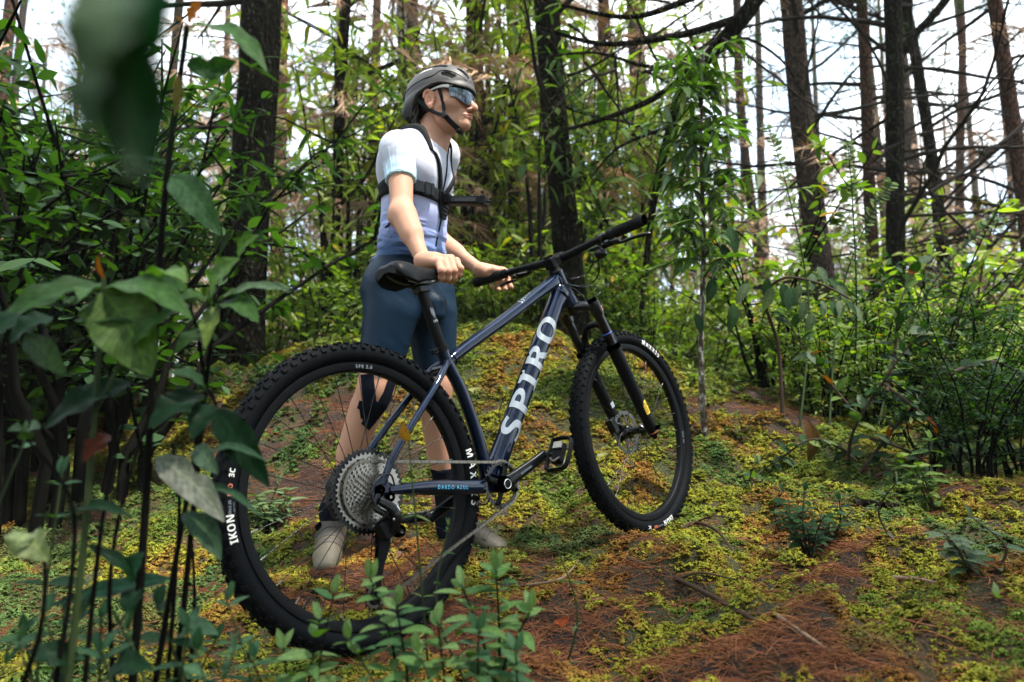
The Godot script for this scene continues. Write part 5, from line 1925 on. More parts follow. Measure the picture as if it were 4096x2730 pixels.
func helmet(person: Node) -> void:
	var h := part("helmet", person)
	h.transform = head_xf()
	var f := Field.new()
	var c := Vector3(-0.012, 0.056, 0)
	var R := Vector3(0.131, 0.096, 0.094)
	f.ell(c, R, 0.004)
	f.ell(c + Vector3(0, -0.026, 0), Vector3(0.1335, 0.066, 0.0965), 0.003)
	f.cap(Vector3(-0.128, 0.018, -0.02), Vector3(-0.128, 0.018, 0.02), 0.018, 0.018, 0.03)
	# vents run fore and aft, following the shell
	var on := func(x: float, z: float, lift: float) -> Vector3:
		var y := sqrt(maxf(0.02, 1.0 - pow((x - c.x) / R.x, 2.0) - pow(z / R.z, 2.0))) * R.y
		return Vector3(x, c.y + y + lift, z)
	for s in [1.0, -1.0]:
		for v in [[-0.040, 0.052, 0.062, 0.055, 0.0075], [0.092, 0.114, 0.034, 0.018, 0.005], [-0.112, -0.094, 0.036, 0.050, 0.008], [0.052, 0.086, 0.078, 0.064, 0.0045]]:
			for k in 4:
				var a0: Vector3 = on.call(lerpf(v[0], v[1], k / 4.0), lerpf(v[2], v[3], k / 4.0) * s, -0.007)
				var a1: Vector3 = on.call(lerpf(v[0], v[1], (k + 1) / 4.0), lerpf(v[2], v[3], (k + 1) / 4.0) * s, -0.007)
				var w: float = (v[4] + 0.0045) * (0.6 + 0.4 * sin(PI * (k + 0.5) / 4.0))
				f.cap(a0, a1, w, w, 0.003, Vector3.ZERO, 1.0, 1)
		f.cap(Vector3(-0.125, 0.050, 0.046 * s), Vector3(-0.098, 0.082, 0.062 * s), 0.010, 0.006, 0.003, Vector3.ZERO, 1.0, 1)
	for k in 4:
		f.cap(on.call(-0.06 + 0.028 * k, 0.0, 0.0), on.call(-0.06 + 0.028 * (k + 1), 0.0, 0.0), 0.007, 0.007, 0.003, Vector3.ZERO, 1.0, 1)
	f.ell(c + Vector3(0.002, -0.012, 0), Vector3(0.108, 0.086, 0.078), 0.004, Basis(), 1)
	var brim := func(p: Vector3) -> float:
		var x := p.x
		var y := 0.024 + 0.022 * smoothstep(0.11, 0.03, x) - 0.010 * smoothstep(0.02, -0.04, x) - 0.062 * smoothstep(-0.03, -0.12, x)
		return y - p.y
	var shell := f.run(0.0026, 0.0, func(p: Vector3, d: float) -> float: return maxf(d, brim.call(p) * 0.85))
	obj("helmet_shell", shell, M.helmet_shell, h)
	for s in [1.0, -1.0]:
		var seam := PackedVector3Array()
		for q in [[-0.128, 0.062], [-0.10, 0.066], [-0.06, 0.070], [-0.01, 0.073], [0.02, 0.074], [0.045, 0.088], [0.07, 0.084], [0.094, 0.070], [0.112, 0.050]]:
			var z: float = sqrt(maxf(0.0, 1.0 - pow((q[0] - c.x) / R.x, 2.0) - pow((q[1] - c.y) / R.y, 2.0))) * R.z
			seam.append(Vector3(q[0], q[1], z * s))
		var sm := MB.new()
		sm.tube(curve(Array(seam), 40), [0.0017], 6)
		obj("shell_seam", sm, M.helmet_foam, h)
	var g := Field.new()
	g.ell(c + Vector3(0, -0.004, 0), Vector3(0.120, 0.085, 0.084), 0.004)
	g.cap(Vector3(-0.118, 0.0, -0.02), Vector3(-0.118, 0.0, 0.02), 0.02, 0.02, 0.02)
	var foam := g.run(0.0045, 0.0, func(p: Vector3, d: float) -> float: return maxf(d, (brim.call(p) - 0.008) * 0.85))
	obj("helmet_liner", foam, M.helmet_foam, h)
	var to := func(p: Vector2) -> Array:
		var q := Vector2(p.x + p.y * 0.25 - 0.008, p.y + 0.108)
		var z := R.z * sqrt(maxf(0.0, 1.0 - pow((q.x - c.x) / R.x, 2.0) - pow((q.y - c.y) / R.y, 2.0)))
		var n := Vector3((q.x - c.x) / (R.x * R.x), (q.y - c.y) / (R.y * R.y), z / (R.z * R.z)).normalized()
		return [Vector3(q.x, q.y, z) + n * 0.0016, n]
	obj("helmet_lettering", lettering("LANOVA", 0.0085, to, 2, true, 2), M.white_print, h)
	# straps
	var st := func(pts: Array, wide: float) -> void:
		var b := MB.new()
		b.tube(curve(pts, 14), [Vector2(wide, 0.0011)], 8, Color.WHITE, true, Vector3(0.1, 0.0, 1.0))
		obj("helmet_strap", b, M.webbing, h)
	st.call([Vector3(0.026, 0.060, 0.076), Vector3(0.031, 0.030, 0.0755), Vector3(0.035, -0.02, 0.068), Vector3(0.034, -0.056, 0.064)], 0.0058)
	st.call([Vector3(-0.055, 0.030, 0.080), Vector3(-0.034, -0.008, 0.082), Vector3(-0.002, -0.042, 0.074), Vector3(0.03, -0.062, 0.0655)], 0.0062)
	st.call([Vector3(0.036, -0.066, 0.0655), Vector3(0.042, -0.080, 0.049), Vector3(0.050, -0.093, 0.032), Vector3(0.056, -0.104, 0.012), Vector3(0.057, -0.106, -0.01)], 0.009)
	var tabs := MB.new()
	tabs.box(Vector3(0.056, -0.109, 0.016), Vector3(0.008, 0.006, 0.012), Basis(Vector3(0, 0, 1), 0.4), 0.003)
	obj("strap_end", tabs, M.webbing, h)
	var bk := MB.new()
	bk.box(Vector3(0.034, -0.062, 0.0675), Vector3(0.0095, 0.0105, 0.004), Basis(Vector3(0, 0, 1), 0.2), 0.0025)
	obj("strap_slider", bk, M.gloss_black, h)
	# sunglasses: one mirrored shield and a pearl arm
	var gl := part("sunglasses", person)
	gl.transform = head_xf()
	var rows := []
	for i in 31:
		var a := lerpf(-1.16, 1.16, i / 30.0)
		var r := PackedVector3Array()
		var u := absf(a) / 1.16
		var lo := -0.006 - 0.024 * smoothstep(1.0, 0.35, u) + 0.022 * smoothstep(0.2, 0.0, u)
		var hi := 0.036 - 0.006 * smoothstep(0.7, 1.0, u)
		for j in 9:
			var y := lerpf(lo, hi, j / 8.0)
			var bulge := 1.0 - 0.10 * pow((y - 0.008) / 0.03, 2.0) * 0.5
			r.append(Vector3(0.030 + 0.084 * cos(a) * bulge, y, 0.077 * sin(a) * bulge))
		rows.append(r)
	var lm := MB.new()
	lm.sheet(rows, false)
	obj("lens", lm, M.mirror_lens, gl)
	var rim := MB.new()
	var top := PackedVector3Array()
	for r in rows:
		top.append(r[8])
	rim.tube(top, [0.0022], 8)
	obj("lens_rim", rim, M.pearl, gl)
	for s in [1.0, -1.0]:
		var b := MB.new()
		b.tube(curve([Vector3(0.066, 0.028, 0.071 * s), Vector3(0.045, 0.034, 0.0765 * s), Vector3(0.018, 0.036, 0.0775 * s), Vector3(-0.006, 0.032, 0.078 * s), Vector3(-0.018, 0.022, 0.077 * s)], 14), [Vector2(0.0065, 0.0018), Vector2(0.0062, 0.0018), Vector2(0.0058, 0.0018), Vector2(0.0054, 0.0018), Vector2(0.005, 0.0018), Vector2(0.0045, 0.0018), Vector2(0.004, 0.0018)], 10, Color.WHITE, true, Vector3(0, 0, 1))
		obj("temple_arm", b, M.pearl, gl)
		var e := MB.new()
		e.ball(Vector3(0.073, 0.008, 0.031 * s), Vector3(0.0125, 0.0125, 0.0125), 8, Color(0.6, 0.58, 0.55))
		obj("eyeball", e, M.skin, gl)
	var np := MB.new()
	np.box(Vector3(0.107, -0.012, 0.011), Vector3(0.004, 0.010, 0.003), Basis(Vector3(0, 1, 0), 0.4), 0.002)
	obj("nose_pad", np, M.matt_black, gl)
	# wavy hair below the helmet at the nape
	var hm := MB.new()
	var r2 := RandomNumberGenerator.new()
	r2.seed = 8
	for i in 150:
		var z := r2.randf_range(-0.066, 0.074)
		var x := -0.036 - 0.066 * sqrt(maxf(0.0, 1.0 - pow(z / 0.08, 2.0))) * r2.randf_range(0.8, 1.0)
		var y := r2.randf_range(-0.03, 0.03)
		var l := r2.randf_range(0.06, 0.105)
		var ph := r2.randf() * TAU
		var pts := PackedVector3Array()
		for k in 9:
			var t := k / 8.0
			pts.append(Vector3(x - 0.014 * t + 0.007 * sin(ph + t * 6.5) - 0.012 * t * t + (0.02 if i % 3 == 0 else 0.0) * t, y - l * t, z * (1.0 + 0.1 * t) + 0.007 * cos(ph * 1.7 + t * 5.0)))
		var g2 := r2.randf_range(0.55, 1.5)
		hm.tube(pts, [0.0028, 0.0038, 0.004, 0.0036, 0.0034, 0.003, 0.0025, 0.0018, 0.0007], 5, Color(0.012 * g2, 0.0075 * g2, 0.005 * g2))
	var hair := obj("hair", hm, M.hair, person)
	hair.transform = head_xf()
	hair.set_meta("kind", "stuff")

# ---------------------------------------------------------------- the land
var bump := FastNoiseLite.new()
var patch := FastNoiseLite.new()
var litter_spots := []

func height(x: float, z: float) -> float:
	var d := -z
	var plane := 0.014 + 0.1015 * (clampf(x, -1.6, 2.6) + 0.308) + 0.0934 * (clampf(d, -3.0, 5.0) - 1.801)
	var w := 3.2 if x < -0.2 else 2.4
	var crest := 0.27 + 1.0 * exp(-pow((x + 0.2) / w, 2.0)) + 0.02 * maxf(d - 5.2, 0.0)
	crest = lerpf(crest, 0.9 + 0.006 * d, smoothstep(7.0, 14.0, d))
	var h := lerpf(plane, crest, smoothstep(2.55, 5.1, d))
	h += 0.05 * exp(-(pow(x + 0.62, 2.0) + pow(z + 2.32, 2.0)) / 0.16) - 0.012 * exp(-(pow(x + 0.31, 2.0) + pow(z + 1.8, 2.0)) / 0.06)
	# a small eroded bank between the wheels and a hummock in front of it
	h -= 0.12 * exp(-pow((x - 0.42) / 0.22, 2.0) - pow((z + 2.06) / 0.13, 2.0))
	h += 0.035 * exp(-pow((x - 0.62) / 0.3, 2.0) - pow((z + 1.78) / 0.16, 2.0))
	var calm := 1.0
	for q in [Vector2(-0.308, -1.801), Vector2(0.515, -2.64), Vector2(-0.62, -2.4), Vector2(-0.05, -2.56)]:
		calm -= exp(-(Vector2(x, z) - q).length_squared() / 0.055)
	if d < 9.0:
		h += maxf(calm, 0.0) * (0.085 * bump.get_noise_2d(x * 1.5, z * 1.5) + 0.05 * bump.get_noise_2d(x * 4.2 + 9.0, z * 4.2) + 0.02 * bump.get_noise_2d(x * 12.0, z * 12.0))
	return h

func on_ground(px: float, py: float) -> Vector3:
	var o := Vector3(0, 0.5, 0)
	var dir := (at(px, py, 1.0) - o)
	var t := 0.4
	while t < 30.0:
		var p := o + dir * t
		if p.y < height(p.x, p.z):
			break
		t += 0.02
	return o + dir * t

func litter(x: float, z: float) -> float:
	var m := 0.0
	for s in litter_spots:
		m = maxf(m, 1.0 - Vector2(x - s.x, z - s.y).length() / s.z)
	return clampf(m * 1.25 + patch.get_noise_2d(x * 2.6, z * 2.6) * 1.5 + patch.get_noise_2d(x * 9.0, z * 9.0) * 0.8 - 0.16, 0.0, 1.0)

func ground() -> void:
	bump.seed = 4
	bump.frequency = 1.0
	bump.fractal_octaves = 3
	patch.seed = 21
	patch.frequency = 1.0
	patch.fractal_octaves = 4
	for s in [[700, 960, 0.75], [640, 900, 0.6], [760, 1110, 0.5], [830, 1250, 0.4], [900, 1340, 0.5], [1150, 1420, 0.5], [1380, 1470, 0.42], [1560, 1530, 0.36], [1250, 1330, 0.3], [1500, 1380, 0.24], [1750, 1500, 0.25], [1730, 940, 0.5], [1000, 1180, 0.3], [1850, 1330, 0.2]]:
		var g := on_ground(s[0], s[1])
		litter_spots.append(Vector3(g.x, g.z, s[2]))
	var xs := []
	var zs := []
	var v := -4.2
	while v < 4.2:
		xs.append(v)
		v += 0.05
	var st := 0.08
	var e := 4.2
	while e < 160.0:
		xs.append(e)
		xs.push_front(-e)
		st *= 1.28
		e += st
	v = -6.6
	while v < 0.6:
		zs.append(v)
		v += 0.045
	st = 0.08
	e = 0.0
	while e < 190.0:
		zs.push_front(-6.6 - 0.045 - e)
		if e < 40.0:
			zs.append(0.62 + e)
		st *= 1.28
		e += st
	var rows := []
	for z in zs:
		var r := PackedVector3Array()
		for x in xs:
			r.append(Vector3(x, height(x, z), z))
		rows.append(r)
	var m := MB.new()
	m.sheet(rows, false)
	for i in m.v.size():
		if m.n[i].y < 0.0:
			m.n[i] = -m.n[i]
		var p := m.v[i]
		var l := litter(p.x, p.z)
		var q := patch.get_noise_2d(p.x * 0.9 + 30.0, p.z * 0.9)
		var moss := Color(0.055, 0.068, 0.010).lerp(Color(0.075, 0.045, 0.012), smoothstep(-0.1, 0.4, q))
		m.c[i] = moss.lerp(Color(0.032, 0.014, 0.008), l)
	for i in range(0, m.ix.size(), 3):
		var a := m.ix[i]
		var b := m.ix[i + 1]
		var c := m.ix[i + 2]
		if (m.v[b] - m.v[a]).cross(m.v[c] - m.v[a]).y > 0.0:
			m.ix[i + 1] = c
			m.ix[i + 2] = b
	var g := obj("ground", m, M.soil, self)
	g.set_meta("kind", "structure")
	g.set_meta("label", "mossy forest bank strewn with brown pine needles")
	moss_cover()
	needle_litter()

func moss_cover() -> void:
	var r := RandomNumberGenerator.new()
	r.seed = 77
	# one sprig: short feathery fronds that rise and arch over
	var variants := []
	for k in 3:
		var b := MB.new()
		for i in 11:
			var a := TAU * i / 11.0 + r.randf() * 0.5
			var d := Vector3(cos(a), 0, sin(a))
			var s := Vector3(-d.z, 0, d.x)
			var reach := r.randf_range(0.45, 1.0)
			var up := r.randf_range(0.35, 0.9)
			var p := [Vector3.ZERO, d * 0.45 * reach + Vector3(0, up, 0), d * reach + Vector3(0, up * 0.75, 0)]
			var w := [0.06, 0.2, 0.0]
			var f := b.v.size()
			for j in 3:
				b.put(p[j] - s * w[j] + Vector3(0, -0.06 if j == 1 else 0.0, 0), (Vector3.UP + d * 0.4 - s * 0.5).normalized(), Vector2.ZERO, Color.WHITE)
				b.put(p[j], (Vector3.UP + d * 0.4).normalized(), Vector2.ZERO, Color.WHITE)
				b.put(p[j] + s * w[j] + Vector3(0, -0.06 if j == 1 else 0.0, 0), (Vector3.UP + d * 0.4 + s * 0.5).normalized(), Vector2.ZERO, Color.WHITE)
			for j in 2:
				for h in 2:
					b.quad(f + j * 3 + h, f + j * 3 + h + 1, f + j * 3 + h + 4, f + j * 3 + h + 3)
		variants.append(b.mesh())
	var xs := [[], [], []]
	var cs := [[], [], []]
	for i in 470000:
		var d := 0.7 + 5.8 * pow(r.randf(), 0.85)
		var x := r.randf_range(-0.8, 0.8) * d
		var z := -d
		var l := litter(x, z)
		if l > r.randf_range(0.08, 0.75):
			continue
		var clump := patch.get_noise_2d(x * 7.0, z * 7.0)
		if clump < -0.32 and r.randf() < 0.6:
			continue
		var s := r.randf_range(0.0065, 0.0125) * (0.75 + 0.20 * d) * (1.0 + 0.6 * clump)
		var b := Basis(Vector3.UP, r.randf() * TAU).rotated(Vector3(r.randf() - 0.5, 0, r.randf() - 0.5).normalized(), r.randf() * 0.6).scaled(Vector3(s, s * r.randf_range(0.8, 1.5), s))
		var p := Vector3(x, height(x, z) - 0.002 + 0.02 * maxf(clump, -0.1), z)
		var q := patch.get_noise_2d(x * 1.3 + 50.0, z * 1.3) + 0.35 * patch.get_noise_2d(x * 5.0, z * 5.0 + 70.0) + r.randf_range(-0.15, 0.15) - 0.22 * smoothstep(2.2, 3.4, d) + 0.06
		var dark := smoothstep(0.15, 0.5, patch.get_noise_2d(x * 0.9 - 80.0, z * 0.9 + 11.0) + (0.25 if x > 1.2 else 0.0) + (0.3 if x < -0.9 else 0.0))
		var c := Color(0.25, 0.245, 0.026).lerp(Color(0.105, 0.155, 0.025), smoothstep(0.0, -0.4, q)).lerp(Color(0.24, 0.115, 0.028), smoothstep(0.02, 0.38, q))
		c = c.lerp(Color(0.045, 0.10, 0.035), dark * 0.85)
		c *= r.randf_range(0.55, 1.15)
		var k := i % 3
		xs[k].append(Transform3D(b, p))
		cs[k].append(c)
	var moss := Node3D.new()
	moss.name = "moss"
	add_child(moss)
	moss.set_meta("kind", "stuff")
	moss.set_meta("label", "yellow-green feathery moss covering the bank")
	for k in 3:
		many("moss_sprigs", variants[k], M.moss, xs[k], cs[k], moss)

func needle_litter() -> void:
	var r := RandomNumberGenerator.new()
	r.seed = 78
	var b := MB.new()
	b.tube(PackedVector3Array([Vector3(0, 0, -0.5), Vector3(0.02, 0.05, -0.1), Vector3(0.0, 0.04, 0.3), Vector3(-0.05, 0.0, 0.5)]), [0.008, 0.011, 0.010, 0.005], 3, Color.WHITE, false)
	var mesh := b.mesh()
	var xs := []
	var cs := []
	for i in 150000:
		var d := 0.8 + 5.4 * pow(r.randf(), 1.3)
		var x := r.randf_range(-0.8, 0.8) * d
		var z := -d
		var l := litter(x, z)
		if r.randf() > l * 1.1 + 0.11:
			continue
		var s := r.randf_range(0.035, 0.085)
		var bs := Basis(Vector3.UP, r.randf() * TAU) * Basis(Vector3.RIGHT, r.randf_range(-0.28, 0.28)) * Basis(Vector3(0, 0, 1), r.randf() * TAU)
		xs.append(Transform3D(bs.scaled_local(Vector3(s * 1.1, s * 1.1, s)), Vector3(x, height(x, z) + r.randf_range(0.001, 0.020), z)))
		var t := r.randf()
		cs.append(Color(0.155, 0.050, 0.020).lerp(Color(0.28, 0.12, 0.05), t * t) * r.randf_range(0.5, 1.2))
	var n := many("pine_needles", mesh, M.needle, xs, cs, self)
	n.set_meta("label", "fallen reddish brown pine needles on the bank")

func plant_materials() -> void:
	mat("soil", Color.WHITE, 0.95)
	M.soil.vertex_color_use_as_albedo = true
	var im := noise_img(9, 0.05, 512, 5)
	M.soil.albedo_texture = noise_tex(9, 0.05, [[0.0, Color(0.45, 0.42, 0.4)], [0.5, Color(0.8, 0.8, 0.78)], [1.0, Color(1, 1, 1)]], 512, 5)
	M.soil.uv1_triplanar = true
	M.soil.uv1_world_triplanar = true
	M.soil.uv1_scale = Vector3(3, 3, 3)
	M.soil.heightmap_enabled = true
	M.soil.heightmap_texture = ImageTexture.create_from_image(im)
	M.soil.heightmap_scale = 2.0
	mat("moss", Color.WHITE, 0.85, 0.0, 0.2)
	M.moss.vertex_color_use_as_albedo = true
	M.moss.backlight_enabled = true
	M.moss.backlight = Color(0.5, 0.5, 0.2)
	mat("needle", Color.WHITE, 0.75, 0.0, 0.3)
	M.needle.vertex_color_use_as_albedo = true
	# leaves: colour from the leaf itself, veins from a texture
	var vein := Image.create(128, 256, false, Image.FORMAT_RGB8)
	var fn := FastNoiseLite.new()
	fn.seed = 6
	fn.frequency = 0.03
	for y in 256:
		for x in 128:
			var u := x / 127.0
			var t := y / 255.0
			var a := absf(u - 0.5) * 2.0
			var k := 0.74 + 0.2 * fn.get_noise_2d(x, y)
			var ph := fposmod(t * 11.0 - a * 2.4, 1.0)
			k += 0.24 * exp(-pow((ph - 0.5) / 0.07, 2.0)) * (1.0 - a * 0.6)
			k -= 0.18 * exp(-pow((ph - 0.64) / 0.08, 2.0))
			var c := Color(k, k, k)
			c = c.lerp(Color(1.0, 1.0, 0.85), exp(-pow(a / 0.035, 2.0)) * 0.9)
			vein.set_pixel(x, y, c)
	var vt := ImageTexture.create_from_image(vein)
	for q in [["leaf", 0.42, Color(0.75, 0.9, 0.3)], ["leaf_far", 0.5, Color(0.85, 1.0, 0.3)]]:
		var m := mat(q[0], Color.WHITE, q[1] + 0.1, 0.0, 0.2)
		m.vertex_color_use_as_albedo = true
		m.backlight_enabled = true
		m.backlight = q[2]
	M.leaf.albedo_texture = vt
	mat("stem_green", lin(0.022, 0.036, 0.012), 0.7, 0.0, 0.25)
	mat("stem_dark", lin(0.0035, 0.0035, 0.003), 0.8, 0.0, 0.12)
	mat("stem_brown", lin(0.035, 0.022, 0.014), 0.8, 0.0, 0.3)
	mat("dead_wood", lin(0.016, 0.013, 0.011), 0.9, 0.0, 0.2)
	mat("pale_twig", lin(0.19, 0.12, 0.075), 0.9)
	mat("dead_spray", Color.WHITE, 0.9)
	M.dead_spray.vertex_color_use_as_albedo = true
	bark("bark_dark", 41, [[0.0, lin(0.001, 0.001, 0.0008)], [0.55, lin(0.005, 0.0044, 0.0034)], [0.72, lin(0.011, 0.010, 0.007)], [0.8, lin(0.06, 0.06, 0.045)], [1.0, lin(0.12, 0.12, 0.095)]])
	bark("bark_brown", 42, [[0.0, lin(0.008, 0.006, 0.005)], [0.45, lin(0.036, 0.026, 0.022)], [0.7, lin(0.07, 0.052, 0.044)], [1.0, lin(0.15, 0.12, 0.10)]])
	bark("bark_red", 43, [[0.0, lin(0.010, 0.006, 0.005)], [0.45, lin(0.045, 0.024, 0.018)], [0.7, lin(0.085, 0.048, 0.036)], [1.0, lin(0.17, 0.11, 0.085)]])
	bark("bark_lichen", 44, [[0.0, lin(0.02, 0.016, 0.012)], [0.5, lin(0.07, 0.055, 0.042)], [0.62, lin(0.12, 0.10, 0.08)], [0.72, lin(0.40, 0.39, 0.35)], [1.0, lin(0.5, 0.5, 0.46)]])

func bark(called: String, seed_: int, ramp_: Array) -> void:
	var m := mat(called, Color.WHITE, 0.95, 0.0, 0.1)
	m.albedo_texture = noise_tex(seed_, 0.028, ramp_, 512, 5, FastNoiseLite.TYPE_SIMPLEX_SMOOTH, Vector2(1, 2.2))
	m.heightmap_enabled = true
	m.heightmap_texture = ImageTexture.create_from_image(noise_img(seed_ + 50, 0.03, 512, 5, FastNoiseLite.TYPE_CELLULAR, Vector2(1, 3)))
	m.heightmap_scale = 4.0
	m.uv1_triplanar = true
	m.uv1_scale = Vector3(2.2, 2.2, 2.2)

# a leaf of length 1 along z, `wide` across, folded along its midrib and bowed
func leaf_mesh(wide: float, fold_: float, bow: float, segs: int, peak := 0.42, col := Color.WHITE, twist := 0.0) -> MB:
	var rows := []
	for i in segs + 1:
		var t := float(i) / segs
		var w := wide * 0.5 * pow(sin(PI * pow(clampf(t, 0.0, 1.0), log(0.5) / log(peak))), 0.85) if t > 0.0 and t < 1.0 else 0.002
		var y := -bow * t * t
		var r := PackedVector3Array()
		for j in [-1.0, 0.0, 1.0]:
			r.append(Vector3(j * w, y + absf(j) * w * fold_ + twist * j * w * t, t))
		rows.append(r)
	var m := MB.new()
	m.sheet(rows, false, col)
	return m

func leaf_xf(p: Vector3, dir: Vector3, up: Vector3, size: float) -> Transform3D:
	var z := dir.normalized()
	var x := up.cross(z)
	if x.length() < 0.05:
		x = Vector3.RIGHT.cross(z)
	x = x.normalized()
	return Transform3D(Basis(x * size, z.cross(x) * size, z * size), p)

# ---------------------------------------------------------------- trees
func trunk_mesh(path: PackedVector3Array, r0: float, r1: float, seed_: int, sides := 22, flare := 0.35) -> MB:
	var f := FastNoiseLite.new()
	f.seed = seed_
	f.frequency = 1.0
	f.fractal_octaves = 3
	var rows := []
	var k := path.size()
	for i in k:
		var t := float(i) / (k - 1)
		var r := lerpf(r0, r1, t) * (1.0 + flare * exp(-t * 22.0))
		var ring := PackedVector3Array()
		for j in sides:
			var a := TAU * j / sides
			var q := Vector3(cos(a), 0, sin(a))
			var p := path[i] + q * r
			var n := f.get_noise_3d(q.x * 2.2 + seed_, p.y * 1.1, q.z * 2.2) * 0.10 + f.get_noise_3d(q.x * 7.0, p.y * 5.0, q.z * 7.0 + seed_) * 0.07
			ring.append(path[i] + q * r * (1.0 + n))
		rows.append(ring)
	var m := MB.new()
	m.sheet(rows, true, Color.WHITE, 1.0, path[0].distance_to(path[-1]))
	m.fan(rows[-1], Vector3.UP)
	return m

func dead_limb(r: RandomNumberGenerator, o: Vector3, dir: Vector3, length: float, rad: float, sag: float, twigs := 7, col := Color.WHITE) -> MB:
	var m := MB.new()
	var path := PackedVector3Array()
	var p := o
	var d := dir.normalized()
	var n := 9
	var radii := []
	for i in n + 1:
		path.append(p)
		radii.append(lerpf(rad, rad * 0.16, float(i) / n))
		p += d * (length / n)
		d = (d + Vector3(r.randf_range(-0.16, 0.16), r.randf_range(-0.14, 0.14) - sag * 0.06, r.randf_range(-0.16, 0.16))).normalized()
	m.tube(path, radii, 6, col)
	for i in twigs:
		var k := r.randi_range(2, n - 1)
		var t := (path[k] - path[k - 1]).normalized()
		var s := (t + Vector3(r.randf_range(-1, 1), r.randf_range(-0.8, 0.8), r.randf_range(-1, 1)) * 0.85).normalized()
		var l := length * r.randf_range(0.12, 0.4)
		var q := path[k]
		var q2 := q + s * l * 0.5 + Vector3(0, r.randf_range(-0.03, 0.03), 0)
		var q3 := q + s * l + Vector3(0, -0.08 * l, 0)
		m.tube(PackedVector3Array([q, q2, q3]), [radii[k] * 0.55, radii[k] * 0.38, radii[k] * 0.14], 5, col, false)
		for h in 2:
			var u := q2.lerp(q3, r.randf_range(0.0, 0.7))
			var v2 := (s + Vector3(r.randf_range(-1, 1), r.randf_range(-0.9, 0.6), r.randf_range(-1, 1)) * 0.9).normalized()
			m.tube(PackedVector3Array([u, u + v2 * l * r.randf_range(0.25, 0.55)]), [radii[k] * 0.26, radii[k] * 0.1], 4, col, false)
	return m

var needle_tuft: Mesh
var spray: Mesh

func make_tufts() -> void:
	var r := RandomNumberGenerator.new()
	r.seed = 15
	var b := MB.new()
	for i in 34:
		var d := Vector3(r.randf_range(-1, 1), r.randf_range(-0.7, 1), r.randf_range(-1, 1)).normalized()
		var s := d.cross(Vector3(r.randf() - 0.5, r.randf() - 0.5, r.randf() - 0.5)).normalized() * 0.016
		var f := b.v.size()
		var n := s.cross(d).normalized()
		b.put(-s, n, Vector2.ZERO, Color.WHITE)
		b.put(s, n, Vector2.ZERO, Color.WHITE)
		b.put(d * r.randf_range(0.7, 1.0) + Vector3(0, -0.12, 0), n, Vector2.ZERO, Color.WHITE)
		b.tri(f, f + 1, f + 2)
	needle_tuft = b.mesh()
	# a drooping spray of dead twigs and brown needles
	b = MB.new()
	for i in 16:
		var a := r.randf_range(-0.7, 0.7)
		var t := r.randf_range(0.0, 0.7)
		var p := Vector3(0, -0.1 * t, t)
		var d := Vector3(sin(a), r.randf_range(-0.7, 0.15), cos(a)).normalized()
		var l := r.randf_range(0.2, 0.5)
		var s := d.cross(Vector3.UP).normalized() * 0.010
		for k in 2:
			var s2 := s if k == 0 else d.cross(s).normalized() * 0.010
			var f := b.v.size()
			var n := s2.cross(d).normalized()
			b.put(p - s2, n, Vector2.ZERO, Color.WHITE)
			b.put(p + s2, n, Vector2.ZERO, Color.WHITE)
			b.put(p + d * l + Vector3(0, -0.1 * l, 0), n, Vector2.ZERO, Color.WHITE)
			b.tri(f, f + 1, f + 2)
		for k in 5:
			var q := p + d * l * r.randf_range(0.2, 1.0)
			var e := (d + Vector3(r.randf_range(-1, 1), r.randf_range(-1, 0.5), r.randf_range(-1, 1))).normalized()
			var s3 := e.cross(Vector3(0.3, 1, 0.2)).normalized() * 0.005
			var f := b.v.size()
			var n := s3.cross(e).normalized()
			b.put(q - s3, n, Vector2.ZERO, Color.WHITE)
			b.put(q + s3, n, Vector2.ZERO, Color.WHITE)
			b.put(q + e * 0.16, n, Vector2.ZERO, Color.WHITE)
			b.tri(f, f + 1, f + 2)
	spray = b.mesh()

func crown(parent: Node, r: RandomNumberGenerator, axis: Callable, y0: float, y1: float, wide: float, count: int, tone: Color) -> void:
	var xs := []
	var cs := []
	for i in count:
		var t := pow(r.randf(), 0.9)
		var y := lerpf(y0, y1, t)
		var reach := wide * (1.0 - 0.75 * t) * sqrt(r.randf())
		# foliage keeps to whorls of branches
		var a := (floorf(r.randf() * 7.0) + r.randf_range(-0.16, 0.16)) / 7.0 * TAU + y * 2.4
		var c: Vector3 = axis.call(y)
		var p := c + Vector3(cos(a) * reach, -reach * 0.16 + r.randf_range(-0.16, 0.16), sin(a) * reach)
		var s := r.randf_range(0.10, 0.21)
		xs.append(Transform3D(Basis(Vector3(r.randf() - 0.5, r.randf() - 0.5, r.randf() - 0.5).normalized(), r.randf() * TAU).scaled(Vector3.ONE * s), p))
		cs.append(tone * r.randf_range(0.6, 1.4))
	many("crown", needle_tuft, M.leaf_far, xs, cs, parent)

func sprays(parent: Node, r: RandomNumberGenerator, axis: Callable, y0: float, y1: float, wide: float, count: int) -> void:
	var xs := []
	var cs := []
	for i in count:
		var y := lerpf(y0, y1, r.randf())
		var a := r.randf() * TAU
		var c: Vector3 = axis.call(y)
		var d := Vector3(cos(a), r.randf_range(-0.45, 0.25), sin(a))
		var s := r.randf_range(0.5, 1.2)
		xs.append(leaf_xf(c + d * wide * r.randf() * 0.8, d, Vector3.UP, s))
		cs.append(Color(0.30, 0.18, 0.11).lerp(Color(0.52, 0.36, 0.24), r.randf()) * r.randf_range(0.6, 1.2))
	many("dead_sprays", spray, M.dead_spray, xs, cs, parent)

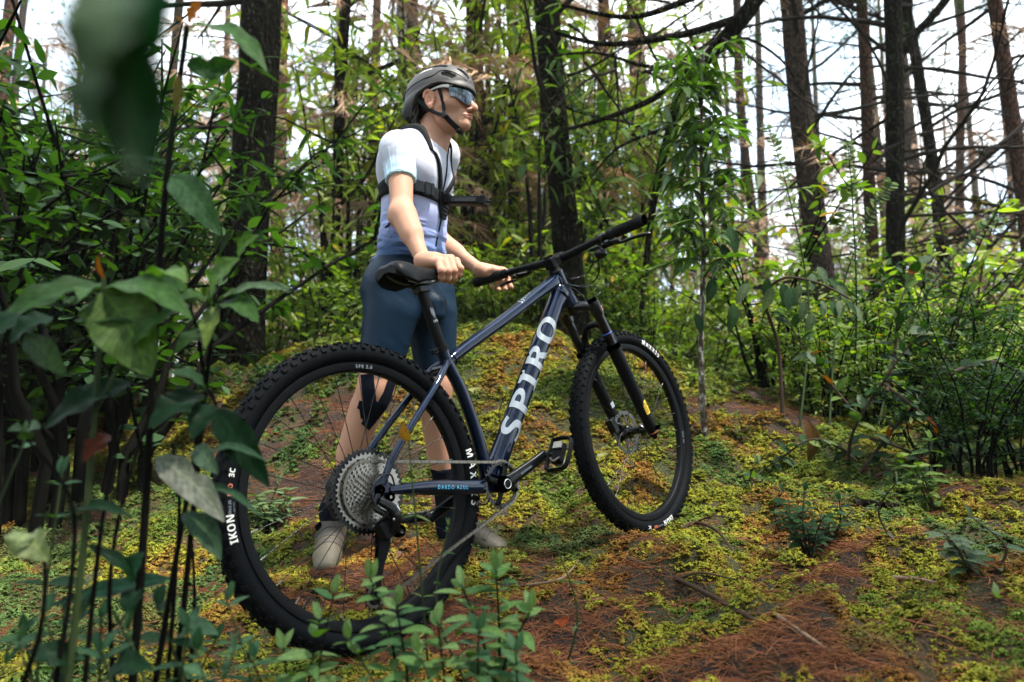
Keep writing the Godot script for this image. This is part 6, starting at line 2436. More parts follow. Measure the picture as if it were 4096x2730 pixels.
func tree(called: String, label: String, group: String, top_px: float, base_px: float, base_py: float, dep: float, wide_px: float, bk: Material, seed_: int, limbs := 10, crown_n := 260, crown_y := 5.2, limb_len := 1.6, spray_n := 0) -> Node3D:
	var r := RandomNumberGenerator.new()
	r.seed = seed_
	var a := at(base_px, base_py, dep)
	var b := at(top_px, 0, dep)
	var dir := (b - a).normalized()
	var g := a
	for i in 60:
		g = a - dir * ((a.y - height(g.x, g.z)) / dir.y)
	var root := thing(called, label, "tree", g, group)
	var hgt := 9.5 + r.randf() * 2.0
	var path := PackedVector3Array()
	var w := 0.045 * dep / 6.0
	for i in 46:
		var t := i / 45.0
		path.append(dir * (hgt * t) + Vector3(sin(t * 7.0 + seed_) * w, -0.1 if i == 0 else 0.0, cos(t * 6.0 + seed_) * w) * minf(1.0, t * 6.0))
	var rad := wide_px / FOCAL * dep * 0.5
	obj("trunk", trunk_mesh(path, rad * 1.06, rad * 0.62, seed_), bk, root)
	var axis := func(y: float) -> Vector3: return dir * (y / dir.y)
	for i in limbs:
		var y := 1.3 + (4.9) * (i + r.randf() * 0.8) / limbs
		var an := r.randf() * TAU
		var d := Vector3(cos(an), r.randf_range(-0.1, 0.65), sin(an) * 0.8)
		var lm := dead_limb(r, axis.call(y), d, limb_len * r.randf_range(0.55, 1.35), 0.024 * r.randf_range(0.6, 1.25), r.randf_range(-0.6, 0.9), 8)
		obj("limb", lm, M.dead_wood, root)
	if spray_n > 0:
		sprays(root, r, axis, 1.6, 5.0, 1.5, spray_n)
	if crown_n > 0:
		crown(root, r, axis, crown_y, hgt + 0.4, 1.9, crown_n, Color(0.026, 0.055, 0.026))
	return root

func trees() -> void:
	make_tufts()
	tree("mossy_pine", "thick dark mossy trunk beside the big-leaved foreground plants", "", 590, 543, 850, 5.1, 92, M.bark_dark, 101, 6, 500, 4.4, 1.5)
	tree("reddish_pine", "reddish brown trunk right behind the rider's helmet", "", 1098, 1094, 560, 8.0, 42, M.bark_red, 102, 9, 400, 5.4, 1.7, 60)
	tree("mossy_pine", "stout dark trunk with climbing leaves above the handlebar stem", "", 1268, 1306, 600, 6.0, 62, M.bark_dark, 103, 8, 420, 4.7, 1.6, 20)
	tree("slender_pine", "thin dark trunk between the mossy trunk and the rider", "", 802, 786, 420, 7.0, 26, M.bark_dark, 104, 12, 300, 4.9, 1.5, 40)
	tree("slender_pine", "thin leafy trunk just left of the helmet", "", 912, 926, 260, 7.6, 24, M.bark_lichen, 105, 9, 260, 5.0, 1.4, 40)
	tree("slender_pine", "narrow brown trunk between the rider and the stout handlebar trunk", "", 1166, 1172, 420, 9.0, 28, M.bark_brown, 106, 9, 260, 5.6, 1.5, 60)
	tree("slender_pine", "reddish thin trunk second left of the stout handlebar trunk", "", 1212, 1216, 500, 11.0, 26, M.bark_red, 107, 8, 240, 6.4, 1.6, 60)
	tree("slender_pine", "pinkish thin trunk above the handlebar grip", "", 1392, 1402, 520, 11.5, 26, M.bark_red, 108, 8, 240, 6.6, 1.6, 60)
	tree("tall_pine", "broad grey-brown straight trunk right of the tall leafy sapling", "", 1828, 1896, 600, 8.0, 56, M.bark_brown, 109, 19, 420, 5.0, 2.8, 5)
	tree("tall_pine", "reddish trunk next right after the broad grey-brown one", "", 1966, 2024, 620, 8.6, 29, M.bark_red, 110, 22, 420, 5.3, 2.7, 5)
	var fork := tree("forked_pine", "dark forked trunk with a limb rising to the right", "", 2036, 2064, 580, 7.2, 42, M.bark_dark, 111, 22, 420, 4.8, 2.8, 5)
	var r := RandomNumberGenerator.new()
	r.seed = 5
	var fl := MB.new()
	fl.tube(curve([at(2052, 160, 7.2) - fork.position, at(2090, 95, 7.15) - fork.position, at(2150, 30, 7.1) - fork.position, at(2230, -70, 7.0) - fork.position], 14), [0.07, 0.06, 0.055, 0.05, 0.045, 0.04], 10)
	obj("limb", fl, M.bark_dark, fork)
	tree("tall_pine", "dark leaning trunk just behind the forked one", "", 2082, 2152, 560, 8.8, 28, M.bark_dark, 112, 22, 420, 5.2, 2.7, 5)
	tree("tall_pine", "rightmost reddish dark trunk at the edge of the clearing", "", 2296, 2354, 580, 7.6, 35, M.bark_red, 113, 20, 420, 4.9, 2.8, 5)
	tree("slender_pine", "faint thin trunk between the sapling and broad grey-brown trunk", "", 1700, 1742, 560, 13.0, 24, M.bark_brown, 114, 12, 300, 7.0, 2.2, 90)
	tree("slender_pine", "pale thin trunk seen between the two right-hand dark trunks", "", 2190, 2228, 560, 14.0, 22, M.bark_red, 115, 12, 300, 7.2, 2.2, 90)
	# a dead pine that leans across from the upper right, with its limbs
	var o := at(1760, -40, 5.6)
	var lean := thing("leaning_dead_pine", "dead leaning pine with bare dark limbs slanting over the leafy sapling", "tree", o)
	var lp := func(pts: Array, r0: float, r1: float, nm: String) -> void:
		var q := []
		for p in pts:
			q.append(at(p[0], p[1], p[2]) - o)
		var n := 16
		var b := MB.new()
		var rr := []
		for i in n + 1:
			rr.append(lerpf(r0, r1, float(i) / n))
		b.tube(curve(q, n), rr, 10)
		obj(nm, b, M.bark_dark, lean)
	lp.call([[1820, -160, 5.6], [1730, 10, 5.6], [1655, 100, 5.65], [1580, 190, 5.7], [1540, 300, 5.75], [1500, 480, 5.8], [1470, 760, 5.85]], 0.075, 0.02, "trunk")
	for q in [[[[1700, 40, 5.6], [1560, 80, 5.4], [1390, 100, 5.3], [1240, 62, 5.2]], 0.035], [[[1640, 110, 5.65], [1520, 215, 5.5], [1400, 268, 5.4], [1290, 300, 5.4]], 0.034], [[[1790, -90, 5.6], [1600, -10, 5.3], [1450, 38, 5.2], [1290, 10, 5.2]], 0.035], [[[1600, 160, 5.7], [1480, 150, 5.6], [1370, 120, 5.5], [1250, 130, 5.4]], 0.02], [[[1560, 240, 5.7], [1680, 90, 5.9], [1790, 130, 6.1], [1850, 220, 6.2]], 0.02], [[[1540, 290, 5.7], [1420, 340, 5.6], [1350, 420, 5.6]], 0.016]]:
		lp.call(q[0], q[1], q[1] * 0.3, "limb")
	for i in 16:
		var b := dead_limb(r, at(r.randf_range(1280, 1700), r.randf_range(-20, 180), 5.5) - o, Vector3(r.randf_range(-1, 1), r.randf_range(-0.9, 0.5), r.randf_range(-0.6, 0.6)), r.randf_range(0.5, 1.3), 0.013, 0.4, 9)
		obj("twig", b, M.dead_wood, lean)
	# trees farther back: a few kinds, repeated
	var kinds := []
	for k in 6:
		var root := Node3D.new()
		var rr := RandomNumberGenerator.new()
		rr.seed = 200 + k
		root.name = "distant_pine"
		add_child(root)
		var path := PackedVector3Array()
		var hh := 13.0 + k
		for i in 30:
			var t := i / 29.0
			path.append(Vector3(sin(t * 5.0 + k) * 0.08, hh * t - 0.3, cos(t * 4.0 + k) * 0.08))
		obj("trunk", trunk_mesh(path, 0.13 + 0.012 * k, 0.05, 210 + k, 12), [M.bark_red, M.bark_brown][k % 2], root)
		var ax := func(y: float) -> Vector3: return Vector3(0, y, 0)
		for i in 9:
			var an := rr.randf() * TAU
			obj("limb", dead_limb(rr, Vector3(0, 1.5 + 0.7 * i, 0), Vector3(cos(an), rr.randf_range(-0.2, 0.5), sin(an)), 1.9, 0.026, 0.4, 6), M.dead_wood, root)
		sprays(root, rr, ax, 0.8, 6.2, 2.1, 150)
		crown(root, rr, ax, 6.6, hh + 0.5, 2.4, 220, Color(0.032, 0.065, 0.028))
		kinds.append(root)
	var spots := []
	var rs := RandomNumberGenerator.new()
	rs.seed = 31
	for i in 44:
		var px := -60.0 + 2480.0 * (i * 0.618034 - floorf(i * 0.618034))
		var dep := 10.5 + 20.0 * pow(float(i % 15) / 14.0, 1.2) + rs.randf()
		if px > 1500.0:
			dep += 3.0
		spots.append(Vector2(px, dep))
	spots.sort_custom(func(a, b): return a.x < b.x)
	var used := {}
	for i in spots.size():
		var k := i % 6
		var t: Node3D
		if not used.has(k):
			t = kinds[k]
			used[k] = true
			t.name = numbered("distant_pine")
		else:
			t = kinds[k].duplicate()
			t.name = numbered("distant_pine")
			add_child(t)
		var p := at(spots[i].x, 900, spots[i].y)
		t.position = Vector3(p.x, height(p.x, p.z), p.z)
		t.rotation.y = rs.randf() * TAU
		t.scale = Vector3.ONE * rs.randf_range(0.85, 1.15)
		tag(t, "far pine with brown dead lower branches, %s in the wood behind" % ordinal(i, spots.size()), "tree", "pines far back in the wood")

	# a broad-leaved tree beside the viewpoint, whose crown reaches over it
	var bt := thing("broadleaf_tree", "spreading broad-leaved tree behind the viewpoint, out of the picture", "tree", Vector3(2.6, height(2.6, 1.9), 1.9))
	var bp := curve([Vector3(0, -0.1, 0), Vector3(-0.1, 2.0, 0), Vector3(-0.3, 4.4, -0.2), Vector3(-0.5, 6.5, -0.3)], 24)
	obj("trunk", trunk_mesh(bp, 0.14, 0.05, 77, 14), M.bark_brown, bt)
	var bx := []
	var bc := []
	var lf := leaf_mesh(0.42, 0.2, 0.14, 4, 0.42).mesh()
	var br := RandomNumberGenerator.new()
	br.seed = 90
	for i in 14:
		var an := TAU * i / 14.0
		var tip := Vector3(cos(an) * br.randf_range(1.4, 2.8) - 0.6, br.randf_range(4.0, 5.6), sin(an) * br.randf_range(1.0, 1.8) - 0.95)
		tube_part("limb", bt, curve([bp[12 + i % 8], tip * 0.55 + bp[14] * 0.45 + Vector3(0, 0.2, 0), tip], 10), ramp(0.035, 0.008, 10), M.bark_brown, 7)
		for k in 200:
			var p := tip + Vector3(br.randf_range(-0.75, 0.75), br.randf_range(-0.3, 0.35), br.randf_range(-0.6, 0.6))
			bx.append(leaf_xf(p, Vector3(br.randf() - 0.5, br.randf() - 0.7, br.randf() - 0.5).normalized(), Vector3(br.randf() - 0.5, 1, br.randf() - 0.5).normalized(), br.randf_range(0.10, 0.18)))
			bc.append(tones("mid", br))
	many("crown", lf, M.leaf_far, bx, bc, bt)
	# the wood goes on beside and behind the viewpoint
	for i in 14:
		var a := TAU * (0.22 + 0.56 * i / 13.0) - PI * 0.5
		var rad := 5.0 + 5.5 * fposmod(i * 0.618034, 1.0)
		var t: Node3D = kinds[i % 6].duplicate()
		t.name = numbered("distant_pine")
		add_child(t)
		var p := Vector3(cos(a) * rad, 0, sin(a) * rad + 0.5)
		t.position = Vector3(p.x, height(p.x, p.z), p.z)
		t.rotation.y = i * 1.7
		tag(t, "pine standing in the wood beside or behind the viewpoint, out of the picture", "tree", "pines around the viewpoint")

func ordinal(i: int, n: int) -> String:
	var tens := ["", "", "twenty", "thirty", "forty", "fifty"]
	var ones := ["", "first", "second", "third", "fourth", "fifth", "sixth", "seventh", "eighth", "ninth", "tenth", "eleventh", "twelfth", "thirteenth", "fourteenth", "fifteenth", "sixteenth", "seventeenth", "eighteenth", "nineteenth"]
	var even := ["", "", "twentieth", "thirtieth", "fortieth", "fiftieth"]
	var k := i + 1
	var w: String
	if k == n:
		return "last from the left"
	if k < 20:
		w = ones[k]
	elif k % 10 == 0:
		w = even[k / 10]
	else:
		w = tens[k / 10] + "-" + ones[k % 10]
	return w + " from the left"

# ---------------------------------------------------------------- shrubs and saplings
func tones(kind: String, r: RandomNumberGenerator) -> Color:
	var c: Color
	match kind:
		"bright":
			c = Color(0.20, 0.26, 0.07).lerp(Color(0.40, 0.43, 0.16), r.randf())
			if r.randf() < 0.05:
				c = Color(0.38, 0.28, 0.03)
		"mid":
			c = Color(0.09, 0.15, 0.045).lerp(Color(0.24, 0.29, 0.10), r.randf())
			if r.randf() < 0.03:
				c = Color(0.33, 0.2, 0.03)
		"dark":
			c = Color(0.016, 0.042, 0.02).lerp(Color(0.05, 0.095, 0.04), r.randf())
		_:
			c = Color(0.06, 0.1, 0.03)
	return c * r.randf_range(0.75, 1.2)

# stems that fork and arch, with leaves along them
func shrub(seed_: int, tall: float, wide: float, stems: int, leaf: Mesh, size: float, leaves: int, tone: String, stem_mat: Material, droop := 0.3, bare := 0.15) -> Node3D:
	var r := RandomNumberGenerator.new()
	r.seed = seed_
	var root := Node3D.new()
	var m := MB.new()
	var xs := []
	var cs := []
	for i in stems:
		var a := r.randf() * TAU
		var base := Vector3(cos(a), 0, sin(a)) * wide * 0.18 * r.randf()
		var lean := Vector3(cos(a), 0, sin(a)) * wide * r.randf_range(0.25, 1.0)
		var h := tall * r.randf_range(0.55, 1.0)
		var paths := []
		var p := PackedVector3Array()
		for k in 8:
			var t := k / 7.0
			p.append(base + lean * t * t + Vector3(r.randf_range(-0.02, 0.02), h * (t - 0.18 * t * t * t * droop), r.randf_range(-0.02, 0.02)) - Vector3(0, 0.04 if k == 0 else 0.0, 0))
		m.tube(p, [0.011 * sqrt(tall), 0.010 * sqrt(tall), 0.009 * sqrt(tall), 0.007, 0.006, 0.005, 0.004, 0.002], 5, Color.WHITE, false)
		paths.append(p)
		for b in 5:
			var k := r.randi_range(1, 6)
			var d := Vector3(r.randf_range(-1, 1), r.randf_range(-0.1, 0.9), r.randf_range(-1, 1)).normalized()
			var l := tall * r.randf_range(0.12, 0.32)
			var q := PackedVector3Array([p[k], p[k] + d * l * 0.5, p[k] + d * l + Vector3(0, -droop * l * 0.3, 0)])
			m.tube(q, [0.005, 0.004, 0.0015], 4, Color.WHITE, false)
			paths.append(q)
		var per := int(float(leaves) / stems)
		for k in per:
			var pa: PackedVector3Array = paths[r.randi() % paths.size()]
			var t := r.randf()
			if pa == p:
				t = lerpf(bare, 1.0, sqrt(t))
			var fi := t * (pa.size() - 1)
			var i0 := mini(int(fi), pa.size() - 2)
			var o := pa[i0].lerp(pa[i0 + 1], fi - i0)
			var along := (pa[i0 + 1] - pa[i0]).normalized()
			var out := Vector3(r.randf_range(-1, 1), r.randf_range(-0.3, 0.4), r.randf_range(-1, 1)).normalized()
			var d := (along * 0.5 + out + Vector3(0, -droop * r.randf() * 1.6, 0)).normalized()
			xs.append(leaf_xf(o, d, (Vector3.UP + Vector3(r.randf_range(-1, 1), r.randf_range(-0.3, 0.3), r.randf_range(-1, 1)) * 0.7).normalized(), size * r.randf_range(0.55, 1.2)))
			cs.append(tones(tone, r))
	var st := obj("stem", m, stem_mat, root)
	st.set_meta("kind", "stuff")
	many("foliage", leaf, M.leaf_far, xs, cs, root)
	return root

func scatter(called: String, protos: Array, spots: Array, label: String, category: String, group: String, seed_: int) -> void:
	var r := RandomNumberGenerator.new()
	r.seed = seed_
	spots.sort_custom(func(a, b): return a[0] < b[0])
	for i in spots.size():
		var s: Array = spots[i]
		var t: Node3D = protos[i % protos.size()].duplicate()
		t.name = numbered(called)
		add_child(t)
		var p := at(s[0], 900, s[1])
		t.position = Vector3(p.x, height(p.x, p.z) - 0.02, p.z)
		t.rotation.y = r.randf() * TAU
		var k: float = s[2] * r.randf_range(0.9, 1.12)
		t.scale = Vector3(k, k, k)
		tag(t, label % ordinal(i, spots.size()), category, group)

func spread(n: int, x0: float, x1: float, d0: float, d1: float, s0: float, s1: float, seed_: int) -> Array:
	var r := RandomNumberGenerator.new()
	r.seed = seed_
	var out := []
	for i in n:
		out.append([lerpf(x0, x1, (i + r.randf()) / n), lerpf(d0, d1, r.randf()), lerpf(s0, s1, r.randf())])
	return out

func thickets() -> void:
	var lance := leaf_mesh(0.2, 0.25, 0.18, 6, 0.38).mesh()
	var ovate := leaf_mesh(0.42, 0.2, 0.14, 6, 0.42).mesh()
	var small := leaf_mesh(0.55, 0.15, 0.08, 4, 0.5).mesh()
	var bright_tall := []
	var mid_tall := []
	var bush := []
	var bush_mid := []
	var dark := []
	for k in 3:
		bright_tall.append(shrub(300 + k, 3.6, 0.75, 6, lance, 0.15, 620, "bright", M.stem_dark, 0.7, 0.2))
		mid_tall.append(shrub(310 + k, 3.4, 0.7, 6, lance, 0.13, 720, "mid", M.stem_dark, 0.6, 0.15))
		bush.append(shrub(320 + k, 1.5, 0.8, 10, ovate if k == 1 else lance, 0.10 if k != 1 else 0.075, 900, "bright", M.stem_brown, 0.4, 0.1))
		bush_mid.append(shrub(330 + k, 1.4, 0.8, 10, ovate if k != 1 else lance, 0.085, 900, "mid", M.stem_dark, 0.4, 0.08))
		dark.append(shrub(340 + k, 1.5, 0.8, 11, lance if k == 0 else small, 0.09 if k == 0 else 0.055, 1000, "dark", M.stem_dark, 0.5, 0.05))
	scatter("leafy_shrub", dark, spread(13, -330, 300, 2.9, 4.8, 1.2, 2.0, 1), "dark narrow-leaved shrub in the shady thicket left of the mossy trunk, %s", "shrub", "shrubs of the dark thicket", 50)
	scatter("leafy_sapling", mid_tall, spread(13, -200, 480, 5.7, 7.6, 0.9, 1.35, 2), "tall shaded sapling behind the dark left thicket, %s", "sapling", "saplings of the dark thicket", 51)
	scatter("leafy_sapling", bright_tall, spread(12, 600, 1060, 6.2, 9.5, 0.95, 1.4, 3), "tall bright drooping-leaved sapling between the mossy trunk and the rider, %s", "sapling", "bright saplings behind the rider", 52)
	scatter("leafy_sapling", bright_tall, spread(11, 1000, 1440, 6.6, 9.0, 1.2, 1.75, 4), "tall sapling with hanging green leaves behind the helmet and stem, %s", "sapling", "saplings behind the handlebar", 53)
	scatter("leafy_shrub", bush_mid, spread(10, 600, 1080, 5.7, 7.2, 0.7, 1.15, 5), "mid green shrub at the top of the bank behind the rider, %s", "shrub", "shrubs on the bank behind the rider", 54)
	scatter("leafy_shrub", bush_mid, spread(12, 1060, 1640, 5.6, 7.2, 0.7, 1.1, 6), "mid green shrub at the top of the bank behind the handlebar, %s", "shrub", "shrubs on the bank behind the handlebar", 55)
	scatter("leafy_shrub", bush, spread(14, 1080, 1640, 7.0, 9.5, 0.9, 1.35, 7), "sunny yellow-green shrub farther back behind the handlebar, %s", "shrub", "sunny shrubs behind the handlebar", 56)
	scatter("leafy_shrub", bush, spread(20, 1600, 2480, 6.0, 10.0, 0.8, 1.6, 8), "sunny yellow-green shrub below the bare right-hand trunks, %s", "shrub", "sunny shrubs below the right trunks", 57)
	scatter("leafy_shrub", bush_mid, spread(9, 1700, 2480, 4.4, 5.8, 0.6, 1.15, 9), "mid green shrub at the right foot of the bank, %s", "shrub", "shrubs at the foot of the bank", 58)
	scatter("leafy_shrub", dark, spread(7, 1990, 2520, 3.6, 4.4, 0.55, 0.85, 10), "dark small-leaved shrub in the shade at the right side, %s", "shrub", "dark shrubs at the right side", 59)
	scatter("leafy_shrub", bush, spread(26, 560, 2460, 10.5, 18.0, 1.3, 2.0, 11), "hazy bright shrub far back among the pines, %s", "shrub", "shrubs far back among the pines", 60)
	scatter("leafy_sapling", bright_tall, spread(13, 1480, 2460, 8.0, 13.0, 0.95, 1.3, 12), "tall bright sapling veiling the sky between the right-hand trunks, %s", "sapling", "bright saplings among the right trunks", 62)
	scatter("leafy_shrub", dark, spread(7, 2120, 2600, 2.7, 3.6, 0.32, 0.55, 13), "dark tangled shrub reaching forward at the lower right, %s", "shrub", "dark shrubs at the lower right", 63)
	scatter("leafy_shrub", bush_mid, spread(8, 1780, 2460, 3.4, 4.4, 0.45, 0.7, 14), "low mid green shrub among the rambling stems on the right bank, %s", "shrub", "low shrubs on the right bank", 64)
	var rs := RandomNumberGenerator.new()
	rs.seed = 61
	for i in 11:
		var a := TAU * (0.24 + 0.52 * i / 10.0) - PI * 0.5
		var rad := 3.0 + 2.2 * rs.randf()
		var t: Node3D = (mid_tall + dark)[i % 6].duplicate()
		t.name = numbered("leafy_shrub")
		add_child(t)
		t.position = Vector3(cos(a) * rad, height(cos(a) * rad, sin(a) * rad), sin(a) * rad)
		t.rotation.y = rs.randf() * TAU
		tag(t, "leafy shrub beside or behind the viewpoint, out of the picture", "shrub", "shrubs around the viewpoint")
	for k in bright_tall + mid_tall + bush + bush_mid + dark:
		k.free()
	centre_sapling()
	trunk_vine()
	right_side()
	bank_plants()

# single leaves as parts, from a handful of shared meshes
var leaf_kit := {}
func kit(kind: String, tone: Color) -> Mesh:
	var key := kind + str(tone)
	if not leaf_kit.has(key):
		var q: Array = {"lance": [0.22, 0.22, 0.22, 8, 0.36], "ovate": [0.44, 0.2, 0.2, 8, 0.42], "round": [0.6, 0.14, 0.12, 6, 0.5], "long": [0.30, 0.25, 0.35, 10, 0.4]}[kind]
		leaf_kit[key] = leaf_mesh(q[0], q[1], q[2], q[3], q[4], tone).mesh()
	return leaf_kit[key]

func leaf_part(parent: Node, kind: String, tone: Color, p: Vector3, dir: Vector3, up: Vector3, size: float) -> void:
	var o := obj("leaf", kit(kind, tone), M.leaf, parent)
	o.transform = leaf_xf(p, dir, up, size)

const BRIGHT := [Color(0.17, 0.27, 0.07), Color(0.12, 0.22, 0.05), Color(0.24, 0.32, 0.09), Color(0.09, 0.17, 0.05)]
const GREY_GREEN := [Color(0.15, 0.22, 0.13), Color(0.10, 0.17, 0.08), Color(0.20, 0.27, 0.16)]
const DEEP := [Color(0.035, 0.085, 0.035), Color(0.05, 0.11, 0.04), Color(0.025, 0.06, 0.028)]

func centre_sapling() -> void:
	var r := RandomNumberGenerator.new()
	r.seed = 401
	var g := on_ground(1622, 1005)
	var dep := -(g - Vector3(0, 0.5, 0)).rotated(Vector3.RIGHT, -PITCH).z
	var root := thing("slender_sapling", "slender sapling with lichen-spotted stem and long drooping pale leaves behind the front wheel", "sapling", g)
	var trunk := curve([Vector3(0, -0.05, 0), at(1612, 820, dep) - g, at(1618, 560, dep + 0.05) - g, at(1612, 330, dep + 0.1) - g, at(1618, 120, dep + 0.1) - g], 26)
	tube_part("trunk", root, trunk, ramp(0.018, 0.005, 26), M.bark_lichen, 10)
	var n := 0
	var fx := []
	var fc := []
	for i in 48:
		var t := lerpf(0.44, 0.99, (i + r.randf()) / 48.0)
		var k := int(t * 26.0)
		var o := trunk[k]
		var a := r.randf() * TAU
		var d := Vector3(cos(a), r.randf_range(0.0, 0.7), sin(a) * 0.7).normalized()
		var l := r.randf_range(0.12, 0.34) * (1.15 - 0.55 * (t - 0.5))
		var tip := o + d * l + Vector3(0, -0.12 * l, 0)
		var tw := curve([o, o + d * l * 0.5 + Vector3(0, 0.02, 0), tip], 8)
		tube_part("twig", root, tw, ramp(0.0045, 0.0018, 8), M.stem_green, 6)
		for j in 15:
			var u := lerpf(0.25, 1.0, (j + r.randf() * 0.5) / 15.0)
			var p := tw[mini(int(u * 8.0), 8)]
			var b := r.randf() * TAU
			var ld := (d * 0.5 + Vector3(cos(b), r.randf_range(-1.3, 0.3), sin(b))).normalized()
			var tone: Color = (BRIGHT + GREY_GREEN)[r.randi() % 7]
			var up := Vector3(r.randf() - 0.5, 1, r.randf() - 0.3).normalized()
			if j % 3 == 0:
				leaf_part(root, "lance" if r.randf() < 0.75 else "long", tone, p, ld, up, r.randf_range(0.09, 0.145))
			else:
				fx.append(leaf_xf(p, ld, up, r.randf_range(0.09, 0.145)))
				fc.append(tone * 1.6)
	many("foliage", kit("lance", Color.WHITE), M.leaf, fx, fc, root)
	for q in [[1640, 640, 0.13, -1], [1690, 700, 0.14, -1], [1600, 720, 0.11, 1], [1660, 560, 0.13, 1], [1675, 520, 0.15, 1]]:
		var p := at(q[0], q[1], dep - 0.05) - g
		leaf_part(root, "ovate", DEEP[r.randi() % 3], p, Vector3(0.25 * q[3], -1, 0.2), Vector3(0.2, 0.3, 1), q[2])

func trunk_vine() -> void:
	# leafy climber round the stout trunk above the stem
	var r := RandomNumberGenerator.new()
	r.seed = 402
	var o := at(1290, 600, 6.0)
	var root := thing("climbing_vine", "bright leafy climber wound round the stout trunk above the stem", "climber", o)
	for q in [[1235, 330, 1400, 520], [1230, 60, 1330, 330], [1330, 250, 1440, 420]]:
		var a := at(q[0], q[1], 5.85) - o
		var b := at(q[2], q[3], 5.8) - o
		var st := curve([a, a.lerp(b, 0.4) + Vector3(0.06, 0.1, 0.05), b], 14)
		tube_part("vine_stem", root, st, [0.007], M.stem_dark, 6)
		for i in 100:
			var p := st[r.randi() % 15] + Vector3(r.randf_range(-0.22, 0.22), r.randf_range(-0.25, 0.25), r.randf_range(-0.1, 0.15))
			leaf_part(root, "lance" if i % 3 else "ovate", BRIGHT[r.randi() % 4], p, Vector3(r.randf_range(-1, 1), r.randf_range(-1, 0.5), r.randf_range(-0.5, 1)).normalized(), Vector3(r.randf() - 0.5, 1, r.randf()).normalized(), r.randf_range(0.11, 0.19))
	# a bromeliad in the bare branches at the right
	for q in [[2258, 352, 6.6, "dark round clump of air plant hanging in the bare right branches", 0.07], [2252, 462, 6.6, "yellow-brown air plant rosette on a bare branch below the dark one", 0.12]]:
		var b := thing("air_plant", q[3], "air plant", at(q[0], q[1], q[2]))
		for i in 22:
			var a := TAU * i / 22.0 * 2.6
			leaf_part(b, "long", [Color(0.03, 0.035, 0.02), Color(0.2, 0.14, 0.03)][0 if q[4] < 0.1 else i % 2], Vector3.ZERO, Vector3(cos(a), r.randf_range(-0.3, 1.0), sin(a)).normalized(), Vector3.UP, q[4] * r.randf_range(0.7, 1.2))

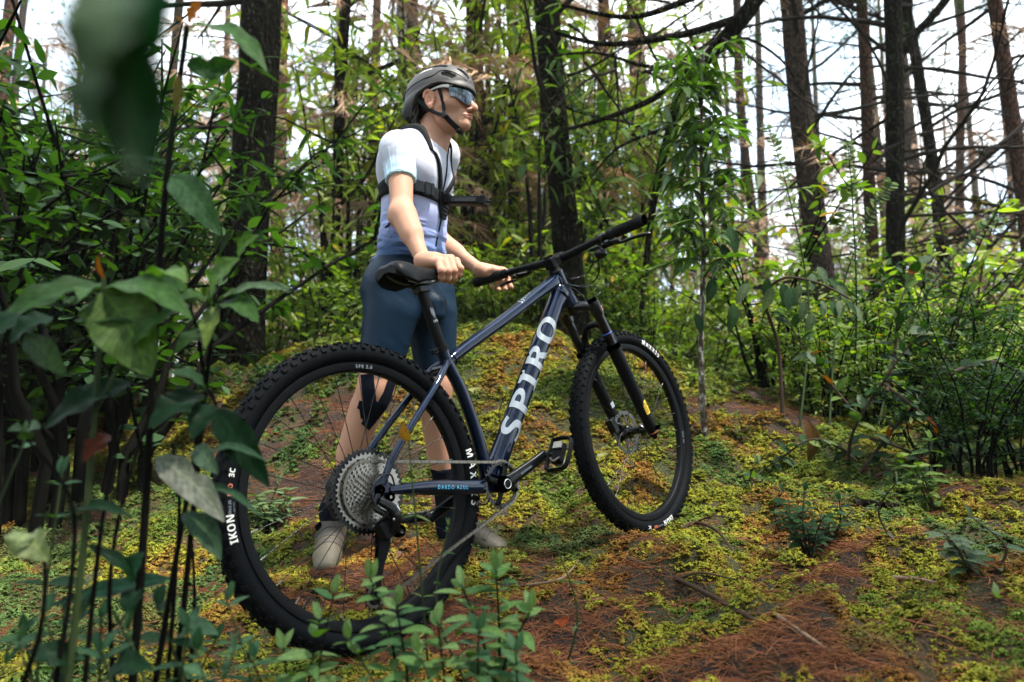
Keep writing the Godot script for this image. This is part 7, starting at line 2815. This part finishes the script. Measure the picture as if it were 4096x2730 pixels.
func right_side() -> void:
	var r := RandomNumberGenerator.new()
	r.seed = 403
	# the branch of big hanging leaves
	var o := at(1745, 660, 3.5)
	var base := on_ground(1800, 960)
	var root := thing("drooping_branch_shrub", "shrub holding out big pale drooping oval leaves right of the sapling", "shrub", base)
	var st := curve([Vector3(0, -0.03, 0), at(1790, 800, 3.6) - base, at(1760, 690, 3.5) - base, at(1800, 640, 3.4) - base, at(1880, 650, 3.35) - base, at(1960, 690, 3.3) - base], 24)
	tube_part("branch", root, st, ramp(0.011, 0.004, 24), M.stem_brown, 8)
	for q in [[1868, 628, -0.15, -1], [1880, 612, 0.35, -0.8], [1905, 640, 0.7, -0.6], [1925, 655, 0.5, -0.7], [1840, 655, -0.3, -1], [1850, 690, -0.2, -1], [1890, 690, 0.0, -1], [1910, 690, 0.2, -1], [1945, 690, 0.6, -0.8], [1820, 660, -0.35, -1], [1775, 660, -0.3, -1], [1800, 650, 0.1, -1], [1960, 700, 0.5, -1], [1930, 690, -0.1, -1], [1870, 720, -0.4, -1], [1835, 720, -0.3, -1], [1765, 640, -0.1, -1], [1720, 650, -0.5, -0.8]]:
		leaf_part(root, "ovate", [GREY_GREEN[0], GREY_GREEN[2], DEEP[1], DEEP[0]][r.randi() % 4], at(q[0], q[1], 3.35 + 0.1 * r.randf()) - base, Vector3(q[2], q[3], r.randf_range(-0.2, 0.5)).normalized(), Vector3(r.randf_range(-0.4, 0.4), 0.5, 1.0).normalized(), r.randf_range(0.085, 0.125))
	# tall thin wand-like shrubs with tiny paired leaves
	for q in [[1835, 1000, [[1860, 700], [1810, 430], [1765, 290]], "leftmost thin wand of small paired leaves beyond the drooping shrub"], [1905, 990, [[1930, 700], [1990, 520], [2050, 420]], "leaning wand with small bright leaves before the broad grey-brown trunk"], [2010, 1000, [[2070, 800], [2170, 620], [2290, 500]], "long arching wand with small leaves sweeping to the right edge"], [1960, 960, [[1970, 700], [1960, 450], [1950, 330]], "upright wand of small bright leaves under the reddish trunk"]]:
		var b: Vector3 = on_ground(q[0], q[1])
		var dd := 3.7
		var w := thing("wand_shrub", q[3], "shrub", b, "wand-like shrubs right of the wheel")
		var pts := [Vector3(0, -0.03, 0)]
		for p in q[2]:
			pts.append(at(p[0], p[1], dd) - b)
		var s2 := curve(pts, 40)
		tube_part("stem", w, s2, ramp(0.006, 0.0018, 40), M.stem_green, 6)
		for i in range(8, 41):
			for s in [-1.0, 1.0]:
				var al := (s2[mini(i + 1, 40)] - s2[i - 1]).normalized()
				var sd: Vector3 = al.cross(Vector3(0.2, 0.1, 1)).normalized() * s
				leaf_part(w, "round", BRIGHT[(i + int(s)) % 4], s2[i], (al * 0.4 + sd + Vector3(0, 0, r.randf_range(-0.4, 0.6))).normalized(), Vector3(0, 0.6, 1).normalized(), r.randf_range(0.03, 0.048))
	# the arching bramble-like shrub: bare crossing stems, small leaves
	var rb := on_ground(1950, 1130)
	var br := thing("rambling_shrub", "rambling shrub of crossing brown stems with small leaves right of the front wheel", "shrub", rb)
	var arms := [[[1950, 1130], [1960, 1000], [2030, 880], [2130, 740]], [[1950, 1130], [2050, 1080], [2200, 1020], [2330, 1020]], [[1975, 960], [1900, 870], [1850, 800], [1800, 720]], [[1960, 1110], [2060, 980], [2160, 850], [2230, 660]], [[1980, 1000], [2120, 1060], [2230, 1230], [2330, 1390]], [[2030, 880], [2130, 960], [2230, 1060], [2260, 1190]], [[1985, 1060], [1880, 1010], [1800, 1050], [1730, 1100]], [[2180, 860], [2270, 830], [2330, 850], [2400, 900]], [[2040, 900], [2060, 800], [2070, 700], [2110, 600]], [[2000, 1120], [2140, 1130], [2260, 1120], [2330, 1200]]]
	for q in arms:
		var pts := []
		for p in q:
			pts.append(at(p[0], p[1], 2.95 + r.randf_range(-0.12, 0.2)) - rb)
		var s2 := curve(pts, 22)
		tube_part("branch", br, s2, ramp(0.0085, 0.0022, 22), M.stem_brown, 6)
		for i in range(3, 23):
			for k in 1 + (i % 2):
				var al := (s2[mini(i + 1, 22)] - s2[i - 1]).normalized()
				var tone: Color = (GREY_GREEN + DEEP + DEEP + [BRIGHT[0], BRIGHT[2]])[r.randi() % 11]
				if r.randf() < 0.03:
					tone = Color(0.42, 0.10, 0.03)
				leaf_part(br, "ovate" if r.randf() < 0.6 else "round", tone, s2[i], (al * 0.3 + Vector3(r.randf_range(-1, 1), r.randf_range(-0.6, 0.8), r.randf_range(-0.5, 1))).normalized(), Vector3(r.randf() - 0.5, 1, r.randf()).normalized(), r.randf_range(0.045, 0.085))

func sprig(called: String, label: String, cat: String, group: String, base: Vector3, tip: Vector3, pairs: int, size: float, kind: String, palette: Array, seed_: int, stem_mat: Material, bare := 0.3, rad := 0.004) -> Node3D:
	var r := RandomNumberGenerator.new()
	r.seed = seed_
	var root := thing(called, label, cat, base, group)
	var side := Vector3(r.randf_range(-0.05, 0.05), 0, r.randf_range(-0.05, 0.05))
	var st := curve([Vector3(0, -0.03, 0), (tip - base) * 0.5 + side, tip - base], 20)
	tube_part("stem", root, st, ramp(rad, rad * 0.4, 20), stem_mat, 7)
	for i in pairs:
		var t := lerpf(bare, 0.98, float(i) / maxi(pairs - 1, 1))
		var p := st[int(t * 20.0)]
		var a := i * 1.45 + r.randf() * 0.7
		for s in 2:
			var b: float = a + PI * s
			var d := Vector3(cos(b), r.randf_range(0.1, 0.75) if t > 0.85 else r.randf_range(-0.25, 0.45), sin(b)).normalized()
			leaf_part(root, kind, palette[r.randi() % palette.size()], p, d, Vector3(r.randf_range(-0.3, 0.3), 1, r.randf_range(-0.1, 0.5)).normalized(), size * r.randf_range(0.7, 1.15) * (0.65 if t > 0.95 else 1.0))
	for s in 2:
		leaf_part(root, kind, palette[0], st[20], Vector3(r.randf_range(-0.5, 0.5), 1, r.randf_range(-0.5, 0.5)).normalized(), Vector3(r.randf() - 0.5, 0.2, 1).normalized(), size * 0.6)
	return root

func bank_plants() -> void:
	# small plants that stand on the moss, in focus
	var g: Vector3
	var list := [
		[1862, 1290, 1850, 1130, 7, 0.05, "ovate", DEEP, "dark green bushy plant on the moss right of the front wheel", 3],
		[1905, 1270, 1930, 1150, 6, 0.045, "ovate", DEEP, "dark green plant leaning right beside the bushy one", 2],
		[1822, 1235, 1800, 1130, 5, 0.045, "ovate", DEEP, "small dark plant nearest the front wheel's right side", 2],
		[1745, 1140, 1742, 1062, 3, 0.06, "ovate", [Color(0.26, 0.36, 0.16), Color(0.2, 0.3, 0.1)], "pale fresh sprig on the moss just right of the tyre", 1],
		[2080, 1260, 2062, 1110, 5, 0.06, "lance", GREY_GREEN, "thin upright sprig in front of the rambling shrub", 1],
		[2320, 1420, 2290, 1375, 2, 0.055, "ovate", [Color(0.36, 0.46, 0.24), Color(0.3, 0.4, 0.2)], "very pale leafy sprig low on the right-hand moss", 1],
		[1700, 1020, 1698, 960, 4, 0.06, "lance", BRIGHT, "bright tuft at the foot of the slender sapling", 2],
		[1415, 1010, 1400, 940, 4, 0.05, "lance", BRIGHT, "green sprig seen through the front wheel", 1],
		[620, 1230, 640, 1110, 6, 0.085, "lance", [Color(0.2, 0.3, 0.15), Color(0.15, 0.25, 0.1)], "narrow pale-leaved plant seen through the rear wheel", 3],
		[1170, 1010, 1165, 900, 4, 0.05, "ovate", GREY_GREEN, "small sprig behind the down tube", 1],
		[815, 850, 818, 690, 3, 0.14, "long", [Color(0.25, 0.32, 0.05), Color(0.15, 0.22, 0.05)], "yellow-green strap-leaved plant behind the rider's thigh", 2],
		[1590, 890, 1590, 850, 3, 0.09, "long", [Color(0.34, 0.42, 0.1)], "yellow-green rosette at the foot of the slope beyond the front wheel", 2],
		[2150, 1180, 2140, 1010, 6, 0.06, "ovate", BRIGHT, "leafy sprig under the rambling shrub's longest arm", 2],
		[2240, 1330, 2235, 1190, 5, 0.055, "ovate", GREY_GREEN, "grey-green sprig at the right below the rambling shrub", 2]]
	for i in list.size():
		var q: Array = list[i]
		g = on_ground(q[0], q[1])
		var dep := -(g - Vector3(0, 0.5, 0)).rotated(Vector3.RIGHT, -PITCH).z
		for k in 1:
			var root := sprig("small_plant", q[8], "plant", "small plants growing on the moss", g, at(q[2], q[3], dep), q[4], q[5], q[6], q[7], 500 + i, M.stem_brown, 0.12)
			if q[9] > 1:
				var r := RandomNumberGenerator.new()
				r.seed = 600 + i
				for s in q[9] * 2:
					var a := r.randf() * TAU
					var hgt: float = (at(q[2], q[3], dep) - g).length() * r.randf_range(0.4, 0.85)
					var st := curve([Vector3(0, -0.02, 0), Vector3(cos(a) * hgt * 0.25, hgt * 0.55, sin(a) * hgt * 0.25), Vector3(cos(a) * hgt * 0.6, hgt, sin(a) * hgt * 0.6)], 10)
					tube_part("side_stem", root, st, ramp(0.003, 0.0014, 10), M.stem_brown, 6)
					for j in q[4] * 2:
						var b: float = j * 2.4 + r.randf()
						leaf_part(root, q[6], q[7][r.randi() % q[7].size()], st[2 + int(8.0 * (j + 0.5) / (q[4] * 2.0))], Vector3(cos(b), r.randf_range(-0.2, 0.5), sin(b)).normalized(), Vector3(r.randf() - 0.5, 1, r.randf() * 0.6).normalized(), q[5] * r.randf_range(0.7, 1.15))
	# sticks and logs on the ground
	var sticks := [[[[1562, 1232], [1600, 1215], [1650, 1235], [1690, 1290]], 0.008, "forked brown stick lying from the front tyre down the moss"], [[[1440, 1300], [1560, 1350], [1720, 1440], [1900, 1560]], 0.009, "long thin branch lying across the needles in front"], [[[1780, 1430], [1850, 1480], [1910, 1520]], 0.006, "short pale stick on the needles near the bottom edge"], [[[2055, 1345], [2120, 1350], [2200, 1372]], 0.006, "thin twig on the right-hand moss"], [[[1250, 1420], [1330, 1400], [1400, 1390]], 0.004, "pale dry grass stalk on the needles"], [[[1210, 1360], [1290, 1345], [1330, 1300]], 0.004, "thin bent stalk beside the left shoe's toe"], [[[640, 1000], [700, 985], [760, 980]], 0.008, "pale broken stick seen through the rear wheel"], [[[660, 800], [720, 792], [790, 770]], 0.014, "weathered stick at the top of the bank left of the tyre"], [[[1680, 905], [1760, 935], [1830, 960]], 0.010, "brown stick on the needle slope beyond the wheel"]]
	for q in sticks:
		var p0 := on_ground(q[0][0][0], q[0][0][1])
		var pts := []
		for p in q[0]:
			pts.append(on_ground(p[0], p[1]) + Vector3(0, q[1] * 0.9 + 0.012, 0) - p0)
		var t := thing("fallen_stick", q[2], "stick", p0, "sticks lying on the bank")
		tube_part("stick", t, curve(pts, 24), ramp(q[1], q[1] * 0.4, 24), M.pale_twig if q[1] < 0.0065 else M.stem_brown, 8)
		if q[1] > 0.0075:
			var e: Vector3 = pts[1]
			tube_part("side_twig", t, curve([e, e + Vector3(0.05, 0.03, 0.06), e + Vector3(0.13, 0.02, 0.10)], 8), ramp(q[1] * 0.5, q[1] * 0.2, 8), M.stem_brown, 6)
	for q in [[1962, 1162, 2085, 1172, 0.02, "rotting dark log half sunk in moss right of the dark plants"]]:
		var a := on_ground(q[0], q[1])
		var b := on_ground(q[2], q[3])
		var t := thing("fallen_log", q[5], "log", a)
		obj("log", trunk_mesh_any(line(Vector3(0, 0.004, 0), b - a + Vector3(0, 0.004, 0), 14), q[4]), M.bark_dark, t)
	# a curled dead leaf standing on the bank, and fallen leaves
	var dl := on_ground(1855, 1060)
	var dep2 := -(dl - Vector3(0, 0.5, 0)).rotated(Vector3.RIGHT, -PITCH).z
	var dead := thing("dead_leaf", "hanging dry brown leaf under the rambling shrub's left arm", "leaf", at(1855, 965, dep2))
	big_leaf(dead, at(1855, 965, dep2) - dead.position, at(1858, 1065, dep2) - dead.position, 0.07, Color(0.17, 0.085, 0.035), 0.02, Vector3(0.2, 0.1, 1))
	for q in [[1092, 905, Color(0.42, 0.5, 0.2), "pale green leaf lying on the moss beside the seat tube", 0.06], [1292, 1450, Color(0.55, 0.12, 0.04), "orange fungus-like scrap on the needles", 0.03], [905, 1290, Color(0.4, 0.25, 0.17), "pale brown leaf lying under the rear wheel", 0.05], [1390, 1060, Color(0.42, 0.48, 0.25), "pale leaf beside the raised pedal", 0.06], [668, 900, Color(0.35, 0.18, 0.09), "curled orange-brown leaf on the needles left of the tyre", 0.06]]:
		var p := on_ground(q[0], q[1])
		var t := thing("fallen_leaf", q[3], "leaf", p + Vector3(0, 0.02, 0), "single leaves lying on the bank")
		big_leaf(t, Vector3(-q[4] * 0.6, 0, 0.01), Vector3(q[4] * 0.6, 0.01, 0), q[4] * 0.8, q[2], -0.01, Vector3(0.1, 0.8, 0.6))

func trunk_mesh_any(path: PackedVector3Array, rad: float) -> MB:
	var m := MB.new()
	m.tube(path, ramp(rad, rad * 0.8, path.size() - 1), 14)
	var f := FastNoiseLite.new()
	f.frequency = 9.0
	for i in m.v.size():
		m.v[i] += m.n[i] * f.get_noise_3dv(m.v[i]) * rad * 0.35
	return m

# one large leaf between two points; `face` is roughly where its upper side looks
func big_leaf(parent: Node, a: Vector3, b: Vector3, wide: float, col: Color, bow: float, face: Vector3, wave := 0.0, bite := 0.0) -> MeshInstance3D:
	var dir := (b - a)
	var L := dir.length()
	var z := dir / L
	var x := face.cross(z).normalized()
	var y := z.cross(x).normalized()
	var rows := []
	var n := 16
	for i in n + 1:
		var t := float(i) / n
		var w := wide * 0.5 * pow(maxf(sin(PI * pow(t, 0.82)), 0.0), 0.8)
		w = maxf(w, 0.0012)
		var c := a + z * (L * t) + y * (bow * sin(PI * t)) + x * (0.06 * L * sin(PI * t) * signf(bow + 0.0001))
		var r := PackedVector3Array()
		for j in 7:
			var u := (j - 3) / 3.0
			var ww := w
			if bite > 0.0 and u > 0.3:
				ww *= 1.0 - bite * exp(-pow((t - 0.45) / 0.09, 2.0))
			r.append(c + x * (u * ww) + y * (absf(u) * ww * 0.28 + wave * ww * sin(t * 17.0 + u * 2.0) * u * u))
		rows.append(r)
	var m := MB.new()
	m.sheet(rows, false, col)
	return obj("leaf", m, M.leaf, parent)

func px_leaf(root: Node3D, q: Array) -> void:
	# [base px, py, depth, tip px, py, depth, width, tone, bow, face]
	var a := at(q[0], q[1], q[2])
	var b := at(q[3], q[4], q[5])
	var lf := big_leaf(root, a - root.position, b - root.position, q[6], q[7], q[8], q[9], 0.18, q[10] if q.size() > 10 else 0.0)

func stalk(root: Node3D, pts: Array, r0: float, r1: float, m: Material) -> void:
	var p := []
	for q in pts:
		p.append(at(q[0], q[1], q[2]) - root.position)
	tube_part("stem", root, curve(p, 26), ramp(r0, r1, 26), m, 10)

func foreground() -> void:
	var G1 := Color(0.04, 0.10, 0.03)
	var G2 := Color(0.07, 0.16, 0.04)
	var G3 := Color(0.14, 0.26, 0.07)
	var D1 := Color(0.014, 0.045, 0.02)
	var F := Vector3(0.1, 0.7, 0.7)
	var C := Vector3(-0.1, 0.25, 1.0)
	# the leaf right in front of the lens
	var near := thing("near_branch", "blurred dark green leaf branch hanging close to the lens at upper left", "branch", at(300, -60, 0.204))
	stalk(near, [[300, -60, 0.204], [290, 60, 0.204], [270, 200, 0.204], [290, 330, 0.201]], 0.0012, 0.0008, M.stem_dark)
	for q in [[270, -40, 0.204, 200, 180, 0.197, 0.0204, Color(0.10, 0.16, 0.10), 0.004, Vector3(0.2, 0.8, 0.5)], [290, 60, 0.204, 330, 410, 0.204, 0.0231, D1, -0.004, Vector3(0.3, -0.2, 1)], [260, 100, 0.201, 200, 330, 0.197, 0.019, Color(0.07, 0.12, 0.07), 0.004, Vector3(-0.2, 0.8, 0.6)], [320, -40, 0.211, 370, 120, 0.211, 0.0177, Color(0.015, 0.07, 0.035), 0.003, C], [230, 40, 0.204, 165, 150, 0.204, 0.0136, D1, 0.003, C]]:
		px_leaf(near, q)
	# tall dark-stemmed plant
	var p1 := thing("tall_leafy_plant", "tall plant on one long dark stem crossing the left side, torn leaves at top", "plant", on_ground(300, 1560))
	stalk(p1, [[300, 1600, 0.98], [330, 1200, 1.0], [352, 800, 1.02], [378, 440, 1.03], [428, 60, 1.05]], 0.0062, 0.0036, M.stem_dark)
	for q in [[436, 56, 1.05, 612, 166, 1.0, 0.042, G2, 0.018, Vector3(-0.4, 0.9, 0.3)], [426, 150, 1.05, 540, 140, 1.08, 0.036, Color(0.045, 0.11, 0.05), -0.01, Vector3(0, -0.4, 1), 0.5], [391, 404, 1.03, 506, 542, 0.99, 0.046, Color(0.07, 0.15, 0.07), 0.012, Vector3(-0.5, 0.6, 0.9)], [384, 372, 1.03, 120, 402, 1.05, 0.034, Color(0.03, 0.085, 0.04), 0.014, Vector3(0, 0.9, 0.5)], [428, 60, 1.05, 395, 30, 1.02, 0.012, Color(0.5, 0.14, 0.03), 0.0, C], [432, 50, 1.05, 462, 2, 1.04, 0.024, Color(0.55, 0.16, 0.03), 0.0, C], [408, 170, 1.04, 400, 265, 1.03, 0.016, Color(0.16, 0.13, 0.03), 0.0, C]]:
		px_leaf(p1, q)
	# the broad-leaved plant
	var p2 := thing("broad_leaved_plant", "broad-leaved plant with big veined leaves at left below the dark stem", "plant", on_ground(150, 1560))
	stalk(p2, [[150, 1600, 0.93], [190, 1250, 0.95], [215, 950, 0.97], [236, 640, 0.98]], 0.005, 0.003, M.stem_green)
	stalk(p2, [[215, 950, 0.97], [280, 820, 0.98], [330, 660, 1.0]], 0.0028, 0.002, M.stem_green)
	for q in [[228, 652, 0.98, -20, 760, 0.90, 0.05, G1, 0.02, F], [232, 668, 0.98, 345, 868, 0.94, 0.088, Color(0.11, 0.19, 0.055), 0.015, Vector3(-0.3, 0.7, 0.8)], [240, 660, 0.98, 440, 735, 0.92, 0.044, G2, 0.016, F], [206, 675, 0.98, 180, 690, 0.9, 0.03, G2, 0.01, F], [330, 660, 1.0, 425, 650, 0.96, 0.05, G3, 0.018, Vector3(0, 0.9, 0.3)], [345, 735, 0.96, 170, 738, 0.97, 0.03, Color(0.05, 0.12, 0.05), 0.01, F], [380, 720, 0.95, 300, 800, 0.94, 0.03, G2, 0.008, F], [236, 640, 0.98, 222, 588, 0.97, 0.008, Color(0.5, 0.13, 0.03), 0.0, C], [40, 720, 0.9, -60, 830, 0.88, 0.05, D1, 0.01, F], [55, 770, 0.95, 148, 862, 0.96, 0.034, Color(0.11, 0.17, 0.13), 0.01, C], [120, 730, 0.98, 20, 790, 0.95, 0.04, D1, 0.012, F]]:
		px_leaf(p2, q)
	# light-topped plant near the mossy trunk
	var p3 := thing("pale_topped_plant", "plant with fresh pale green top leaves in front of the mossy trunk", "plant", on_ground(420, 1560))
	stalk(p3, [[400, 1600, 1.04], [440, 1200, 1.06], [470, 900, 1.08], [494, 690, 1.1]], 0.0048, 0.0026, M.stem_dark)
	stalk(p3, [[470, 900, 1.08], [455, 780, 1.08], [430, 690, 1.09]], 0.003, 0.0018, M.stem_dark)
	for q in [[486, 690, 1.1, 550, 594, 1.06, 0.052, G3, 0.012, Vector3(-0.3, 0.4, 1), 0.3], [500, 694, 1.1, 662, 668, 1.06, 0.024, Color(0.13, 0.22, 0.12), 0.012, F], [498, 702, 1.1, 592, 742, 1.04, 0.04, G2, 0.012, F], [484, 700, 1.1, 400, 690, 1.04, 0.032, G2, 0.012, F], [490, 704, 1.1, 470, 800, 1.04, 0.03, Color(0.2, 0.3, 0.08), 0.008, C], [430, 690, 1.09, 352, 640, 1.05, 0.034, G2, 0.012, F], [432, 700, 1.09, 360, 745, 1.05, 0.03, G1, 0.01, F], [498, 690, 1.1, 580, 690, 1.08, 0.02, G3, 0.01, F], [546, 590, 1.1, 594, 540, 1.08, 0.022, G3, 0.006, C], [470, 760, 1.08, 400, 812, 1.04, 0.03, G1, 0.01, F]]:
		px_leaf(p3, q)
	# drooping dark leaf over the rear tyre and its silvery neighbour
	var p4 := thing("drooping_leaf_plant", "plant with a dark drooping leaf over the rear tyre and one silvery dry leaf", "plant", on_ground(370, 1560))
	stalk(p4, [[350, 1600, 1.0], [400, 1300, 1.02], [440, 1080, 1.04], [470, 900, 1.05], [500, 945, 1.05]], 0.0045, 0.002, M.stem_dark)
	stalk(p4, [[440, 1080, 1.04], [400, 1050, 1.03], [350, 1060, 1.02]], 0.0022, 0.0015, M.stem_dark)
	for q in [[492, 942, 1.05, 618, 1120, 1.0, 0.05, D1, 0.014, Vector3(-0.5, 0.5, 0.8)], [355, 1052, 1.02, 514, 1200, 0.98, 0.046, Color(0.30, 0.32, 0.27), 0.008, Vector3(-0.3, 0.6, 0.8), 0.45], [480, 930, 1.05, 440, 1010, 1.0, 0.04, D1, 0.01, F], [460, 1060, 1.03, 610, 1060, 0.98, 0.016, Color(0.05, 0.11, 0.06), 0.02, F], [430, 1130, 1.03, 600, 1190, 0.97, 0.014, Color(0.05, 0.11, 0.06), 0.02, F], [470, 900, 1.05, 385, 855, 1.0, 0.035, Color(0.04, 0.1, 0.045), 0.012, F], [464, 905, 1.05, 340, 985, 0.98, 0.05, D1, 0.014, F], [420, 1180, 1.02, 505, 1290, 0.98, 0.036, Color(0.06, 0.12, 0.07), 0.01, F], [445, 1030, 1.03, 500, 1090, 1.0, 0.03, Color(0.12, 0.2, 0.13), 0.008, C]]:
		px_leaf(p4, q)
	# crowded dark stems at the lower left
	var p5 := thing("dark_stemmed_plant", "crowd of dark bare stems with a few shaded leaves at lower left", "plant", on_ground(200, 1560))
	for q in [[[190, 1600, 0.95], [220, 1300, 0.96], [250, 1100, 0.98], [300, 900, 1.0]], [[120, 1600, 0.92], [160, 1350, 0.94], [160, 1150, 0.96], [60, 1010, 0.98]], [[260, 1600, 1.0], [250, 1350, 1.0], [280, 1150, 1.0], [340, 960, 1.02]], [[380, 1600, 1.1], [400, 1350, 1.1], [410, 1150, 1.1], [395, 1020, 1.1]], [[40, 1600, 0.9], [90, 1450, 0.9], [100, 1300, 0.9], [70, 1230, 0.9]], [[430, 1600, 1.15], [445, 1400, 1.15], [440, 1250, 1.15]]]:
		stalk(p5, q, 0.0036, 0.0018, M.stem_dark)
	for q in [[300, 880, 1.0, 100, 985, 0.96, 0.05, D1, 0.016, F], [250, 1000, 0.98, 190, 1060, 0.95, 0.03, Color(0.13, 0.03, 0.015), 0.008, C], [70, 1230, 0.9, 110, 1290, 0.88, 0.04, Color(0.35, 0.42, 0.2), 0.012, C], [70, 1228, 0.9, 30, 1280, 0.88, 0.036, Color(0.3, 0.38, 0.18), 0.012, C], [60, 1010, 0.98, 15, 990, 0.95, 0.03, Color(0.10, 0.18, 0.09), 0.008, F], [58, 1010, 0.98, 90, 985, 0.96, 0.03, Color(0.12, 0.2, 0.1), 0.008, F], [160, 1180, 0.96, 300, 1190, 0.94, 0.018, D1, 0.012, F], [395, 1330, 1.1, 110, 1395, 1.02, 0.03, Color(0.04, 0.12, 0.07), 0.02, F], [300, 1340, 1.0, 330, 1270, 0.98, 0.034, Color(0.035, 0.10, 0.06), 0.008, C], [310, 1350, 1.0, 300, 1420, 0.97, 0.034, D1, 0.008, C], [400, 1470, 1.05, 500, 1460, 1.0, 0.034, Color(0.10, 0.2, 0.12), 0.012, F], [180, 1520, 0.95, 60, 1500, 0.92, 0.036, D1, 0.012, F], [240, 1560, 0.95, 350, 1540, 0.92, 0.04, D1, 0.012, F], [330, 1330, 1.0, 190, 1250, 0.97, 0.02, D1, 0.016, F]]:
		px_leaf(p5, q)
	# small-leaved sprigs along the left and bottom edges
	var PALE := [Color(0.22, 0.36, 0.13), Color(0.15, 0.29, 0.09), Color(0.09, 0.20, 0.08)]
	var list := [
		[770, 1590, 766, 1365, 1.15, 3, 0.05, "ovate", PALE, "lone sprig topped by one upright oval leaf before the rear tyre"],
		[860, 1600, 850, 1330, 1.15, 13, 0.054, "ovate", PALE, "leafy sprig below the rear derailleur"],
		[925, 1600, 910, 1390, 1.12, 12, 0.052, "ovate", PALE, "leafy sprig under the hanging chain"],
		[1010, 1600, 1005, 1430, 1.10, 10, 0.052, "ovate", PALE, "low leafy sprig at the bottom edge under the chain"],
		[1080, 1600, 1060, 1345, 1.18, 12, 0.054, "ovate", PALE, "sprig before the lower edge of the rear tyre, left of the tall pair"],
		[1150, 1600, 1140, 1310, 1.20, 14, 0.058, "ovate", PALE, "tallest bright leafy sprig below the left shoe"],
		[1205, 1600, 1222, 1400, 1.15, 12, 0.054, "ovate", PALE, "rightmost bright sprig at the bottom before the needles"],
		[720, 1600, 735, 1425, 1.12, 9, 0.050, "ovate", PALE, "low sprig in front of the bottom of the rear tyre"],
		[575, 1610, 580, 1520, 1.1, 2, 0.035, "ovate", PALE, "tiny pale sprig at the bottom left of the tyre"],
		[660, 1610, 650, 1490, 1.1, 8, 0.050, "ovate", PALE, "low sprig at the bottom just left of the tyre's foot"],
		[1000, 1420, 938, 1010, 1.42, 7, 0.032, "lance", [Color(0.30, 0.36, 0.10), Color(0.24, 0.32, 0.10), Color(0.18, 0.27, 0.09)], "tall yellow-green sprig with orange tip standing before the chain stay"],
		[1100, 1430, 1030, 1210, 1.42, 6, 0.030, "lance", PALE, "thin sprig before the tyre lettering near the chain"],
		[1270, 1430, 1275, 1250, 1.5, 4, 0.036, "lance", [Color(0.08, 0.15, 0.08), Color(0.12, 0.2, 0.1)], "thin shaded sprig by the left shoe's toe"],
		[30, 1200, 60, 1000, 1.0, 4, 0.035, "ovate", [Color(0.10, 0.2, 0.12), Color(0.06, 0.13, 0.08)], "rounded blue-green sprig at the far left edge"],
		[530, 1600, 520, 1380, 1.05, 5, 0.045, "ovate", [Color(0.08, 0.17, 0.09), Color(0.05, 0.11, 0.06)], "blue-green sprig left of the tyre's lowest point"],
		[300, 1620, 290, 1450, 0.95, 4, 0.045, "lance", DEEP, "dark sprig among the stems at bottom left"],
		[810, 1610, 800, 1470, 1.08, 9, 0.050, "ovate", PALE, "low sprig between the lone oval-leaved one and the derailleur"],
		[970, 1620, 960, 1500, 1.05, 8, 0.050, "ovate", PALE, "small sprig at the bottom edge below the hanging chain"],
		[1110, 1620, 1100, 1450, 1.08, 10, 0.052, "ovate", [Color(0.07, 0.16, 0.08), Color(0.10, 0.2, 0.09)], "darker sprig at the foot of the tallest bright one"],
		[1180, 1620, 1185, 1500, 1.05, 9, 0.052, "ovate", [Color(0.07, 0.16, 0.08), Color(0.10, 0.2, 0.09)], "dark low sprig at the bottom right of the sprig group"],
		[440, 1620, 430, 1440, 0.98, 6, 0.05, "ovate", [Color(0.06, 0.14, 0.08), Color(0.09, 0.19, 0.10)], "blue-green sprig among the dark stems, right of the middle"],
		[200, 1640, 230, 1500, 0.9, 5, 0.05, "ovate", [Color(0.05, 0.12, 0.07), Color(0.04, 0.09, 0.05)], "low dark sprig by the long veined leaf at bottom left"],
		[130, 1500, 140, 1090, 1.05, 7, 0.05, "ovate", [Color(0.05, 0.12, 0.06), Color(0.08, 0.16, 0.08)], "slim leafy sprig left of the bare dark stems"],
		[90, 1640, 40, 1480, 0.9, 4, 0.045, "lance", DEEP, "dark sprig in the bottom left corner"]]
	var lr := RandomNumberGenerator.new()
	lr.seed = 808
	for i in 14:
		var x := 10.0 + 44.0 * i
		var y := lr.randf_range(1380, 1530)
		list.append([x + lr.randf_range(-20, 20), 1640, x, y, lr.randf_range(0.9, 1.2), lr.randi_range(5, 8), lr.randf_range(0.036, 0.055), "ovate" if i % 3 else "lance", [Color(0.04, 0.11, 0.055), Color(0.065, 0.15, 0.065), Color(0.03, 0.08, 0.045)], "small shaded sprig along the bottom left edge, %s" % ordinal(i, 14)])
	for i in list.size():
		var q: Array = list[i]
		var a := at(q[0], q[1], q[4])
		var root := sprig("leafy_sprig", q[9], "plant", "young leafy sprigs in the foreground", Vector3(a.x, height(a.x, a.z), a.z), at(q[2], q[3], q[4]), q[5], q[6], q[7], q[8], 700 + i, M.stem_dark if i < 10 else M.stem_green, 0.25, 0.003)
		if i == 10:
			big_leaf(root, at(938, 1015, 1.42) - root.position, at(926, 972, 1.41) - root.position, 0.022, Color(0.65, 0.26, 0.05), 0.004, C)
